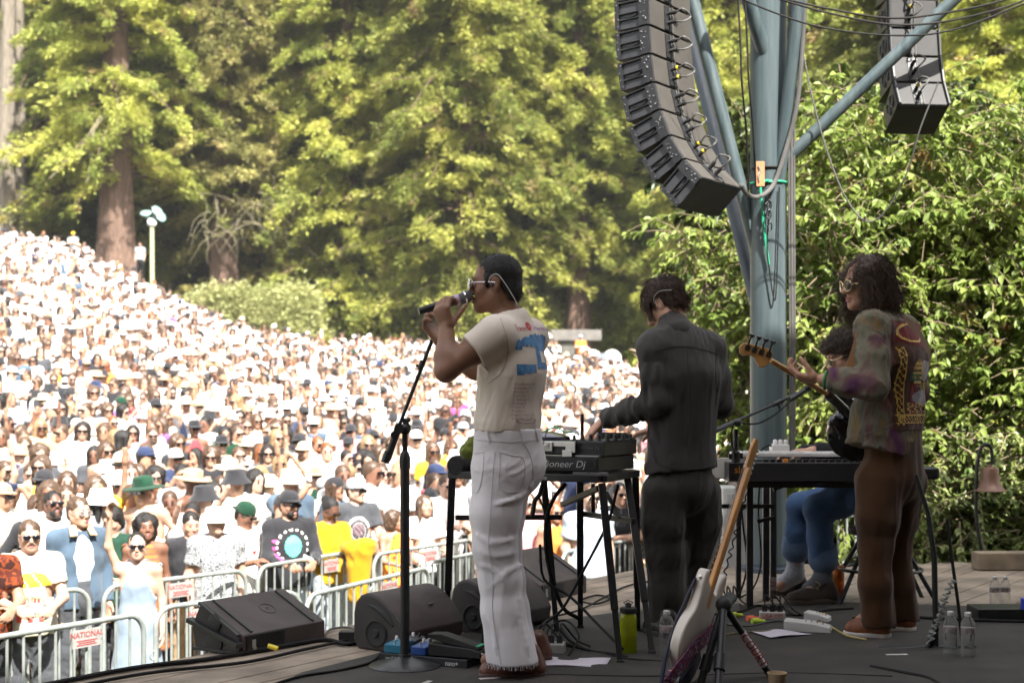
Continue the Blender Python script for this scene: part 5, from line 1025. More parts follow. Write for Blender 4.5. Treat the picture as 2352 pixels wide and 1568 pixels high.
# ================================================================== THE AUDIENCE
ARM = dict(down=((.235, .03, 1.11), (.225, -.06, .86)), rail=((.235, -.10, 1.12), (.13, -.36, 1.08)), crossed=((.245, -.09, 1.13), (-.06, -.235, 1.14)), up=((.27, -.06, 1.60), (.22, -.12, 1.85)), phone=((.22, -.24, 1.23), (.07, -.36, 1.47)), hip=((.35, .06, 1.13), (.18, -.06, .97)), clap=((.25, -.12, 1.13), (.04, -.36, 1.30)), text=((.22, -.10, 1.10), (.05, -.30, 1.16)))
def person_parts(o, h):
    """one standing figure, 1.72 m, facing -Y: [(part, V, Q)]"""
    fem = o.get('fem', False); det = h < .015; f = Vector((0, -1, 0)); head = Head((0, -.015+o.get('lean', 0)*-.2, 1.595), head_frame(o.get('look', (0, -1, 0))), o.get('hs', 1.0)); P_ = []
    shw = .165 if fem else .185; a = .150 if fem else .172; sit = o.get('sit', False); zb = -.42 if sit else 0
    sh = {1: Vector((shw, 0, 1.385)), -1: Vector((-shw, 0, 1.385))}; el, wr = {}, {}
    for s, k in ((1, o.get('l', 'down')), (-1, o.get('r', 'down'))):
        e, w = ARM[k]; el[s] = Vector((e[0]*s*(shw/.185), e[1], e[2])); wr[s] = Vector((w[0]*s, w[1]-(.03 if s < 0 and k == 'crossed' else 0), w[2]+(.05 if s < 0 and k == 'crossed' else 0)))
    pel, wai, che, nek = Vector((0, 0, .92)), Vector((0, 0, 1.06)), Vector((0, 0, 1.25)), Vector((0, .01, 1.44))
    S = SDF(); head.add_to(S, ears=det and not fem, detail=det); S.cone(head.p(0, -.03, -.05), nek, .048 if fem else .055, .058, .03); torso(S, pel, wai, che, nek, sh[1], sh[-1], f, a, a*.68, 0, .05)
    ar = .8 if fem else 1
    for s in (1, -1):
        S.chain([sh[s], el[s], wr[s]], [.052*ar, .042*ar, .028*ar], .03); d = (wr[s]-el[s]).normalized()
        if det: hand(S, wr[s], d, Vector((-s*.6, -.4, -.3)), Vector((-s*.3, -.9, .3)), (.35, .4, .45, .5), 1.05)
        else: S.cone(wr[s], wr[s]+d*.12, .034, .026, .02)
    kn = {s: Vector((.10*s, -.02, .49)) for s in (1, -1)}; an = {s: Vector((.105*s, .02, .06)) for s in (1, -1)}
    if sit: kn = {s: Vector((.14*s, -.40, 1.02)) for s in (1, -1)}; an = {s: Vector((.13*s, -.42, .56)) for s in (1, -1)}
    for s in (1, -1): S.chain([pel+Vector((.085*s, 0, 0)), kn[s], an[s]], [.088, .055, .04], .03); S.cone(an[s], an[s]+Vector((0, -.14, -.02)), .04, .035, .03)
    P_.append(('body',)+S.mesh(h))
    g = o.get('top', 'tee'); T = SDF(); pad = .010; hem = {'tank': .92, 'dress': .45, 'crop': 1.10}.get(g, .84)
    torso(T, pel if g != 'dress' else pel, wai, che, nek, sh[1], sh[-1], f, a+.006, a*.70, pad, .058 if g in ('tank', 'dress') else .064)
    if g == 'dress': T.cone((0, 0, .92), (0, 0, .42), a+.02, a+.09, .06, (f, 1.25))
    elif hem < .9: T.cone((0, 0, .95), (0, 0, .80), a+.022, a+.026, .05, (f, 1.32))
    if g in ('tank', 'dress'):
        for s in (1, -1): T.cut(Vector((s*(shw*.60), 0, 1.30)), (s, 0, .35), .006, .17)
    for s in (1, -1):
        if g in ('tee', 'crop'): e_ = sh[s]+(el[s]-sh[s])*.62; T.cone(sh[s], e_, .066, .068, .04); T.cut(e_, el[s]-sh[s], .004, .12)
        if g in ('long', 'jacket'): T.chain([sh[s], el[s], wr[s]+(el[s]-wr[s])*.08], [.062, .053, .043], .035); T.cut(wr[s]+(el[s]-wr[s])*.06, wr[s]-el[s], .004, .09)
    T.cut((0, 0, hem), (0, 0, -1), .006); T.ell((0, -.03 if g != 'dress' else -.06, 1.485), (.062, .075, .05), None, .01, True)
    if det: T.wrinkle(.004, 30, o.get('seed', 1), None, (1, 1, .5), True); T.wrinkle(.003, 50, 4)
    if g == 'jacket': T.cone((0, -.20, 1.50), (.02, -.22, .70), .115, .10, .01, None, True)
    P_.append(('top',)+T.mesh(h))
    if g == 'jacket': U = SDF(); torso(U, pel, wai, che, nek, sh[1], sh[-1], f, a, a*.70, .008, .055); U.cut((0, 0, .88), (0, 0, -1)); U.ell((0, -.03, 1.485), (.06, .075, .05), None, .01, True); P_.append(('inner',)+U.mesh(h))
    if g != 'dress':
        J = SDF(); J.cone((0, 0, 1.0), pel, a*.98, a*1.08, .05, (f, 1.32)); short = o.get('shorts', False)
        for s in (1, -1): J.chain([pel+Vector((.085*s, 0, -.02)), kn[s], an[s]+Vector((0, 0, .05))], [.105, .078, .075], .03)
        if short and not sit: J.cut((0, 0, .52), (0, 0, -1), .004)
        if det: J.wrinkle(.005, 30, 9, None, (1, 1, 1), True)
        P_.append(('bottom',)+J.mesh(h))
    hr = o.get('hair', 'short'); p, M = head.p, head.M; H = SDF(); hat = o.get('hat')
    if hr == 'short': H.ell(p(0, -.02, .036), (.083, .103, .094), M, .02); H.ell(p(0, -.06, -.03), (.068, .05, .06), M, .03); H.cut(p(0, .076, .04), M @ Vector((0, 1, -.35)), .01)
    if hr in ('long', 'wavy'):
        H.ell(p(0, -.022, .036), (.088, .106, .096), M, .02); H.ell(p(0, -.065, -.12), (.092, .055, .17), M, .05)
        for s in (1, -1): H.cone(p(.078*s, .02, .03), p(.080*s, .01, -.20), .026, .028, .03)
        H.ell(p(0, .10, -.03), (.060, .07, .10), M, .015, True)
    if hr == 'curly': H.ell(p(0, -.03, .03), (.118, .116, .114), M, .02); H.ell(p(0, -.05, -.07), (.115, .09, .09), M, .04); H.ell(p(0, .12, -.035), (.062, .085, .10), M, .015, True); H.wrinkle(.012, 70, 3); H.wrinkle(.006, 140, 6)
    if hr == 'bob': H.ell(p(0, -.022, .034), (.092, .108, .098), M, .02); H.ell(p(0, -.05, -.05), (.095, .07, .075), M, .04); H.ell(p(0, .10, -.035), (.060, .06, .085), M, .015, True)
    if hr == 'bun': H.ell(p(0, -.02, .034), (.081, .101, .092), M, .02); H.ell(p(0, -.11, .06), (.045, .04, .042), M, .02); H.cut(p(0, .055, .03), M @ Vector((0, 1, -.5)), .01)
    if det and hr not in ('none', 'curly'): H.wrinkle(.004, 90, 3, None, (1, 1, .5)); H.wrinkle(.002, 200, 8, None, (1, 1, .4))
    elif hr in ('long', 'wavy', 'bob'): H.wrinkle(.007, 62, 3, None, (1, 1, .45), True)
    if hr != 'none': P_.append(('hair',)+H.mesh(min(h, .02)))
    if o.get('beard'): B = SDF(); B.ell(p(0, .045, -.085), (.060, .052, .050), M, .02); B.cone(p(-.022, .098, -.056), p(.022, .098, -.056), .009, .009, .01); B.ell(p(0, .10, -.072), (.018, .02, .007), M, .004, True); P_.append(('beard',)+B.mesh(min(h, .015)))
    if o.get('tache'): B = SDF(); B.chain([p(-.033, .088, -.068), p(0, .102, -.055), p(.033, .088, -.068)], [.006, .010, .006], .01); P_.append(('beard',)+B.mesh(min(h, .01)))
    def lm(prof, c=(0, -.012, .0), n=20, tilt=-.12, sy=1.22):
        mb = MB(); mb.lathe(prof, n, Matrix.Translation(p(*c)) @ M.to_4x4() @ Matrix.Rotation(tilt, 4, 'X') @ Matrix.Diagonal((1, sy, 1, 1))); return mb
    def arr(mb): return np.array(mb.v), mb.f
    if hat == 'cap':
        mb = lm([(.088, .028), (.090, .05), (.084, .085), (.066, .115), (.035, .132), (0, .137)]); s = 1 if not o.get('back') else -1
        b = len(mb.v); vs = []
        for i in range(9):
            t = math.pi*i/8; vs += [p(.085*math.cos(t), s*(.075*math.sin(t)+.02), .042), p(.082*math.cos(t), s*((.075+.075)*math.sin(t)+.022), .030+.0*t)]
        up = [Vector(v)+M @ Vector((0, 0, .006)) for v in vs]; mb.add(list(vs)+up, [(2*i, 2*i+1, 2*i+3, 2*i+2) for i in range(8)]+[(18+2*i, 18+2*i+2, 18+2*i+3, 18+2*i+1) for i in range(8)]+[(2*i+1, 19+2*i, 21+2*i, 2*i+3) for i in range(8)]); P_.append(('hat',)+arr(mb))
    if hat == 'bucket': P_.append(('hat',)+arr(lm([(.145, -.015), (.148, -.012), (.10, .045), (.088, .118), (.07, .125), (0, .126)], tilt=-.06, sy=1.15)))
    if hat == 'straw': P_.append(('hat',)+arr(lm([(.175, .026), (.178, .034), (.10, .050), (.093, .052), (.086, .125), (.05, .142), (0, .144)], tilt=-.08, sy=1.12)))
    if hat == 'beanie': P_.append(('hat',)+arr(lm([(.090, .022), (.093, .05), (.086, .095), (.055, .128), (0, .138)])))
    if o.get('glasses', True):
        mb = MB()
        for s in (1, -1):
            if det: mb.ball((0, 0, 0), (.030, .006, .022), 12, Matrix.Translation(p(.034*s, .106, -.004)) @ M.to_4x4()); mb.tube([p(.06*s, .095, .002), p(.082*s, .0, .004)], .003, 5)
            else: mb.box((0, 0, 0), (.058, .014, .036), Matrix.Translation(p(.034*s, .104, -.004)) @ M.to_4x4())
        mb.box((0, 0, 0), (.03, .006, .007), Matrix.Translation(p(0, .112, .004)) @ M.to_4x4()); P_.append(('glasses',)+arr(mb))
    else:
        mb = MB()
        for s in (1, -1): mb.ball(p(.032*s, .092 if not det else .086, -.004), (.013, .009, .008) if not det else (.008, .006, .006), 8); mb.tube([p(.016*s, .096, .020), p(.046*s, .084, .021)], .004, 5)
        P_.append(('glasses',)+arr(mb))
    return P_, head, wr
def quad_faces(Q): return Q if isinstance(Q, np.ndarray) else Q
def faces_arrays(Q, b=0):
    """list of homogeneous face arrays"""
    if isinstance(Q, np.ndarray): return [Q+b]
    out = {}
    for f in Q: out.setdefault(len(f), []).append(f)
    return [np.array(v)+b for v in out.values()]
SKINS = [skin('skin_sun_pale', (.42, .25, .17)), skin('skin_sun_tan', (.34, .185, .12)), skin('skin_sun_fair', (.47, .29, .21)), skin('skin_sun_brown', (.18, .085, .052)), SK_DARK]
def cl(name, c, **k): return fabric(name, c, **k)
SHIRT = dict(white=cl('cloth_white', (.78, .76, .73)), cream=cl('cloth_cream', (.70, .62, .50)), black=cl('cloth_black', (.022, .022, .025)), charcoal=cl('cloth_charcoal', (.055, .058, .065)), grey=cl('cloth_grey', (.30, .31, .32)), pale_blue=cl('cloth_pale_blue', (.36, .42, .47)), navy=cl('cloth_navy', (.022, .032, .075)), red=cl('cloth_red', (.48, .045, .055)), pink=cl('cloth_pink', (.72, .30, .33)), green=cl('cloth_green', (.006, .036, .018)), yellow=cl('cloth_yellow', (.80, .50, .03)), orange=cl('cloth_orange', (.70, .20, .04)), purple=cl('cloth_purple', (.20, .08, .30)), denim=cl('cloth_denim', (.06, .092, .13)), tan=cl('cloth_tan', (.40, .28, .16)))
HAIRM = [M_hair_bk, M_hair_dk, M_hair_br, mat('hair_blond', (.22, .145, .07), .5, var=.3, vs=40), mat('hair_red', (.17, .055, .015), .5, var=.3, vs=40)]
HATM = dict(white=SHIRT['white'], black=SHIRT['black'], straw=mat('straw', (.62, .52, .36), .8, var=.25, vs=60, bump=.5, bs=200), navy=SHIRT['navy'], grey=SHIRT['grey'], green=SHIRT['green'], yellow=SHIRT['yellow'], tan=SHIRT['tan'])
BOT = [SHIRT['black'], SHIRT['denim'], SHIRT['tan'], SHIRT['charcoal'], SHIRT['white'], SHIRT['navy']]
def proto_mesh(name, o, h):
    parts, _, _ = person_parts(o, h); V, F_, I, b = [], [], [], 0; order = ['body', 'top', 'bottom', 'hair', 'hat', 'glasses', 'beard', 'inner']
    for nm, v, q in parts:
        for fa in faces_arrays(q, b): F_.append(fa); I += [order.index(nm)]*len(fa)
        V.append(np.asarray(v, float)); b += len(v)
    return np.concatenate(V), F_, np.array(I)
KINDS = [dict(top='tee', hat=None, l='down', r='down'), dict(top='tee', hat='cap', l='crossed', r='crossed'), dict(top='tank', fem=True, hair='long', l='rail', r='down'), dict(top='long', hat=None, hair='long', fem=True, l='down', r='hip'),
         dict(top='tee', hat='bucket', l='down', r='phone', glasses=True), dict(top='tee', hair='wavy', fem=True, l='up', r='down'), dict(top='jacket', hair='short', beard=True, l='down', r='down'), dict(top='tank', fem=True, hair='bun', hat='straw', l='hip', r='down'),
         dict(top='tee', hair='curly', l='clap', r='clap', fem=True), dict(top='tee', hair='none', hat='cap', beard=True, l='phone', r='phone'), dict(top='tee', hair='short', l='hip', r='down', glasses=False, shorts=True), dict(top='crop', hair='wavy', fem=True, l='down', r='text', glasses=False)]
for i, k in enumerate(KINDS): k['seed'] = i
DESC = {'tee': 'T-shirt', 'tank': 'tank top', 'long': 'long-sleeved top', 'jacket': 'open jacket', 'dress': 'dress', 'crop': 'short top'}
MID = [proto_mesh('person', k, .023) for k in KINDS]
def obj_from(arr, name, mats):
    V, F_, I = arr; return V, F_, I
MESHES = []
def _mk(arr):
    o = mesh_np('person', arr[0], arr[1], [SK_TAN, SHIRT['white'], BOT[0], M_hair_bk, HATM['white'], M_lens, M_hair_bk, SHIRT['white']], arr[2]); me = o.data; me.set_sharp_from_angle(angle=R(60)); bpy.data.objects.remove(o); return me
MESHES = [_mk(a) for a in MID]
# ---- places: a loose grid over the meadow, thinning on the hillside
r = np.random.default_rng(99); spots = []
y = 13.0
while y < 73:
    st = .64+.003*(y-13); xs = np.arange((-160-1176)*y/FPX, (2060-1176)*y/FPX, st)
    for x in xs:
        px_, py_ = x+r.uniform(-.3, .3), y+r.uniform(-.3, .3); out = -(Vector((px_, py_, 0))-P0).dot(N1)
        if out < 4.75: continue
        if r.random() < .04: continue
        spots.append((px_, py_))
    y += st*.98
spots = np.array(spots); sz = ground_z(spots[:, 0], spots[:, 1]); sx = spots[:, 0]/spots[:, 1]*FPX+1176
top_d = np.interp(sx, [0, 250, 450, 600, 800, 1300, 1700], [73, 71, 67, 66, 71, 72, 66]); keep = spots[:, 1] < top_d
keep &= ~((np.abs(sx-268) < 50) & (spots[:, 1] > 70)) & ~((np.abs(sx-1380) < 95) & (spots[:, 1] > 60)); spots, sz, sx = spots[keep], sz[keep], sx[keep]; order = np.argsort(spots[:, 1]); spots, sz, sx = spots[order], sz[order], sx[order]
SN = ['white', 'black', 'cream', 'charcoal', 'grey', 'pale_blue', 'navy', 'red', 'pink', 'green', 'yellow', 'orange', 'purple', 'denim', 'tan']; SP = np.array([38, 21, 10, 10, 8, 5, 4, 1.5, 1.8, 1.1, .6, .5, .9, 2.6, 2.2]); SP = SP/SP.sum()
HN = ['white', 'black', 'straw', 'navy', 'grey', 'green', 'yellow', 'tan']; HP = np.array([26, 32, 10, 8, 10, 1.4, .6, 12]); HP = HP/HP.sum()
zx = [(110, 'behind the moustached man'), (230, 'behind the denim jacket man'), (350, 'behind the raised arm'), (470, 'behind the pale blue dress'), (590, 'behind the floral shirt'), (710, 'behind the black sweatshirt'), (820, 'behind the yellow jacket'), (925, 'behind the grey T-shirt man'), (1090, 'just before the singer elbow'), (1300, 'between singer and decks'), (1500, 'above the decks'), (1720, 'between the player and column'), (9999, 'seen right of the column')]
n_ind = 0
def heading(x, y): return math.atan2(2.0-x, -(4.5-y))+0
NI = 262
vis = (sx > -30) & (sx < 1990)
ind_i = [i for i in range(len(spots)) if vis[i]][:NI]; ind_set = set(ind_i)
SKW = ['fair', 'tan', 'fair', 'brown', 'dark']
for i in ind_i:
    x, y = spots[i]; k = int(r.integers(0, len(KINDS))); K = KINDS[k]; o = bpy.data.objects.new('person', MESHES[k]); link(o); s = r.uniform(.93, 1.06)
    o.location = (x, y, sz[i]); o.scale = (s*r.uniform(.96, 1.06), s, s); o.rotation_euler = (r.normal(0, .035), r.normal(0, .045), math.atan2(x-2.0, -(4.5-y))*-1+r.normal(0, .45))
    a, hn = r.choice(len(SN), p=SP), r.choice(len(HN), p=HP); sk = int(r.choice(5, p=[.29, .38, .16, .12, .05])); hh = int(r.choice(5, p=[.35, .3, .2, .1, .05]))
    if K.get('hat') == 'straw' and r.random() < .25: hn = 2
    ml = [SKINS[sk], SHIRT[SN[a]], BOT[int(r.integers(0, 6))], HAIRM[hh], HATM[HN[hn]], M_lens, HAIRM[hh], SHIRT['white']]
    for j, m in enumerate(ml): o.material_slots[j].link = 'OBJECT'; o.material_slots[j].material = m
    z = [q for q in zx if sx[i] < q[0]][0][1]; hw = {'cap': 'cap', 'straw': 'straw-brimmed hat', 'bucket': 'bucket hat'}.get(K.get('hat')); row = 'near' if y < 17 else ('mid-row' if y < 22 else 'distant')
    hd_ = ('%s %s' % (HN[hn], hw)).replace('straw straw', 'straw').replace('straw-brimmed hat', 'wide-brimmed hat') if hw else '%s hair' % ['black', 'dark brown', 'brown', 'blond', 'red'][hh]
    po = {'up': ', arm raised', 'phone': ', hands at face', 'crossed': ', arms crossed'}.get(K.get('l') if K.get('l') in ('up', 'phone', 'crossed') else K.get('r'), '')
    tag(o, '%s person, %s %s, %s%s, %s' % (row.replace('mid-row', 'middle'), SN[a].replace('_', ' '), DESC[K['top']], hd_, po, z), 'person', 'people standing in the crowd')
# ---- the rest of the crowd up the meadow: uncountable, one object
PAL = SKINS+[SHIRT[s] for s in SN]+HAIRM+[HATM['straw'], M_lens]; pi = {m.name: j for j, m in enumerate(PAL)}
SITK = [dict(k, sit=True) for k in (KINDS[0], KINDS[2], KINDS[3], KINDS[4])]
LOD1 = [proto_mesh('p', dict(k), .036) for k in KINDS]; LOD2 = [proto_mesh('p', dict(k, glasses=(i % 3 == 0)), .055) for i, k in enumerate(KINDS)]+[proto_mesh('p', k, .055) for k in SITK]
VV, FF, II, b = [], {}, {}, 0
for i in range(len(spots)):
    if i in ind_set: continue
    x, y = spots[i]; L = LOD1 if y < 40 else LOD2; k = int(r.integers(0, len(L))); V, F_, I = L[k]
    th = math.atan2(x-2.0, -(4.5-y))*-1+r.normal(0, .6); s = r.uniform(.90, 1.07); c_, s_ = math.cos(th)*s, math.sin(th)*s; dz = -.42 if k >= 12 else 0
    VV.append(np.stack([V[:, 0]*c_-V[:, 1]*s_+x, V[:, 0]*s_+V[:, 1]*c_+y, V[:, 2]*s+sz[i]+dz], 1))
    sh_ = SHIRT['white'] if r.random() < (.30 if y < 32 else .60) else SHIRT[SN[r.choice(len(SN), p=SP)]]; sk = SKINS[int(r.choice(5, p=[.30, .38, .17, .10, .05]))]; hh = HAIRM[int(r.choice(5, p=[.35, .3, .2, .1, .05]))]; ht = HATM['white'] if r.random() < .45 else HATM[HN[r.choice(len(HN), p=HP)]]; bt = BOT[int(r.integers(0, 6))]
    tab = np.array([pi[m.name] for m in (sk, sh_, bt, hh, ht, M_lens, hh, SHIRT['white'])]); o_ = 0
    for fa in F_:
        FF.setdefault(fa.shape[1], []).append(fa+b); II.setdefault(fa.shape[1], []).append(tab[I[o_:o_+len(fa)]]); o_ += len(fa)
    b += len(V)
crowd = mesh_np('crowd', np.concatenate(VV), [np.concatenate(FF[k]) for k in FF], PAL, np.concatenate([np.concatenate(II[k]) for k in FF])); tag(crowd, 'dense sunlit concert crowd filling the meadow up to the wood', 'crowd', kind='stuff')
print('crowd', len(spots), len(ind_i), sum(len(q) for k in FF for q in FF[k]))
# ---- people along the barricade, each built on its own
def pat_mat(name, cols, scale, rough=.9, kind='noise'):
    if name in MATS: return MATS[name]
    m = mat(name, cols[0], rough, var=.05, spec=.2); nt = m.node_tree; n = nt.nodes; L = nt.links.new; tc = n.new('ShaderNodeTexCoord')
    if kind == 'wave': t = n.new('ShaderNodeTexWave'); t.bands_direction = 'Z'; t.inputs['Scale'].default_value = scale; t.inputs['Distortion'].default_value = .4; L(tc.outputs['Object'], t.inputs[0]); fac = t.outputs[1]
    elif kind == 'dots': t = n.new('ShaderNodeTexVoronoi'); t.inputs['Scale'].default_value = scale; L(tc.outputs['Object'], t.inputs[0]); fac = t.outputs[0]
    else: t = n.new('ShaderNodeTexNoise'); t.inputs['Scale'].default_value = scale; t.inputs['Detail'].default_value = 3; L(tc.outputs['Object'], t.inputs[0]); fac = t.outputs[0]
    cr = n.new('ShaderNodeValToRGB'); cr.color_ramp.interpolation = 'CONSTANT'; e = cr.color_ramp.elements; k = len(cols); lo, hi = (.3, .7) if kind == 'noise' else (.0, .9)
    e[0].position = 0; e[0].color = cols[0]+(1,); e[1].position = lo+(hi-lo)/k; e[1].color = cols[1]+(1,)
    for j in range(2, k): q = e.new(lo+(hi-lo)*j/k); q.color = cols[j]+(1,)
    L(fac, cr.inputs[0]); L(cr.outputs[0], n['Principled BSDF'].inputs['Base Color']); return m
floral = pat_mat('floral_cloth', [(.03, .035, .05), (.40, .40, .39), (.12, .13, .15), (.45, .44, .42)], 38); stripes = pat_mat('striped_knit', [(.26, .11, .035), (.36, .10, .06), (.04, .035, .07), (.30, .14, .04)], 3.2, kind='wave'); tiedye = pat_mat('tie_dye_cloth', [(.46, .40, .36), (.50, .44, .38), (.40, .40, .28), (.50, .40, .33)], 9); orangeprint = pat_mat('orange_print', [(.62, .06, .03), (.80, .28, .03), (.85, .34, .04)], 16, kind='dots'); rustprint = pat_mat('rust_print', [(.03, .01, .008), (.16, .035, .01), (.07, .015, .01), (.20, .055, .015)], 14)
GF = 'people lined up along the barricade'
def fan(label, px, ytop, d, turn=0.0, sk=2, hair=0, hatm='black', topm=None, botm=None, **o):
    x = (px-1176)*d/FPX; ztop = CH-(ytop-HZ)*d/FPX; g = float(ground_z(x, d)); hat = o.get('hat'); H = 1.72+(.02 if hat else 0)+(.03 if o.get('hair_kind') == 'curly' else 0); s = (ztop-g)/H; o = dict(o); o['hair'] = o.pop('hair_kind', 'short')
    o['look'] = o.get('look', (0, -1, .02)); parts, head, wr = person_parts(o, .0118); M = Matrix.Translation((x, d, g)) @ Matrix.Rotation(turn+.32, 4, 'Z') @ Matrix.Diagonal((s, s, s, 1)); A = np.array(M)
    body = None; mats = dict(body=SKINS[sk], top=topm or SHIRT['white'], bottom=botm or BOT[0], hair=HAIRM[hair], hat=HATM[hatm], glasses=M_lens, beard=HAIRM[hair], inner=SHIRT['white'])
    for nm, V, q in parts:
        name = dict(body='person', top={'tee': 't_shirt', 'long': 'sweatshirt', 'jacket': 'jacket', 'dress': 'dress', 'tank': 'tank_top', 'crop': 'top'}[o.get('top', 'tee')], bottom='trousers', inner='undershirt', glasses='sunglasses' if o.get('glasses', True) else 'eyes').get(nm, nm)
        ob = mesh_np(name, np.asarray(V, float), faces_arrays(q), mats[nm], parent=body, sharp=60)
        if nm == 'body': body = ob
    body.matrix_world = M; tag(body, label, 'person', GF)
    hh = []
    head.lips(body)
    for c in KIDS[body.name]: c.parent = body
    return body, head, M
def chest_print(body, M, kind):
    top = [c for c in KIDS[body.name] if c.name.split('.')[0] in ('t_shirt', 'sweatshirt')][0]; vs = [v.co for v in top.data.vertices]; bv = BVHTree.FromPolygons(vs, [tuple(p.vertices) for p in top.data.polygons]); d = (0, 1, 0)
    def patch(m, x0, x1, z0, z1, test, off=.004, st=.009): return stick_poly('shirt_print', bv, Vector((x0, -.4, z0)), Vector((1, 0, 0)), Vector((0, 0, 1)), test, x1-x0, z1-z0, st, m, top, d, off)
    ring = lambda u, v, a, b: a < ((u-.5)*2)**2+((v-.5)*2)**2 < b
    if kind == 'sun':
        patch(mat('print_turquoise', (.12, .62, .52), .8), -.075, .085, 1.12, 1.32, lambda u, v: ring(u, v, -1, .95)); w = mat('print_white', (.7, .7, .68), .8)
        patch(w, -.15, .16, 1.06, 1.38, lambda u, v: ring(u, v, .78, 1.0) and int((math.atan2(v-.5, u-.5)+3.2)*5) % 2 == 0, .005); patch(mat('print_magenta', (.6, .08, .30), .8), -.19, -.13, 1.12, 1.28, lambda u, v: int(v*5) % 2 == 0 and ring(u, (v*2.5) % 1, -1, .9), .005)
    if kind == 'rings':
        w = mat('print_pale_grey', (.50, .48, .47), .8); patch(w, -.135, .125, 1.03, 1.34, lambda u, v: ring(u, v, .62, .98) or ring(u, v, .30, .36)); patch(mat('print_mauve_dark', (.22, .15, .17), .8), -.075, .065, 1.13, 1.29, lambda u, v: ring(u, v, -1, .9) and (int(u*9)+int(v*8)) % 3 != 0, .005); patch(w, -.05, .06, 1.04, 1.12, lambda u, v: ring(u, v, -1, 1) and int(u*5) % 2 == 0, .005)
    if kind == 'festival':
        patch(mat('print_yellow', (.80, .55, .03), .8), -.14, .14, 1.22, 1.34, lambda u, v: v < .5+.5*math.sin(u*3.14) and (int(u*14)+int(v*5)) % 5 != 0); patch(mat('print_sky', (.15, .40, .62), .8), -.15, .15, 1.30, 1.37, lambda u, v: .35 < v-.5*math.sin(u*3.1)+.5 < .62); patch(mat('print_red2', (.60, .06, .05), .8), -.11, .11, .95, 1.20, lambda u, v: (int(v*7) % 3 == 1 and int(u*17) % 2 == 0 and .25 < u < .8) or (v < .22 and math.sin(u*17) > .1)); patch(mat('print_green', (.10, .35, .14), .8), -.13, .13, .97, 1.16, lambda u, v: ring(u, v, .55, .72) and int(u*12) % 2 == 0, .005)
    if kind == 'heart':
        patch(mat('print_red2', (.60, .06, .05), .8), .01, .055, 1.21, 1.25, lambda u, v: v > abs(u-.5)*1.5, .005, .006); patch(mat('print_ink', (.10, .10, .13), .8), -.08, .10, 1.10, 1.19, lambda u, v: int(v*5) % 2 == 0 and int(u*11) % 2 == 0, .004, .007)
b, h, M = fan('man with moustache and sunglasses in a festival-printed pale T-shirt, hands on rail', 68, 1193, 10.5, .12, 2, 1, topm=tiedye, botm=SHIRT['charcoal'], tache=True, l='rail', r='rail', seed=1); chest_print(b, M, 'festival')
fan('person at the frame edge in a rust patterned shirt', -34, 1200, 10.3, .2, 1, 1, topm=rustprint, l='rail', r='rail', glasses=False)
b, h, M = fan('man in spectacles and a blue denim jacket with tan collar', 180, 1139, 11.5, .30, 0, 1, topm=SHIRT['denim'], botm=SHIRT['charcoal'], top='jacket', l='down', r='down', glasses=False, look=(.25, -1, .05), seed=3); h.glasses(b, M_silver, mat('clear_lens', (.35, .36, .38), .05, trans=.8), .025, .019, .0022)
for s in (1, -1):
    c = MB(); c.bar((.062*s, -.04, 1.495), (.080*s, -.138, 1.415), .060, .014, (.3*s, -1, .3)); c.build('collar', SHIRT['tan'], b, bevel=.004)
fan('man in dark glasses and white T-shirt looking upward behind the denim jacket', 122, 1126, 12.6, .2, 4, 0, beard=True, look=(.1, -1, .25), seed=4)
fan('woman with short dark hair smiling down in a dark green top', 258, 1162, 12.1, -.2, 0, 0, topm=cl('cloth_dark_green', (.012, .045, .028)), botm=SHIRT['black'], hair_kind='bob', fem=True, glasses=False, look=(-.3, -1, -.3), l='rail', r='rail', seed=5)
fan('person in a wide pale sun hat with long dark hair, face in its shade', 232, 1116, 13.0, .5, 1, 0, 'white', topm=SHIRT['grey'], hair_kind='long', fem=True, hat='bucket', look=(.5, -1, 0), seed=6)
fan('woman in a pale blue dress and sunglasses raising one arm', 316, 1221, 11.0, -.25, 2, 0, topm=cl('cloth_ice_blue', (.20, .255, .32)), top='dress', hair_kind='bun', fem=True, r='up', l='down', look=(.15, -1, .1), seed=7)
fan('woman with a big black curly mane in a striped knit dress', 334, 1172, 12.1, .2, 3, 0, topm=stripes, top='dress', hair_kind='curly', fem=True, glasses=False, look=(-.1, -1, .1), seed=8)
fan('man in an open black shirt over a white tee, eyes lowered', 438, 1174, 12.4, .1, 0, 0, topm=SHIRT['black'], botm=SHIRT['tan'], top='jacket', glasses=False, look=(.1, -1, -.1), seed=9)
fan('man in a black and white floral shirt and white bucket hat', 496, 1158, 12.0, .05, 2, 1, 'white', topm=floral, botm=SHIRT['black'], hat='bucket', beard=False, look=(.05, -1, .12), seed=10)
b, h, M = fan('person in a green cap and white printed T-shirt, head bowed', 562, 1148, 13.0, .35, 3, 0, 'green', topm=SHIRT['white'], botm=SHIRT['navy'], hat='cap', back=True, r='text', look=(.5, -1, -.35), seed=11); chest_print(b, M, 'heart')
b, h, M = fan('bearded man in black cap and black sweatshirt with turquoise sun print', 664, 1122, 13.0, .1, 1, 0, 'black', topm=SHIRT['black'], botm=SHIRT['pale_blue'], top='long', hat='cap', beard=True, l='rail', r='rail', look=(.35, -1, .0), seed=12); chest_print(b, M, 'sun')
fan('woman in a bright yellow jacket looking down at her phone', 757, 1142, 13.6, .3, 4, 0, topm=cl('cloth_bright_yellow', (.44, .245, .008)), botm=SHIRT['pale_blue'], top='long', hair_kind='bun', fem=True, l='text', r='text', glasses=True, look=(.35, -1, -.55), seed=13)
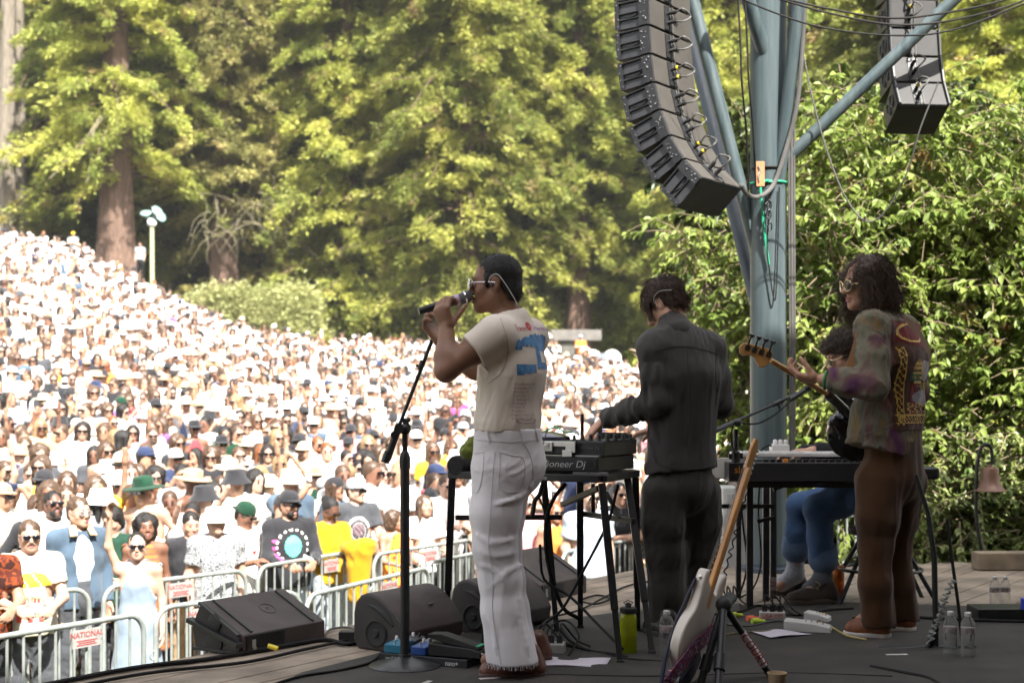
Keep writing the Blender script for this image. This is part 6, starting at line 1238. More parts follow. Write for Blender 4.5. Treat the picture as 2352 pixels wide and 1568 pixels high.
b, h, M = fan('man in grey printed T-shirt and pale cap looking aside', 816, 1094, 14.6, .1, 2, 1, 'grey', topm=SHIRT['charcoal'], botm=SHIRT['black'], hat='cap', l='rail', r='down', look=(.55, -1, .05), seed=14); chest_print(b, M, 'rings')
fan('woman with dark curls in an orange patterned dress leaning on the barricade', 906, 1166, 14.3, .3, 1, 1, topm=orangeprint, top='dress', hair_kind='curly', fem=True, l='rail', r='rail', glasses=False, look=(.7, -1, 0), hs=.92, seed=15)
fan('woman with long dark waves in a white tee, forearms on the rail', 974, 1136, 14.7, .1, 0, 1, hair_kind='wavy', fem=True, l='rail', r='rail', glasses=False, look=(.2, -1, .1), seed=16)
fan('person with a big ginger afro behind the curly-haired woman', 336, 1102, 15.0, .2, 1, 4, topm=SHIRT['cream'], hair_kind='curly', fem=True, glasses=False, seed=17)
fan('person filming with a phone held up before the face', 508, 1092, 15.6, .1, 0, 2, topm=SHIRT['pale_blue'], l='phone', r='phone', glasses=False, seed=18)
fan('person in a pale straw bucket hat facing away behind the green cap', 612, 1084, 15.5, 2.6, 0, 3, 'straw', topm=SHIRT['white'], hat='bucket', seed=19)
fan('man with sunglasses and white shirt high behind the moustached man', 70, 1066, 16.4, .1, 2, 2, topm=SHIRT['white'], seed=20)
fan('person in black cap worn backward beside the grey T-shirt man', 768, 1092, 15.4, .9, 1, 2, 'black', topm=SHIRT['denim'], hat='cap', back=True, hair_kind='long', seed=21)
fan('man with brown waves and sunglasses in a white shirt behind the grey cap', 874, 1064, 16.2, .2, 2, 2, topm=SHIRT['white'], hair_kind='bob', look=(.1, -1, .0), seed=22)
fan('man in navy cap and plaid dark shirt in profile beside the pole', 1000, 1062, 16.2, 1.0, 1, 1, 'navy', topm=SHIRT['charcoal'], hat='cap', beard=True, seed=23)
fan('man in sunglasses and white tee at the singer hip', 1024, 1090, 15.5, .2, 2, 2, topm=SHIRT['white'], l='text', r='text', seed=24)
fan('person in a bright orange dress under the decks table', 1272, 1150, 14.2, .2, 1, 4, topm=SHIRT['orange'], top='dress', hair_kind='long', fem=True, seed=25)
fan('person in a dusty pink shirt behind the singer legs', 1212, 1130, 14.6, .1, 2, 1, topm=SHIRT['pink'], seed=26)
fan('man in spectacles and pale tee seen through the decks stand', 1352, 1112, 13.6, .1, 2, 2, topm=SHIRT['pale_blue'], botm=SHIRT['black'], shorts=True, beard=True, seed=27)
fan('man in a black tee holding a cup under the decks', 1424, 1108, 14.8, .0, 0, 0, topm=SHIRT['black'], botm=SHIRT['charcoal'], l='text', r='text', seed=28)
fan('man with dark hair between moustached man and denim jacket', 92, 1145, 13.4, .4, 0, 0, topm=SHIRT['white'], look=(.6, -1, -.2), seed=29)
# yellow coat hung on the barricade beside the yellow jacket
def coat():
    S = SDF(); a = P(824, 1262, 13.2); S.cone(a+Vector((-.10, -.03, .02)), a+Vector((.10, -.02, .03)), .06, .075, .04); S.cone(a+Vector((.05, -.06, .02)), a+Vector((.02, -.08, -.72)), .085, .05, .04); S.cone(a+Vector((-.05, -.06, .0)), a+Vector((-.03, -.08, -.42)), .06, .055, .04); S.wrinkle(.012, 40, 3, None, (1, 1, .4), True)
    tag(sdf_obj('coat', S, .014, cl('cloth_mustard', (.36, .19, .006))), 'mustard yellow coat hung over the barricade rail', 'coat')
coat()
# ================================================================== STAGE GEAR
M_plast = mat('black_plastic', (.016, .016, .017), .42, var=.25, vs=14, bump=.05, bs=200); M_wedge = mat('monitor_paint', (.058, .043, .039), .62, var=.2, vs=7, bump=.25, bs=260); M_wedge_d = mat('monitor_side', (.030, .025, .023), .6, var=.2, vs=7, bump=.15, bs=200)
M_wht = mat('white_plastic', (.62, .60, .58), .4, var=.06); M_beige = mat('pale_beige_plastic', (.50, .47, .43), .45, var=.06); M_print = mat('grey_lettering', (.42, .42, .42), .5); M_orange = mat('orange_lettering', (.75, .30, .03), .5); M_alu = mat('aluminium_edge', (.55, .54, .52), .3, metal=.85, var=.1); M_redt = mat('red_lettering', (.50, .03, .05), .6); M_tape = mat('white_tape', (.62, .58, .58), .6)
cable_n = 0
def cable(label, pts, r=.006, m=None, k=7, name='cable'):
    o = hang(name, label, 'cable', pts, r, m or M_cable, 7, None, k); return o
def F_(px, py, z=.012): return FL(px, py, z)
# ---- vocal stand
def mic_stand():
    b = FL(930, 1533); t = thing('microphone_stand', 'black microphone stand with round dished base held by the singer', 'microphone stand', b); z = lambda y: CH-(y-HZ)*b.y/FPX
    s = MB(); s.lathe([(.155, 0), (.160, .004), (.160, .012), (.150, .018), (.10, .030), (.05, .042), (.028, .050), (.026, .062), (0, .062)], 48); s.build('base', mat('worn_black_paint', (.035, .033, .034), .34, metal=.3, var=.5, vs=25, bump=.1, bs=90), t)
    s = MB(); s.box((.055, -.07, .0315), (.05, .045, .003), Matrix.Rotation(.4, 4, 'Z') @ Matrix.Rotation(.2, 4, 'X')); s.build('tape_patch', mat('coral_tape', (.80, .16, .09), .6), t)
    s = MB(); s.cyl((0, 0, .05), (0, 0, z(1062)), .0205, 20); s.lathe([(.023, z(1075)), (.024, z(1070)), (.024, z(1050)), (.018, z(1040)), (.014, z(1036))], 20); s.cyl((0, 0, z(1060)), (0, 0, z(985)), .0125, 16); s.build('pole', M_black, t)
    s = MB(); q = lambda x, y, d=b.y-.01: P(x, y, d)-b; s.cyl(q(889, 1056), q(918, 972), .0165, 14); s.cyl(q(884, 1062), q(893, 1036), .019, 12); s.tube([q(912, 990), q(996, 772, b.y+.03)], .0085, 12); s.cyl(q(964, 850), q(972, 828), .0135, 12); s.cyl(q(956, 838), q(972, 846), .006, 8); s.build('boom', M_black, t)
    s = MB(); s.ball(q(930, 985), (.026, .02, .026), 14); s.cyl(q(916, 985, b.y-.04), q(916, 985, b.y+.03), .022, 14); s.cyl(q(926, 962), q(940, 984), .012, 10); s.ball(q(938, 964), .011, 10); s.cyl(q(905, 998, b.y-.03), q(905, 998, b.y+.02), .016, 12); s.build('clutch', M_plast, t)
mic_stand()
# ---- stand with the decks
def decks():
    t = thing('equipment_stand', 'black folding equipment stand carrying the decks and mixer', 'stand', (0, 0, 0)); z = .818
    A, B, C_, D_ = Vector((-.285, 6.78, z)), Vector((.405, 6.42, z)), Vector((.60, 6.92, z)), Vector((-.09, 7.30, z)); s = MB()
    for a, b in ((A, B), (B, C_), (C_, D_), (D_, A)): s.bar(a, b, .05, .034)
    for k in (.33, .66): s.bar(A+(B-A)*k, D_+(C_-D_)*k, .03, .03)
    s.build('top_frame', M_plast, t, bevel=.004)
    TM = frame(A+(B-A)*.60+Vector((0, -.028, .0)), (B-A).normalized(), Vector((0, 0, 1)), (B-A).cross(Vector((0, 0, 1))).normalized()); text_mesh('lettering', 'frame', .030, TM, M_print, t, .0006)
    for (x0, y0), top in (((1025, 1456), A), ((1110, 1490), A+(B-A)*.35), ((1279, 1452), D_+(C_-D_)*.36), ((1333, 1443), D_+(C_-D_)*.62), ((1425, 1527), B), ((1499, 1507), B+(C_-B)*.75), ((1465, 1451), C_)):
        f = FL(x0, y0); l = MB(); tp = top+Vector((0, 0, -.02)); l.bar(f+(tp-f)*.30, tp, .034, .034, (0, 1, 0)); l.bar(f, f+(tp-f)*.42, .027, .027, (0, 1, 0)); l.bar(f, f+(tp-f)*.03, .034, .034, (0, 1, 0)); l.build('leg', M_plast, t, bevel=.003)
    s = MB(); s.bar(P(1046, 1188, 7.0), P(1290, 1187, 7.1), .026, .026); s.bar(P(1330, 1178, 7.2), P(1456, 1196, 6.7), .026, .026); s.bar(P(1292, 1158, 7.0), P(1376, 1120, 6.6), .026, .026); s.bar(P(1362, 1180, 7.1), P(1362, 1110, 7.1), .03, .02); s.build('cross_bar', M_plast, t, bevel=.003)
    s = MB(); s.tube([P(1222, 1186, 7), P(1228, 1150, 7), P(1240, 1135, 7), P(1248, 1108, 7)], .012, 8); s.bar(P(1238, 1142, 7), P(1252, 1176, 7), .022, .01); s.build('strap', M_black, t); s = MB(); s.bar(P(1392, 1130, 6.9), P(1424, 1190, 6.8), .02, .01); s.build('brace', M_black, t)
    e1 = (B-A).normalized(); e2 = (D_-A).normalized(); n = Vector((0, 0, 1))
    # lower unit
    u = thing('mixer_console', 'black mixing console with grey brand lettering along its front', 'mixing console'); o = A+e1*.10+n*.028; M = frame(o, e1, n.cross(e1), n)
    b = MB(); b.box((.325, .235, .035), (.65, .42, .07), M); body = b.build('body', M_plast, u, bevel=.006)
    b = MB(); b.box((.325, .235, .0725), (.645, .41, .004), M); b.build('top_plate', M_alu, u)
    b = MB(); 
    for x in (.06, .56, .64): b.box((x, .05, -.012), (.075 if x > .5 else .05, .05, .022), M)
    b.build('foot', mat('grey_foot', (.20, .19, .18), .5), u)
    def logo(x, zz, size, parent, m, y=-.0015, ring=True):
        text_mesh('lettering', 'Pioneer Dj', size, M @ Matrix.Translation((x, y, zz)) @ Matrix.Rotation(R(90), 4, 'X'), m, parent, .0005, 'LEFT', 1.0, .22, 1.12)
        if ring: r_ = MB(); r_.tube([M @ Vector((x+size*.30+size*.42*math.cos(q), y-.001, zz+size*.05+size*.50*math.sin(q))) for q in np.linspace(.4, 5.9, 22)], size*.05, 5); r_.build('logo_ring', m, parent)
    logo(.375, .034, .045, body, M_print)
    b = MB(); b.cyl(M @ Vector((.63, -.001, .036)), M @ Vector((.63, -.008, .036)), .016, 16); b.build('jack_socket', M_black, u)
    # upper case
    v = thing('record_deck', 'player in a black flight case with aluminium edges and latch', 'media player'); b = MB(); b.box((.27, .235, .108), (.50, .43, .058), M); bd = b.build('body', M_plast, v, bevel=.004)
    b = MB(); b.box((.26, .017, .126), (.49, .006, .024), M); b.box((.515, .02, .112), (.05, .014, .052), M); b.box((.50, .014, .083), (.05, .01, .03), M); b.box((.30, .016, .086), (.06, .01, .02), M); b.build('edge_trim', M_alu, v, bevel=.002)
    b = MB(); b.box((.375, .010, .112), (.105, .012, .042), M); b.box((.375, .004, .118), (.075, .008, .028), M); b.cyl(M @ Vector((.345, .0, .118)), M @ Vector((.405, .0, .118)), .006, 8); b.build('latch', mat('latch_metal', (.42, .41, .39), .35, metal=.8), v, bevel=.003)
    b = MB(); b.lathe([(.155, 0), (.150, .016), (.10, .034), (.06, .040), (0, .041)], 40, M @ Matrix.Translation((.24, .24, .137))); b.build('jog_wheel', mat('jog_plate', (.10, .09, .13), .12, metal=.5), v)
    b = MB(); b.tube([M @ Vector((.10+.3*k, .30-.02*math.sin(k*9), .185+.012*math.sin(k*12))) for k in np.linspace(0, 1, 24)], .004, 6); b.build('lead', M_green, v)
    w = thing('mixer_deck', 'low black mixer with rows of knobs under the hand of the dark-shirted player', 'mixer'); b = MB(); b.box((.60, .24, .104), (.14, .38, .065), M); b.box((.585, .24, .139), (.18, .36, .006), M); wb = b.build('body', M_plast, w, bevel=.005)
    logo(.545, .108, .020, wb, mat('dim_lettering', (.12, .12, .12), .5), .048, False)
    for i in range(5):
        for j in range(4): b = MB(); b.lathe([(.011, 0), (.011, .004), (.008, .006), (.007, .024), (0, .025)], 12, M @ Matrix.Translation((.50+.042*i, .09+.09*j, .142))); b.build('knob', M_black if (i+j) % 3 else M_plast, w)
    b = MB(); b.prism([(0, 0), (.20, 0), (.16, .03), (.02, .03)], 0, .01, M @ Matrix.Translation((.47, .40, .142)) @ Matrix.Rotation(R(90), 4, 'X')); b.build('raised_screen', M_black, w)
    a = thing('antenna', 'short black antenna standing upright on the mixer', 'antenna', P(1337, 1003, 6.75)); b = MB(); b.lathe([(.0085, -.03), (.0085, .10), (.007, .108), (0, .109)], 12); b.build('rod', M_black, a)
    a = hang('antenna', 'thin whip aerial leaning at the singer hip', 'antenna', [P(1247, 1022, 6.3), P(1253, 1000, 6.3), P(1260, 980, 6.3)], .0022, M_black, 6)
    # foam roll on the end of the stand
    f = MB(); f.tube([A+e2*-.03+n*.045+e1*.03, A+e2*.5+n*.045+e1*.03], .048, 18); tag(f.build('foam_roll', mat('black_foam', (.020, .019, .019), .95, bump=.6, bs=160), bevel=.012), 'thick black foam roll lying on the end of the decks stand', 'foam roll')
    g = SDF(); c = P(1082, 1036, 6.55); g.ell(c, (.05, .06, .035)); g.ell(c+Vector((.03, 0, .03)), (.05, .05, .04)); g.wrinkle(.008, 60, 3, None, (1, 1, 1), True); tag(sdf_obj('cloth', g, .007, fabric('green_cloth', (.16, .19, .03), (.10, .12, .02), 60)), 'crumpled olive green cloth behind the singer on the stand', 'cloth')
decks()
# ---- keyboards
def keyboards():
    t = thing('keyboard_stand', 'black metal stand under the keyboards with taped legs', 'stand', (0, 0, 0)); z = CH-(1113-HZ)*7.8/FPX; s = MB(); x0, x1 = P(1700, 0, 7.8).x, P(1985, 0, 7.8).x
    for y in (7.8, 8.15): s.bar((x0, y, z), (x1, y, z), .03, .03)
    s.bar((x0, 7.8, z), (x0, 8.15, z), .03, .03); s.build('top_frame', M_plast, t, bevel=.003)
    for px, py in ((1722, 1398), (1640, 1380), (1759, 1380), (1776, 1374), (1696, 1372)):
        f = FL(px, py); l = MB(); l.bar(f, (f.x, f.y, z), .036 if px != 1696 else .03, .03, (0, 1, 0)); l.build('leg', M_plast, t, bevel=.003)
    s = MB(); s.bar(P(1640, 1162, 8.1), P(1776, 1162, 8.2), .024, .024); s.bar(P(1738, 1197, 8.1), P(1780, 1188, 8.1), .03, .02); s.bar(P(1776, 1124, 8.1), P(1806, 1112, 8.1), .02, .02); s.build('cross_bar', M_plast, t)
    for px, py, tx in ((1759, 1318, 'RT'), (1776, 1340, 'U')):
        f = FL(px, 1377); q = P(px, py, f.y-.021); s = MB(); s.box((q.x, q.y, q.z), (.040, .006, .075)); k = s.build('tape_label', M_tape, t); text_mesh('lettering', tx, .045, frame((q.x, q.y-.0045, q.z), Vector((0, 0, 1)), Vector((-1, 0, 0)), Vector((0, -1, 0))), M_redt, k, .0006)
    # long black keyboard, its back to us
    k = thing('keyboard', 'long black keyboard with orange lettering on its back panel', 'keyboard'); y0 = 7.74; zt, zb = CH-(1062-HZ)*y0/FPX, CH-(1106-HZ)*y0/FPX; x0, x1 = P(1674, 0, y0).x, P(2010, 0, y0).x
    s = MB(); s.box(((x0+x1)/2, y0+.17, (zt+zb)/2), (x1-x0, .34, zt-zb)); b = s.build('body', mat('keyboard_case', (.020, .019, .020), .5, var=.2, bump=.1, bs=200), k, bevel=.004)
    text_mesh('lettering', 'sle', .056, frame((x0+.030, y0-.0015, (zt+zb)/2+.012), Vector((1, 0, 0)), Vector((0, 0, 1)), Vector((0, -1, 0))), M_orange, b, .0006, 'LEFT')
    s = MB(); s.box(((x0+x1)/2, y0-.0035, zb+.006), (x1-x0-.01, .006, .006)); s.box((P(1880, 0, y0).x, y0-.003, zb-.012), (.06, .006, .004)); s.build('edge_strip', M_alu if False else M_black, k)
    for i, c in enumerate('kkkoknkkkkknkkkkkwkkoo'): 
        s = MB(); s.box((x0+.21+.036*i, y0+.05, zt+.008), (.027, .03, .018)); s.build('button', {'k': M_black, 'o': mat('orange_key', (.80, .25, .03), .4), 'n': M_plast, 'w': M_wht}[c], k, bevel=.002)
    # white control keyboard lying on it
    w = thing('controller_keyboard', 'slim white control keyboard lying on the black keyboard', 'keyboard'); a = P(1708, 1056, 7.9); s = MB(); s.box((a.x+.27, 8.02, zt+.035), (.62, .26, .022)); s.build('body', M_wht, w, bevel=.004)
    s = MB()
    for i in range(24): s.box((a.x+.0+.023*i, 7.95, zt+.049), (.021, .10, .008))
    s.build('white_keys', mat('ivory_key', (.72, .70, .68), .3), w, bevel=.0015)
    s = MB()
    for i in range(8): s.box((a.x+.0+.045*i, 8.09, zt+.049), (.03, .03, .008))
    s.build('pads', mat('grey_pad', (.36, .37, .38), .5), w, bevel=.002)
    p = thing('synthesizer', 'pale beige synthesizer half hidden by the dark-shirted player', 'synthesizer'); a, b = P(1640, 0, 7.95).x, P(1724, 0, 7.95).x; s = MB(); s.prism([(0, 0), (.34, 0), (.34, .07), (.0, .115)], a-.25, b, Matrix(((0, 0, 1, 0), (1, 0, 0, 7.9), (0, 1, 0, zb+.01), (0, 0, 0, 1)))); s.build('body', M_beige, p, bevel=.004)
    e = thing('effects_box', 'small white box with pale knobs on the white keyboard', 'effects unit'); q = P(1790, 1041, 8.08); s = MB(); s.box((q.x, q.y, q.z+.025), (.098, .10, .055)); s.build('body', M_wht, e, bevel=.006)
    for i in range(3): s = MB(); s.lathe([(.014, 0), (.013, .02), (.009, .026), (0, .027)], 14, Matrix.Translation((q.x-.025+.03*i, q.y-.01, q.z+.053))); s.build('knob', M_wht, e)
    cable('pair of short black leads into the small white box', [P(1745, 1046, 8.05), P(1752, 1030, 8.05), P(1768, 1022, 8.05), P(1774, 1026, 8.06)], .006)
    # boom microphone over the keyboards
    m = thing('boom_stand', 'black boom stand reaching over the keyboards to the seated player', 'microphone stand', (0, 0, 0)); c = P(1690, 1062, 7.7); s = MB(); s.cyl((c.x, c.y, c.z), P(1690, 985, 7.7), .013, 12); s.lathe([(.024, 0), (.024, .055), (.018, .06)], 14, Matrix.Translation((c.x, c.y, c.z+.002))); s.bar(P(1674, 1048, 7.7), P(1706, 1046, 7.7), .016, .03); s.build('pole', M_black, m)
    s = MB(); s.tube([P(1640, 990, 7.55), P(1694, 966, 7.7)], .014, 12); s.tube([P(1694, 966, 7.7), P(1800, 918, 7.9), P(1832, 903, 7.95)], .0085, 12); s.cyl(P(1776, 929, 7.86), P(1796, 920, 7.9), .015, 12); s.cyl(P(1788, 926, 7.86), P(1791, 940, 7.86), .007, 8); s.build('boom', M_black, m)
    s = MB(); s.cyl(P(1815, 918, 7.9), P(1848, 896, 7.95), .015, 14); s.ball(P(1856, 890, 7.96), .022, 12); s.build('microphone', M_plast, m); s = MB(); s.ball(P(1694, 970, 7.68), .024, 12); s.build('clutch', M_plast, m)
    cable('thin cable hanging from the boom microphone', [P(1700, 972, 7.7), P(1740, 972, 7.75), P(1775, 955, 7.82), P(1800, 935, 7.86), P(1818, 917, 7.9)], .0045)
    cable('short loop of cable beside the boom stand pole', [P(1684, 975, 7.68), P(1679, 1000, 7.66), P(1684, 1030, 7.66), P(1690, 1050, 7.68)], .004)
keyboards()
# ---- white guitar on its stand
def guitar():
    g = thing('electric_guitar', 'white electric guitar with maple neck resting on a stand', 'electric guitar'); M_gw = mat('guitar_white', (.60, .53, .45), .25, var=.06, coat=.6); nut, joint = P(1719, 1060, 6.12), P(1628, 1345, 5.88); ax = (nut-joint).normalized(); side = (Vector((.46, .88, .05))-ax*Vector((.46, .88, .05)).dot(ax)).normalized(); fn = side.cross(ax)
    if fn.y > 0: fn = -fn
    M = frame(joint, side, ax, side.cross(ax))
    out = [(-.075, .0), (-.098, .03), (-.125, .018), (-.128, -.03), (-.118, -.09), (-.125, -.15), (-.160, -.21), (-.180, -.28), (-.165, -.35), (-.10, -.395), (0, -.405), (.10, -.39), (.160, -.34), (.172, -.27), (.148, -.20), (.118, -.14), (.115, -.08), (.135, -.01), (.145, .06), (.128, .105), (.098, .10), (.080, .06), (.062, -.005), (.03, -.012), (-.03, -.012), (-.055, -.008)]
    sm = smooth_path([Vector((x, y, 0)) for x, y in out]+[Vector((*out[0], 0))], 3)[:-1]; b = MB(); sgn = 1 if (M.to_3x3() @ Vector((0, 0, 1))).dot(fn) > 0 else -1
    b.prism([(p.x, p.y) for p in sm][::-1], -.0225, .0225, M); bo = b.build('body', M_gw, g, bevel=.012, sharp=60, seg=4)
    b = MB(); b.prism([(-.03, -.10), (.03, -.10), (.024, .0), (.0215, .56), (-.0215, .56), (-.024, .0)], .010*sgn-.012, .010*sgn+.013, M); b.build('neck', mat('maple_neck', (.44, .18, .022), .3, var=.2, vs=6, coat=.5), g, bevel=.008)
    b = MB(); b.prism([(-.02, .55), (.022, .55), (.045, .60), (.05, .68), (.02, .715), (-.02, .70), (-.03, .64)], -.006, .008, M); hs = b.build('headstock', mat('maple_neck', (0, 0, 0)), g, bevel=.004)
    for i in range(6): t = MB(); t.cyl(M @ Vector((.030, .575+.022*i, 0)), M @ Vector((.062, .575+.022*i, 0)), .004, 8); t.ball(M @ Vector((.068, .575+.022*i, 0)), (.008, .006, .008), 8); t.box((.018, .575+.022*i, -.012*1), (.014, .016, .012), M); t.build('tuner', M_alu, g)
    b = MB()
    for i in range(19): b.box((.0, .03+.50*(1-2**(-i/9.5)), (-.005)*sgn+0), (.046, .002, .003), M)
    for i in range(6): b.tube([M @ Vector((-.018+.0072*i, -.16, -.028*sgn)), M @ Vector((-.018+.0072*i, .57, -.010*sgn))], .0007, 4)
    b.build('strings', M_alu, g); b = MB()
    for i in range(3): b.box((0, -.10-.055*i, -.026*sgn), (.075, .018, .008), M)
    b.build('pickups', M_wht, g); b = MB(); b.cyl(M @ Vector((-.128, -.02, 0)), M @ Vector((-.145, -.018, 0)), .006, 8); b.cyl(M @ Vector((.0, -.405, 0)), M @ Vector((0, -.425, 0)), .006, 8); b.build('strap_button', M_alu, g)
    s = MB(); st = pat_mat('woven_band', [(.30, .25, .28), (.25, .03, .05), (.10, .04, .12), (.33, .29, .32)], 70, kind='dots'); pts = smooth_path([M @ Vector(v) for v in ((.14, -.13, .032*sgn), (.06, -.20, .036*sgn), (-.04, -.29, .036*sgn), (-.12, -.40, .03*sgn), (-.16, -.5, .01*sgn))], 6)
    for a, c in zip(pts[:-1], pts[1:]): s.bar(a, c+(c-a)*.12, .07, .004, fn)
    s.build('woven_strap', st, g); s = MB(); bl = mat('blue_strap', (.006, .008, .03), .6, var=.2); pts = smooth_path([M @ Vector(v) for v in ((-.128, -.03, -.02*sgn), (-.13, -.12, -.03*sgn), (-.15, -.25, -.035*sgn), (-.15, -.38, -.03*sgn), (-.12, -.50, -.02*sgn))], 6)
    for a, c in zip(pts[:-1], pts[1:]): s.bar(a, c+(c-a)*.12, .036, .006, (1, .2, 0))
    s.build('blue_strap', bl, g); s = MB(); pts = smooth_path([M @ Vector(v) for v in ((.06, -.27, .03*sgn), (.02, -.36, .035*sgn), (-.05, -.46, .03*sgn))], 5)
    for a, c in zip(pts[:-1], pts[1:]): s.bar(a, c+(c-a)*.12, .07, .006, fn)
    s.build('blue_strap_end', bl, g)
    t = thing('guitar_stand', 'black tubular guitar stand with white lettered tape on one leg', 'guitar stand', (0, 0, 0)); j = P(1662, 1388, 5.80); s = MB(); s.ball(j, (.034, .03, .034), 14); s.cyl(j, P(1678, 1372, 5.9), .026, 12); s.build('yoke', M_rubber, t)
    tip = FL(1776, 1560); l = MB(); l.tube([j, tip], .0145, 14); lg = l.build('leg', M_black, t); a, c = j+(tip-j)*.36, j+(tip-j)*.80; l = MB(); l.cyl(a, c, .0162, 16); tp = l.build('tape_label', M_tape, lg); dr = (c-a).normalized(); up = (Vector((.86, 0, .5))-dr*Vector((.86, 0, .5)).dot(dr)).normalized(); nz_ = dr.cross(up); 
    if nz_.y > 0: up = -up; nz_ = dr.cross(up)
    text_mesh('lettering', 'COURT', .050, frame((a+c)/2+nz_*.0165, dr, up, nz_), M_redt, tp, .0006, 'CENTER', 1.15)
    for e in (P(1600, 1600, 5.7), P(1648, 1600, 5.55)): l = MB(); l.tube([j, e, e+(e-j)*.12], .016, 12); l.cyl(j+(e-j)*.55, j+(e-j)*.72, .024, 12); l.build('leg', M_black, t)
guitar()
# ---- monitors
def flat_wedge(label, o, w, dep, hi, side=True, lo=.095, e=E1, n=N1):
    t = thing('wedge_monitor', label, 'stage monitor'); M = Matrix(((-n.x, 0, e.x, o.x), (-n.y, 0, e.y, o.y), (0, 1, 0, o.z), (0, 0, 0, 1)))   # x toward the audience, y up, z along the stage edge
    prof = [(0, 0), (dep*1.12, 0), (dep*1.22, hi*.52), (dep, hi), (0, lo)]; b = MB(); b.prism(prof, .004, w-.004, M); bd = b.build('body', M_wedge, t, bevel=.006)
    sl = math.atan2(hi-lo, dep); b = MB(); q = lambda k, z, up=.0: M @ Vector((dep*k-math.sin(sl)*up, lo+(hi-lo)*k+math.cos(sl)*up, z))
    for z in (w*.12, w*.86): b = MB(); b.bar(q(.04, z, .004), q(.96, z, .004), .012, .008, M.to_3x3() @ Vector((0, 1, 0))); b.build('rail', M_black, t)
    b = MB(); b.tube([q(.55+.13*math.sin(a), w*.56+.042*math.cos(a), .001) for a in np.linspace(0, 2*math.pi, 25)], .0016, 5); b.tube([q(.55+.03*math.sin(a), w*.56+.012*math.cos(a), .001) for a in np.linspace(0, 2*math.pi, 13)], .001, 5); b.build('round_emblem', M_black, t)
    b = MB(); b.prism([(.01, .006), (dep*1.08, .006), (dep*1.16, hi*.5), (dep*.97, hi*.94), (.012, lo*.9)], -.012, .002, M); sp = b.build('side_plate', M_wedge_d, t, bevel=.004); b = MB()
    b.bar(M @ Vector((-.004, lo*.55, -.022)), M @ Vector((dep*1.19, hi*.62, -.022)), .022, .045, M.to_3x3() @ Vector((0, 0, 1))); b.bar(M @ Vector((.0, .016, -.016)), M @ Vector((dep*1.12, .012, -.016)), .014, .02, M.to_3x3() @ Vector((0, 0, 1))); b.bar(M @ Vector((.012, lo*1.0, -.014)), M @ Vector((dep*.98, hi*.98, -.014)), .012, .018, M.to_3x3() @ Vector((0, 0, 1))); b.build('carry_bar', M_black, sp, bevel=.002)
    b = MB(); b.lathe([(0, 0), (.038, 0), (.042, .006), (.034, .009)], 20, M @ Matrix.Translation((dep*.60, hi*.62, -.012)) @ Matrix.Rotation(math.pi, 4, 'X')); b.lathe([(0, 0), (.05, 0), (.054, .006), (.044, .009)], 20, M @ Matrix.Translation((dep*.62, hi*.22, -.012)) @ Matrix.Rotation(math.pi, 4, 'X')); b.build('handle_cup', M_rubber, sp)
    b = MB(); b.box((-.003, lo*.5, w*.26), (.006, lo*.86, w*.44), M); pn = b.build('connector_panel', M_black, t); b = MB(); b.box((-.007, lo*.55, w*.12), (.002, .035, .022), M); b.box((-.007, lo*.3, w*.13), (.002, .01, .02), M); b.build('sticker', mat('pale_sticker', (.30, .29, .27), .6), pn)
    return t, M
wt, wM = flat_wedge('flat-topped brown-black wedge monitor with a round emblem at the stage edge', FL(557, 1507), .56, .275, .232)
def round_wedge(label, o, w, n=N1, e=E1):
    t = thing('wedge_monitor', label, 'stage monitor'); M = Matrix(((n.x, 0, e.x, o.x), (n.y, 0, e.y, o.y), (0, 1, 0, o.z), (0, 0, 0, 1)))   # x toward the players, y up, z along the edge
    pr = [(.03, 0), (.24, 0), (.30, .035), (.31, .10), (.275, .155), (.215, .215), (.15, .255), (.09, .268), (.045, .255), (.012, .22), (0, .17), (0, .04)]; sm = smooth_path([Vector((x, y, 0)) for x, y in pr[3:9]], 4); prof = [(x, y) for x, y in pr[:3]]+[(p.x, p.y) for p in sm]+[(x, y) for x, y in pr[9:]]
    b = MB(); b.prism(prof, .0, w, M); b.build('body', M_wedge, t, bevel=.008, seg=3); b = MB(); b.prism([(.155+(x-.155)*.93, .13+(y-.13)*.93) for x, y in prof], -.006, .004, M); sp = b.build('side_plate', M_wedge_d, t, bevel=.004)
    b = MB(); b.lathe([(.062, 0), (.066, .004), (.060, .006), (.052, .002), (.02, .004), (.016, .010), (0, .010)], 32, M @ Matrix.Translation((.145, .085, -.006)) @ Matrix.Rotation(math.pi, 4, 'X'))
    for i in range(26): a = 2*math.pi*i/26; b.box((.145+.057*math.cos(a), .085+.057*math.sin(a), -.012), (.006, .006, .004), M)
    b.build('port', M_rubber, sp); b = MB(); b.tube([M @ Vector((x, y, -.007)) for x, y in ((.10, .215), (.15, .205), (.20, .175), (.245, .130))], [.006, .014, .016, .006], 8); b.build('handle_slot', M_rubber, sp)
    b = MB(); b.box((.245, .197, w*.6), (.012, .010, .03), M @ Matrix.Rotation(0, 4, 'Z')); b.build('badge', mat('badge_grey', (.12, .11, .10), .5), t); return t
round_wedge('rounded black wedge monitor right behind the microphone stand base', FL(812, 1488), .46); round_wedge('rounded wedge monitor half hidden by the white trousers', FL(1036, 1449), .46)
flat_wedge('far flat wedge monitor seen under the decks stand', FL(1240, 1383), .52, .30, .27, lo=.10)
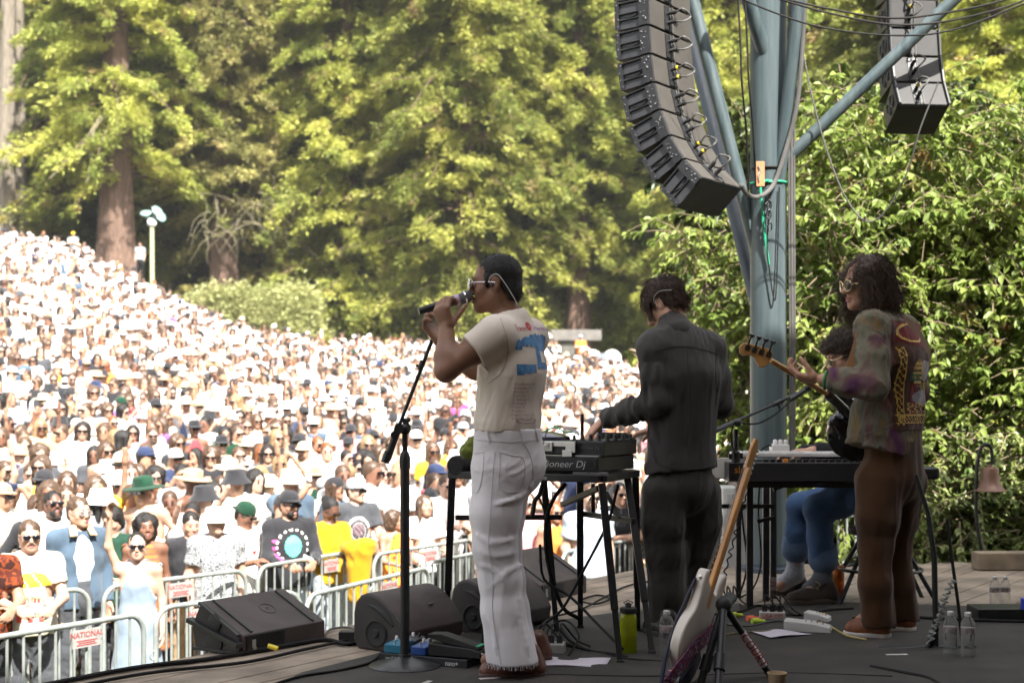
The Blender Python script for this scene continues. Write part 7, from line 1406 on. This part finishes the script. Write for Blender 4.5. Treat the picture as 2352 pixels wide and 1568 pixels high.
# ---- pedals
def pedals():
    a, b_ = FL(869, 1521), FL(1073, 1539); e = (b_-a).normalized(); n = Vector((0, 0, 1)); m = n.cross(e); W = (b_-a).length; M = frame(a, e, m, n); t = thing('pedal_board', 'low black pedal board with white lettering on its front edge', 'pedal board'); b = MB()
    for y in (.015, .10, .19, .265): b.box((W/2, y, .035), (W, .03, .014), M)
    b.box((W/2, .002, .024), (W, .006, .042), M); b.box((.004, .14, .026), (.008, .28, .04), M); b.box((W-.004, .14, .026), (.008, .28, .04), M); fr = b.build('frame', M_plast, t, bevel=.003)
    for tx, x, s_ in (('pedaltrain', .085, .030), ('nano+', W-.075, .032)): text_mesh('lettering', tx, s_, M @ Matrix.Translation((x, -.0018, .024)) @ Matrix.Rotation(R(90), 4, 'X'), mat('pale_lettering', (.55, .55, .55), .5), fr, .0005, 'CENTER', .92, 0, .85)
    def pedal(label, x, y, w, d, h, m_, knobs, name='effect_pedal', sw=True):
        p = thing(name, label, 'effects pedal'); Mp = M @ Matrix.Translation((x, y, .043)) @ Matrix.Rotation(-.0, 4, 'Z'); q = MB(); q.prism([(0, 0), (d, 0), (d, h), (0, h*.82)], 0, w, Mp @ Matrix(((0, 0, 1, 0), (1, 0, 0, 0), (0, 1, 0, 0), (0, 0, 0, 1)))); q.build('body', m_, p, bevel=.004)
        for i in range(knobs): q = MB(); q.lathe([(.008, 0), (.0075, .014), (.005, .018), (0, .018)], 12, Mp @ Matrix.Translation((w*(i+.6)/(knobs+.2), d*.75, h*.98))); q.build('knob', M_black if i % 2 else M_wht, p)
        q = MB(); q.lathe([(.008, 0), (.008, .004), (.005, .005), (.005, .016), (0, .017)], 10, Mp @ Matrix.Translation((w*.5, d*.22, h*.85))); q.build('foot_switch', M_alu, p); return p
    pedal('teal blue effects pedal on the board end', .018, .02, .085, .115, .048, mat('teal_paint', (.015, .16, .26), .35), 3); pedal('dark blue effects pedal beside the stand pole', .150, .025, .075, .115, .045, mat('blue_paint', (.02, .07, .28), .35), 2); pedal('grey effects pedal at the back of the board', .13, .16, .10, .10, .045, mat('grey_paint', (.16, .15, .15), .4), 3); pedal('small black effects pedal at the back of the board', .03, .16, .07, .10, .045, M_plast, 2)
    w = thing('wah_pedal', 'black rocker pedal with green edged tread on the pedal board', 'wah pedal'); Mw = M @ Matrix.Translation((.235, .03, .043)) @ Matrix.Rotation(.10, 4, 'Z'); q = MB(); q.prism([(0, 0), (.245, 0), (.245, .030), (.20, .042), (0, .058)], 0, .095, Mw @ Matrix(((1, 0, 0, 0), (0, 0, 1, 0), (0, 1, 0, 0), (0, 0, 0, 1)))); q.build('body', M_plast, w, bevel=.005)
    q = MB(); q.prism([(-.005, .095), (.06, .098), (.235, .050), (.232, .036), (.10, .055), (.0, .078)], .008, .087, Mw @ Matrix(((1, 0, 0, 0), (0, 0, 1, 0), (0, 1, 0, 0), (0, 0, 0, 1)))); q.build('treadle', M_rubber, w, bevel=.003); q = MB(); q.box((.228, .048, .0525), (.018, .078, .003), Mw @ Matrix.Rotation(0, 4, 'Y')); q.build('tread_edge', M_green, w); q = MB(); q.cyl(Mw @ Vector((.24, .02, .018)), Mw @ Vector((.252, .02, .018)), .006, 10); q.build('jack', M_alu, w)
    # white pedals by the bass player
    for lab, px, py, w_, d_, h_, rz in (('white sloping floor pedal with small gold switches', 1800, 1452, .235, .11, .062, -.28), ('second small white floor pedal behind the sloping one', 1846, 1428, .13, .09, .055, -.45)):
        p = thing('floor_pedal', lab, 'effects pedal'); o = FL(px, py); Mp = Matrix.Translation(o) @ Matrix.Rotation(rz, 4, 'Z'); q = MB(); q.prism([(0, 0), (w_, 0), (w_*.97, h_*.55), (w_*.62, h_*.82), (0, h_)], 0, d_, Mp @ Matrix(((1, 0, 0, 0), (0, 0, 1, 0), (0, 1, 0, 0), (0, 0, 0, 1)))); q.build('body', M_wht, p, bevel=.006)
        for i in range(4): q = MB(); q.cyl(Mp @ Vector((w_*(.45+.12*i), d_*.5, h_*.68)), Mp @ Vector((w_*(.45+.12*i), d_*.5, h_*.95)), .0045, 8); q.build('switch', M_gold, p)
    # outlet boxes
    for lab, px, py, sz_, rz, m_ in (('grey outlet box with black plugs behind the singer shoe', 1232, 1506, (.13, .10, .055), -.1, mat('pale_grey_box', (.34, .33, .31), .5)), ('pale outlet box with red lettering among the cables', 1745, 1424, (.135, .06, .045), -.12, M_beige), ('grey outlet box beside the guitar stand', 1652, 1405, (.12, .08, .05), .2, mat('pale_grey_box', (0, 0, 0)))):
        p = thing('outlet_box', lab, 'outlet box'); Mp = Matrix.Translation(FL(px, py)) @ Matrix.Rotation(rz, 4, 'Z'); q = MB(); q.box((sz_[0]/2, sz_[1]/2, sz_[2]/2), sz_, Mp); bd = q.build('body', m_, p, bevel=.005)
        for i in range(3): q = MB(); q.box((sz_[0]*(.2+.3*i), sz_[1]*.5, sz_[2]+.018), (.026, .03, .036), Mp); q.tube(smooth_path([Mp @ Vector((sz_[0]*(.2+.3*i), sz_[1]*.5, sz_[2]+.03)), Mp @ Vector((sz_[0]*(.2+.3*i)+.01, sz_[1]*.7, sz_[2]+.085)), Mp @ Vector((sz_[0]*(.3+.3*i)+.06, sz_[1]*1.6, .05)), Mp @ Vector((sz_[0]*(.3+.3*i)+.12, sz_[1]*2.2, .01))], 5), .0045, 6); q.build('plug', M_rubber, p)
        if 'red' in lab: text_mesh('lettering', 'USA CO', .03, Mp @ Matrix.Translation((sz_[0]/2, -.001, sz_[2]/2)) @ Matrix.Rotation(R(90), 4, 'X'), M_redt, bd, .0005)
    for i, (px, py, c) in enumerate(((1716, 1420, (.80, .13, .06)), (1727, 1426, (.45, .62, .04)), (1676, 1412, (.50, .62, .05)))):
        q = MB(); a = FL(px, py, .02); q.cyl(a, a+Vector((.035, .01, .0)), .017, 12); q.cyl(a+Vector((.035, .01, 0)), a+Vector((.07, .02, -.004)), .011, 10); tag(q.build('cable_plug', mat('plug_%d' % i, c, .5)), ('red-orange cable plug beside the keyboard stand leg', 'yellow-green cable plug next to the red-orange plug', 'yellow-green cable plug by the guitar stand')[i], 'plug')
pedals()
# ---- bottles, cup, paper
M_pet = mat('clear_plastic', (.86, .88, .87), .06, var=0, trans=.95, spec=.5)
for n_ in (M_pet,): n_.node_tree.nodes['Principled BSDF'].inputs['IOR'].default_value = 1.18
M_wlabel = mat('bottle_label', (.18, .20, .20), .4, var=.4, vs=40, col2=(.40, .30, .30)); M_cap = mat('bottle_cap', (.60, .60, .58), .4)
def water_bottle(label, px, py, h=.205, grp='clear water bottles on the stage floor'):
    p = FL(px, py, .009); t = thing('water_bottle', label, 'water bottle', (p.x, p.y, .0095 if py > 1405 else .0095), random.uniform(0, 6), grp); k = h/.205; r = .0315*k; prof = [(.0, .0), (.026*k, 0), (r, .006*k)]
    for i in range(6): z = .016+.0135*i; prof += [(r, z*k), (r*.965, (z+.005)*k), (r, (z+.0095)*k)]
    prof += [(r, .105*k), (r*.98, .108*k), (r*.98, .140*k), (r, .143*k), (r*.98, .155*k), (r*.75, .175*k), (.013*k, .186*k), (.0125*k, .193*k)]; b = MB(); b.lathe(prof, 28); b.build('bottle', M_pet, t)
    b = MB(); b.lathe([(r*.985, .110*k), (r*1.0, .1105*k), (r*1.0, .138*k), (r*.985, .1385*k)], 28); b.build('paper_label', M_wlabel, t); b = MB(); b.lathe([(.0142*k, .188*k), (.0148*k, .190*k), (.0148*k, .203*k), (.012*k, .206*k), (0, .206*k)], 20); b.build('cap', M_cap, t)
water_bottle('clear water bottle standing beside the guitar headstock stand, alone', 1531, 1509, .212); water_bottle('water bottle of the nearer pair, the one beside the shadowed stand', 2183, 1507); water_bottle('water bottle of the nearer pair, the one toward the stage corner', 2223, 1510); water_bottle('water bottle of the far pair, nearer the bass player', 2285, 1400, .185); water_bottle('water bottle of the far pair, at the frame side', 2309, 1398, .18)
def sport_bottle(label, p, c, cap, h, r):
    t = thing('sport_bottle', label, 'drinking bottle', p); m = mat('tinted_'+label.split()[0], c, .15, var=.05, trans=.55); b = MB(); b.lathe([(0, 0), (r*.9, 0), (r, .006), (r, h*.70), (r*.97, h*.74), (r*.82, h*.80)], 32); b.build('bottle', m, t); b = MB(); b.lathe([(r*.84, h*.79), (r*.98, h*.80), (r*.98, h*.89), (r*.9, h*.905), (.014, h*.91), (.013, h*.97), (.008, h), (0, h)], 28); b.tube([(-.010, 0, h*.95), (-.022, 0, h*1.0), (0, 0, h*1.04), (.022, 0, h*1.0), (.010, 0, h*.95)], .003, 6); b.build('lid', cap, t); b = MB(); b.lathe([(r*.9, .004), (r*.95, .01), (r*.95, h*.40), (0, h*.40)], 24); b.build('drink', mat('drink_'+label.split()[0], tuple(v*.9 for v in c), .1, var=0, trans=.3), t)
sport_bottle('yellow-green drinking bottle with black lid by the decks stand', FL(1443, 1500, .009), (.50, .56, .01), M_rubber, .235, .040); sport_bottle('orange drinking bottle behind the shoes of the seated player', FL(1923, 1372, .009), (.80, .20, .02), mat('orange_lid', (.55, .12, .02), .5), .21, .041)
def cup():
    p = FL(1785, 1596); t = thing('paper_cup', 'tan paper cup at the foot of the guitar stand', 'cup', p); b = MB(); b.lathe([(.027, 0), (.028, .002), (.0375, .086), (.039, .088), (.0395, .0905), (.038, .092), (.0365, .089), (.0275, .006), (0, .005)], 32); b.build('shell', mat('kraft_paper', (.42, .29, .17), .8, var=.1), t); b = MB(); b.lathe([(.0362, .074), (0, .0745)], 24); b.build('drink', mat('coffee', (.03, .015, .008), .1), t)
cup()
M_paper = mat('paper', (.58, .53, .60), .8, var=.05)
for lab, pts in (('white sheet of paper lying on the mat behind the singer shoe', ((1240, 1527), (1388, 1529), (1404, 1511), (1262, 1506))), ('white sheet of paper lying before the white floor pedal', ((1770, 1463), (1866, 1453), (1786, 1445), (1724, 1448)))):
    vs = [FL(*p, .018) for p in pts]; mb = MB(); n = 8; g = []
    for i in range(n+1):
        for j in range(n+1):
            a, b = i/n, j/n; q = (vs[0]*(1-a)+vs[1]*a)*(1-b)+(vs[3]*(1-a)+vs[2]*a)*b; g.append((q.x, q.y, .0175+.004*math.sin(a*5)*math.sin(b*4+1)))
    mb.add(g, [(i*(n+1)+j, (i+1)*(n+1)+j, (i+1)*(n+1)+j+1, i*(n+1)+j+1) for i in range(n) for j in range(n)]); o = mb.build('paper_sheet', M_paper); so = o.modifiers.new('thickness', 'SOLIDIFY'); so.thickness = .0008; tag(o, lab, 'sheet of paper')
# ---- cables on the floor
for lab, pts, r_, m_ in (('bundle cable running along the stage edge planks from the frame corner', [(0, 1592), (300, 1534), (480, 1512), (640, 1484), (742, 1468), (800, 1478), (860, 1462)], .011, None), ('second cable beside the edge cable, lying along the planks', [(60, 1598), (330, 1546), (560, 1520), (700, 1490), (790, 1470), (840, 1452)], .008, None),
        ('cable curling from the pedal board across the mat edge', [(600, 1580), (690, 1552), (780, 1538), (850, 1520), (880, 1496), (905, 1484), (930, 1476)], .006, None), ('grey cable snaking behind the rounded wedge monitor', [(740, 1462), (760, 1444), (800, 1440), (830, 1454), (850, 1462)], .006, M_cable_g),
        ('cable looping across the mat from the decks stand toward the green bottle', [(1290, 1440), (1310, 1470), (1350, 1492), (1400, 1500), (1440, 1508)], .007, None), ('cable lying in a curve behind the paper sheet', [(1230, 1490), (1290, 1480), (1370, 1496), (1440, 1512), (1520, 1518)], .006, None), ('cable running over the planks to the far wedge', [(1180, 1440), (1250, 1420), (1330, 1400), (1390, 1370), (1440, 1345), (1510, 1330)], .006, None),
        ('cable coil end under the decks', [(1330, 1378), (1370, 1366), (1400, 1374), (1370, 1386), (1330, 1380)], .006, None), ('tan cable plugged into the white floor pedal', [(1590, 1452), (1640, 1458), (1700, 1452), (1760, 1448), (1796, 1447)], .005, mat('tan_cable', (.16, .12, .06), .6)), ('yellow cable from white pedal to the shoe of the bass player', [(1872, 1428), (1900, 1434), (1925, 1448), (1950, 1460), (1990, 1468)], .005, mat('yellow_cable', (.45, .36, .12), .6)),
        ('cable tangle strand below the keyboard stand', [(1610, 1424), (1660, 1432), (1720, 1436), (1790, 1424), (1850, 1440), (1900, 1412)], .005, M_cable_g), ('cable tangle strand near the seated player shoes', [(1640, 1410), (1700, 1404), (1740, 1390), (1780, 1398), (1830, 1412), (1900, 1400), (1960, 1396)], .006, None), ('dark cable running along the rear mat edge', [(1960, 1420), (2050, 1414), (2150, 1420), (2250, 1424), (2400, 1428)], .010, None), ('cable across the front mat corner', [(2000, 1530), (2080, 1545), (2140, 1560), (2200, 1600)], .010, None), ('thin seam cable taped along the front mat', [(1240, 1548), (1500, 1552), (1800, 1545), (2050, 1552)], .004, None)):
    cable(lab, [F_(x, y, .014+.002*(i % 2)) for i, (x, y) in enumerate(pts)], r_, m_)
for lab, pts, r_ in (('thick cable hanging in a loop under the decks', [P(1300, 1110, 6.9), P(1272, 1145, 6.9), P(1254, 1200, 6.9), P(1258, 1290, 6.9), P(1290, 1390, 6.95), P(1330, 1420, 7.0)], .010), ('second hanging cable under the decks crossing the loop', [P(1420, 1112, 6.8), P(1396, 1200, 6.8), P(1340, 1310, 6.8), P(1290, 1400, 6.8), P(1240, 1440, 6.8), P(1226, 1480, 6.6)], .007), ('hanging cable from decks bending toward the mat', [P(1240, 1250, 6.9), P(1250, 1330, 6.9), P(1310, 1370, 6.85), P(1380, 1440, 6.6), P(1430, 1490, 6.4)], .007), ('thin cable arching out of the outlet box', [P(1250, 1490, 6.6), P(1262, 1440, 6.7), P(1300, 1424, 6.8), P(1330, 1460, 6.6), P(1305, 1505, 6.45)], .005),
        ('cable dangling behind the keyboard stand legs', [P(1700, 1112, 8.0), P(1706, 1200, 8.0), P(1716, 1290, 8.05), P(1704, 1350, 8.1), P(1680, 1390, 8.0)], .006), ('second cable dangling below the keyboards', [P(1745, 1110, 8.1), P(1742, 1180, 8.1), P(1748, 1290, 8.1), P(1730, 1350, 8.1), P(1700, 1372, 8.2)], .005), ('coiled lead hanging below the keyboards', [P(1722, 1120, 7.9)]+[P(1712-i*2.4+5*math.sin(i*2.6), 1140+i*9, 7.9+.02*math.cos(i*2.6)) for i in range(26)], .004)):
    cable(lab, pts, r_, None, 4)
def snake_plug():
    t = thing('cable_connector', 'black multi-way connector with a blue collar on the edge cables', 'connector'); a = FL(800, 1464, .02); q = MB(); q.box((a.x, a.y, .03), (.09, .05, .05)); q.build('shell', M_plast, t, bevel=.006); q = MB(); q.cyl((a.x+.045, a.y-.01, .02), (a.x+.12, a.y-.03, .018), .014, 12); q.build('collar', M_blu, t)
    a = P(616, 1482, 6.45); q = MB(); q.cyl(a, a+Vector((.045, -.01, -.012)), .011, 10); tag(q.build('cable_plug', M_yel), 'yellow and white plug in the flat wedge monitor', 'plug')
snake_plug()
# ---- bell lamp, dark stand at the far side, stage corner box
def bell_lamp():
    p = FL(2262, 1300); t = thing('bell_lamp', 'bronze bell-shaped path lamp on a curved thin post', 'lamp', p); q = lambda x, y: P(x, y, p.y)-p; b = MB(); b.tube(smooth_path([(0, 0, 0), q(2244, 1200), q(2243, 1100), q(2249, 1040), q(2262, 1020), q(2276, 1028), q(2279, 1056), q(2279, 1066)], 6), .012, 10); b.build('post', M_black, t)
    c = q(2274, 1128); s = p.y/FPX; b = MB(); b.lathe([(36*s, 0), (37*s, 1.5*s), (30*s, 8*s), (23*s, 20*s), (20*s, 36*s), (19.5*s, 50*s), (17*s, 55*s), (5*s, 57*s), (4*s, 62*s), (0, 62*s)], 36, Matrix.Translation(c)); b.build('bell_shade', mat('aged_bronze', (.16, .085, .055), .45, metal=.25, var=.15, vs=5), t)
bell_lamp()
def dark_stand():
    p = FL(2150, 1490); t = thing('instrument_stand', 'black instrument stand with coiled lead standing behind the bass player', 'stand', p); q = lambda x, y, d=p.y: P(x, y, d)-p; b = MB(); b.tube([q(2020, 1492), q(2240, 1486)], .016, 10); b.tube([q(2130, 1492), q(2150, 1440)], .016, 10); b.build('base_bar', M_black, t); b = MB(); b.tube([q(2150, 1490), q(2146, 1280), q(2132, 1180), q(2104, 1090)], [.013, .014, .012, .010], 12); b.build('post', M_plast, t); b = MB(); b.tube([q(2128, 1480)]+[q(2136+i*1.6+9*math.sin(i*2.2), 1470-i*4.2, p.y-.03+.02*math.cos(i*2.2)) for i in range(34)], .006, 6); b.build('coiled_lead', mat('grey_coil', (.30, .31, .29), .5), t); b = MB(); b.tube(smooth_path([q(2176, 1190), q(2186, 1280), q(2200, 1380), q(2210, 1470)], 5), .008, 8); b.build('cable_arch', M_black, t)
    t = thing('keyboard_case', 'black keyboard end on its stand behind the bass player', 'keyboard', (0, 0, 0)); a, b2 = P(2080, 1098, 7.9), P(2160, 1076, 7.9); b = MB(); b.box(((a.x+b2.x)/2, 8.05, (a.z+b2.z)/2), (b2.x-a.x, .30, .07)); b.build('body', M_plast, t, bevel=.02, seg=4)
    t = thing('stage_box', 'black stage box with blue connectors at the frame edge', 'stage box'); a = FL(2250, 1432); b = MB(); b.box((a.x+.25, a.y+.12, .04), (.5, .2, .07)); b.build('body', M_plast, t, bevel=.006); b = MB(); b.box((a.x+.27, a.y+.03, .10), (.07, .06, .06)); b.build('connector', M_blu, t, bevel=.004)
dark_stand()
# ================================================================== THINGS IN AND BEYOND THE CROWD
def flood_pole():
    d = 71; p = P(350, 690, d); p.z = float(ground_z(p.x, d)); t = thing('lamp_post', 'pale green lamp post with a cluster of floodlights above the crowd', 'lamp post', p); q = lambda x, y: P(x, y, d)-p; b = MB(); b.tube([(0, 0, -.3), q(349, 505)], [.12, .10], 16); b.build('post', mat('lamp_green', (.34, .37, .20), .5, var=.15, vs=1.5), t); m = mat('lamp_head_green', (.20, .32, .30), .4)
    for x, y, a in ((336, 495, -.5), (358, 488, .3), (366, 500, .6), (349, 512, 0)): b = MB(); c = q(x, y); b.lathe([(.10, -.1), (.26, .12), (.28, .15), (.24, .17), (0, .18)] if a else [(.10, -.16), (.22, -.10), (.24, .08), (.14, .16), (0, .18)], 20, Matrix.Translation(c) @ Matrix.Rotation(a+.5, 4, 'Y') @ Matrix.Rotation(.6, 4, 'X')); b.bar(q(349, 505), c, .06, .06); b.build('flood_light', m if a else mat('lamp_white', (.75, .75, .72), .4), t)
flood_pole()
def shelter():
    d = 71; t = thing('concrete_slab', 'concrete slab on a dark post rising behind the crowd', 'slab'); a, b = P(1265, 782, d), P(1345, 757, d); m = mat('pale_concrete', (.13, .12, .108), .8, var=.2, vs=3); q = MB(); q.box(((a.x+b.x)/2+.4, d+.6, (a.z+b.z)/2), (b.x-a.x+.8, 1.2, b.z-a.z)); q.build('slab', m, t, bevel=.03); z = float(ground_z(a.x+1, d)); q = MB(); c = P(1303, 800, d+.4); q.box((c.x, c.y, (z+a.z)/2-.2), (.72, .4, a.z-z+.6)); q.build('post', mat('dark_concrete', (.10, .095, .08), .8, var=.2), t)
shelter()
def car():
    d = 66; p = P(1385, 880, d); z = CH-(878-HZ)*d/FPX; t = thing('parked_car', 'white car with dark blue windows parked at the crowd edge', 'car', (p.x, d, z)); w = mat('car_white', (.75, .75, .74), .25, var=.03, coat=.5); S = SDF(); S.cone((-.6, -.45, .62), (-.6, 3.0, .62), .42, .42, .1).cone((.6, -.45, .62), (.6, 3.0, .62), .42, .42, .1); S.cone((-.46, .5, 1.10), (-.46, 2.4, 1.10), .42, .40, .15).cone((.46, .5, 1.10), (.46, 2.4, 1.10), .42, .40, .15); S.cut((0, 0, .3), (0, 0, -1), .03); o = sdf_obj('body', S, .07, w, t)
    g = mat('car_glass', (.03, .05, .09), .08, spec=.8); b = MB(); b.prism([(-.62, -.01), (.62, -.01), (.48, .42), (-.48, .42)], 0, .02, Matrix.Translation((0, .06, .98)) @ Matrix.Rotation(R(62), 4, 'X')); b.build('windscreen', g, t)
    for s in (1, -1): b = MB(); b.prism([(-.1, 0), (1.9, 0), (1.6, .36), (.3, .36)], 0, .02, Matrix(((0, 0, s, .84*s), (1, 0, 0, .5), (0, 1, 0, 1.05), (0, 0, 0, 1)))); b.build('side_window', g, t); b = MB(); b.ball((.72*s, -.86, .72), (.14, .05, .10), 10); b.build('headlight', M_alu, t)
    for x in (-.78, .78):
        for y in (.1, 2.6): b = MB(); b.lathe([(.18, -.1), (.31, -.1), (.33, 0), (.31, .1), (.18, .1), (0, .06)], 20, Matrix.Translation((x, y, .32)) @ Matrix.Rotation(R(90), 4, 'Y')); b.build('wheel', M_rubber, t)
car()
def canopy():
    d = 64; p = P(1700, 868, d); z = float(ground_z(p.x, d)); t = thing('canopy_tent', 'red pop-up canopy at the crowd edge by the steel column', 'canopy', (p.x, d, z)); h = p.z-z; b = MB(); b.add([(-1.1, -1.1, h), (1.1, -1.1, h), (1.1, 1.1, h), (-1.1, 1.1, h), (0, 0, h+.42), (-1.1, -1.1, h-.2), (1.1, -1.1, h-.2), (1.1, 1.1, h-.2), (-1.1, 1.1, h-.2)], [(0, 1, 4), (1, 2, 4), (2, 3, 4), (3, 0, 4), (5, 6, 1, 0), (6, 7, 2, 1), (7, 8, 3, 2), (8, 5, 0, 3)]); b.build('fabric_top', mat('canopy_red', (.42, .02, .05), .7), t)
    for x in (-1.05, 1.05):
        for y in (-1.05, 1.05): b = MB(); b.cyl((x, y, 0), (x, y, h), .03, 8); b.build('leg', M_alu, t)
canopy()
def far_person(label, k, px, ytop, d, ml, rz=0.0, zoff=None):
    o = bpy.data.objects.new('person', MESHES[k]); link(o); x = (px-1176)*d/FPX; zt = CH-(ytop-HZ)*d/FPX; o.location = (x, d, zt-1.74); o.rotation_euler = (0, 0, rz)
    for j, m in enumerate(ml): o.material_slots[j].link = 'OBJECT'; o.material_slots[j].material = m
    tag(o, label, 'person'); return o
S_ = SHIRT; far_person('person in an orange top and pale cap standing high beside the concrete slab', 1, 1334, 768, 66, [SKINS[2], S_['orange'], S_['denim'], M_hair_bk, S_['pale_blue'], M_lens, M_hair_bk, S_['white']]); far_person('person in white top and dark shorts standing above the crowd before the round shrub', 10, 560, 735, 62, [SKINS[2], S_['white'], S_['black'], M_hair_br, S_['white'], M_lens, M_hair_bk, S_['white']])
far_person('person in a yellow cap standing on the hillside by the thick redwood', 1, 168, 532, 70, [SKINS[2], S_['grey'], S_['black'], M_hair_bk, S_['yellow'], M_lens, M_hair_bk, S_['white']]); far_person('person in pale top standing in shade between thick redwood and lamp post', 0, 322, 556, 73, [SKINS[2], S_['pale_blue'], S_['black'], M_hair_br, S_['white'], M_lens, M_hair_bk, S_['white']])
def small_rails():
    for lab, a, b, d0, d1, hp in (('sloping steel handrail among the crowd on the hillside', (342, 905), (405, 872), 36, 38, 1.1),):
        t = thing('handrail', lab, 'handrail'); q = MB(); A, B = P(*a, d0), P(*b, d1); q.tube([A+Vector((0, 0, -1.2)), A, B, B+Vector((0, 0, -1.3))], .035, 8); q.tube([A+Vector((0, 0, -.5)), B+Vector((0, 0, -.5))], .025, 8); q.build('rail', M_galv, t); q = MB()
        for k in range(9): c = A+(B-A)*(.5+k/16); q.cyl(c, c+Vector((0, 0, -1.1)), .014, 6)
        q.build('bars', M_galv, t)
    t = thing('flag_pole', 'thin maroon and white flag pole above the crowd beside the thicket', 'flag pole', P(738, 800, 64)); q = MB(); q.cyl((0, 0, -1.5), (0, 0, .85), .05, 8); q.build('pole', M_wht, t); q = MB(); q.prism([(0, 0), (.22, -.1), (.16, .9), (0, 1.0)], -.02, .02, Matrix.Translation((0, 0, -.6)) @ Matrix.Rotation(R(90), 4, 'X')); q.build('furled_flag', mat('maroon_cloth', (.30, .02, .07), .8), t)
small_rails()

W_ = SHIRT['white']
for lab, k, px, yt, d, top, sk, hr in (('man in a red shirt standing out in the crowd right of the pink shirt', 10, 562, 938, 26, mat('cloth_brick', (.30, .045, .05), .9), 1, 0), ('person in a salmon pink shirt and dark cap standing out in the mid crowd', 1, 430, 940, 26, mat('cloth_salmon', (.45, .16, .15), .9), 4, 0), ('person in a bright green top standing out in the crowd near the hillside foot', 0, 172, 952, 25, mat('cloth_kelly', (.05, .30, .12), .9), 2, 2), ('dark-haired man in a black printed T-shirt beside the bright green top', 10, 128, 966, 23, SHIRT['charcoal'], 3, 0), ('person in a magenta top standing out beside the singer chest', 5, 1047, 905, 29, mat('cloth_magenta', (.42, .06, .22), .9), 2, 1), ('person in a black short top on the slope by the steel handrail', 11, 448, 880, 37, SHIRT['black'], 2, 0)):
    far_person(lab, k, px, yt, d, [SKINS[sk], top, BOT[0], HAIRM[hr], HATM['black'], M_lens, HAIRM[hr], W_], .3)
for i, (px, py, w, rz, c, lab) in enumerate(((1130, 1556, .11, .4, (.55, .50, .48), 'pale tape mark on the mat before the singer shoes'), (1560, 1540, .09, -.3, (.50, .20, .24), 'pink tape mark on the mat by the guitar stand'), (2060, 1502, .10, .1, (.55, .52, .48), 'pale tape mark on the mat before the bass player'), (980, 1566, .07, 1.2, (.40, .38, .36), 'short grey tape mark near the round stand base'))):
    a = FL(px, py, .016); q = MB(); q.box((0, 0, 0), (w, .024, .0012)); o = q.build('tape_mark', mat('tape_mark_%d' % i, c, .7, var=.3, vs=40)); o.location = (a.x, a.y, .0165); o.rotation_euler = (0, 0, rz); tag(o, lab, 'tape')
# ================================================================== AIR: thin sunlit haze between the stage and the wood
def haze():
    mb = MB(); mb.box((0, 60, 60), (440, 300, 128)); m = bpy.data.materials.new('haze_air'); m.use_nodes = True; nt = m.node_tree; nt.nodes.clear(); o = nt.nodes.new('ShaderNodeOutputMaterial'); v = nt.nodes.new('ShaderNodeVolumePrincipled'); v.inputs['Color'].default_value = (.93, .96, .98, 1); v.inputs['Density'].default_value = .00025; v.inputs['Anisotropy'].default_value = 0.0; nt.links.new(v.outputs[0], o.inputs['Volume']); b = mb.build('haze', m); tag(b, 'thin pale haze filling the air of the meadow', 'haze', kind='stuff')
haze(); scene.cycles.volume_bounces = 0
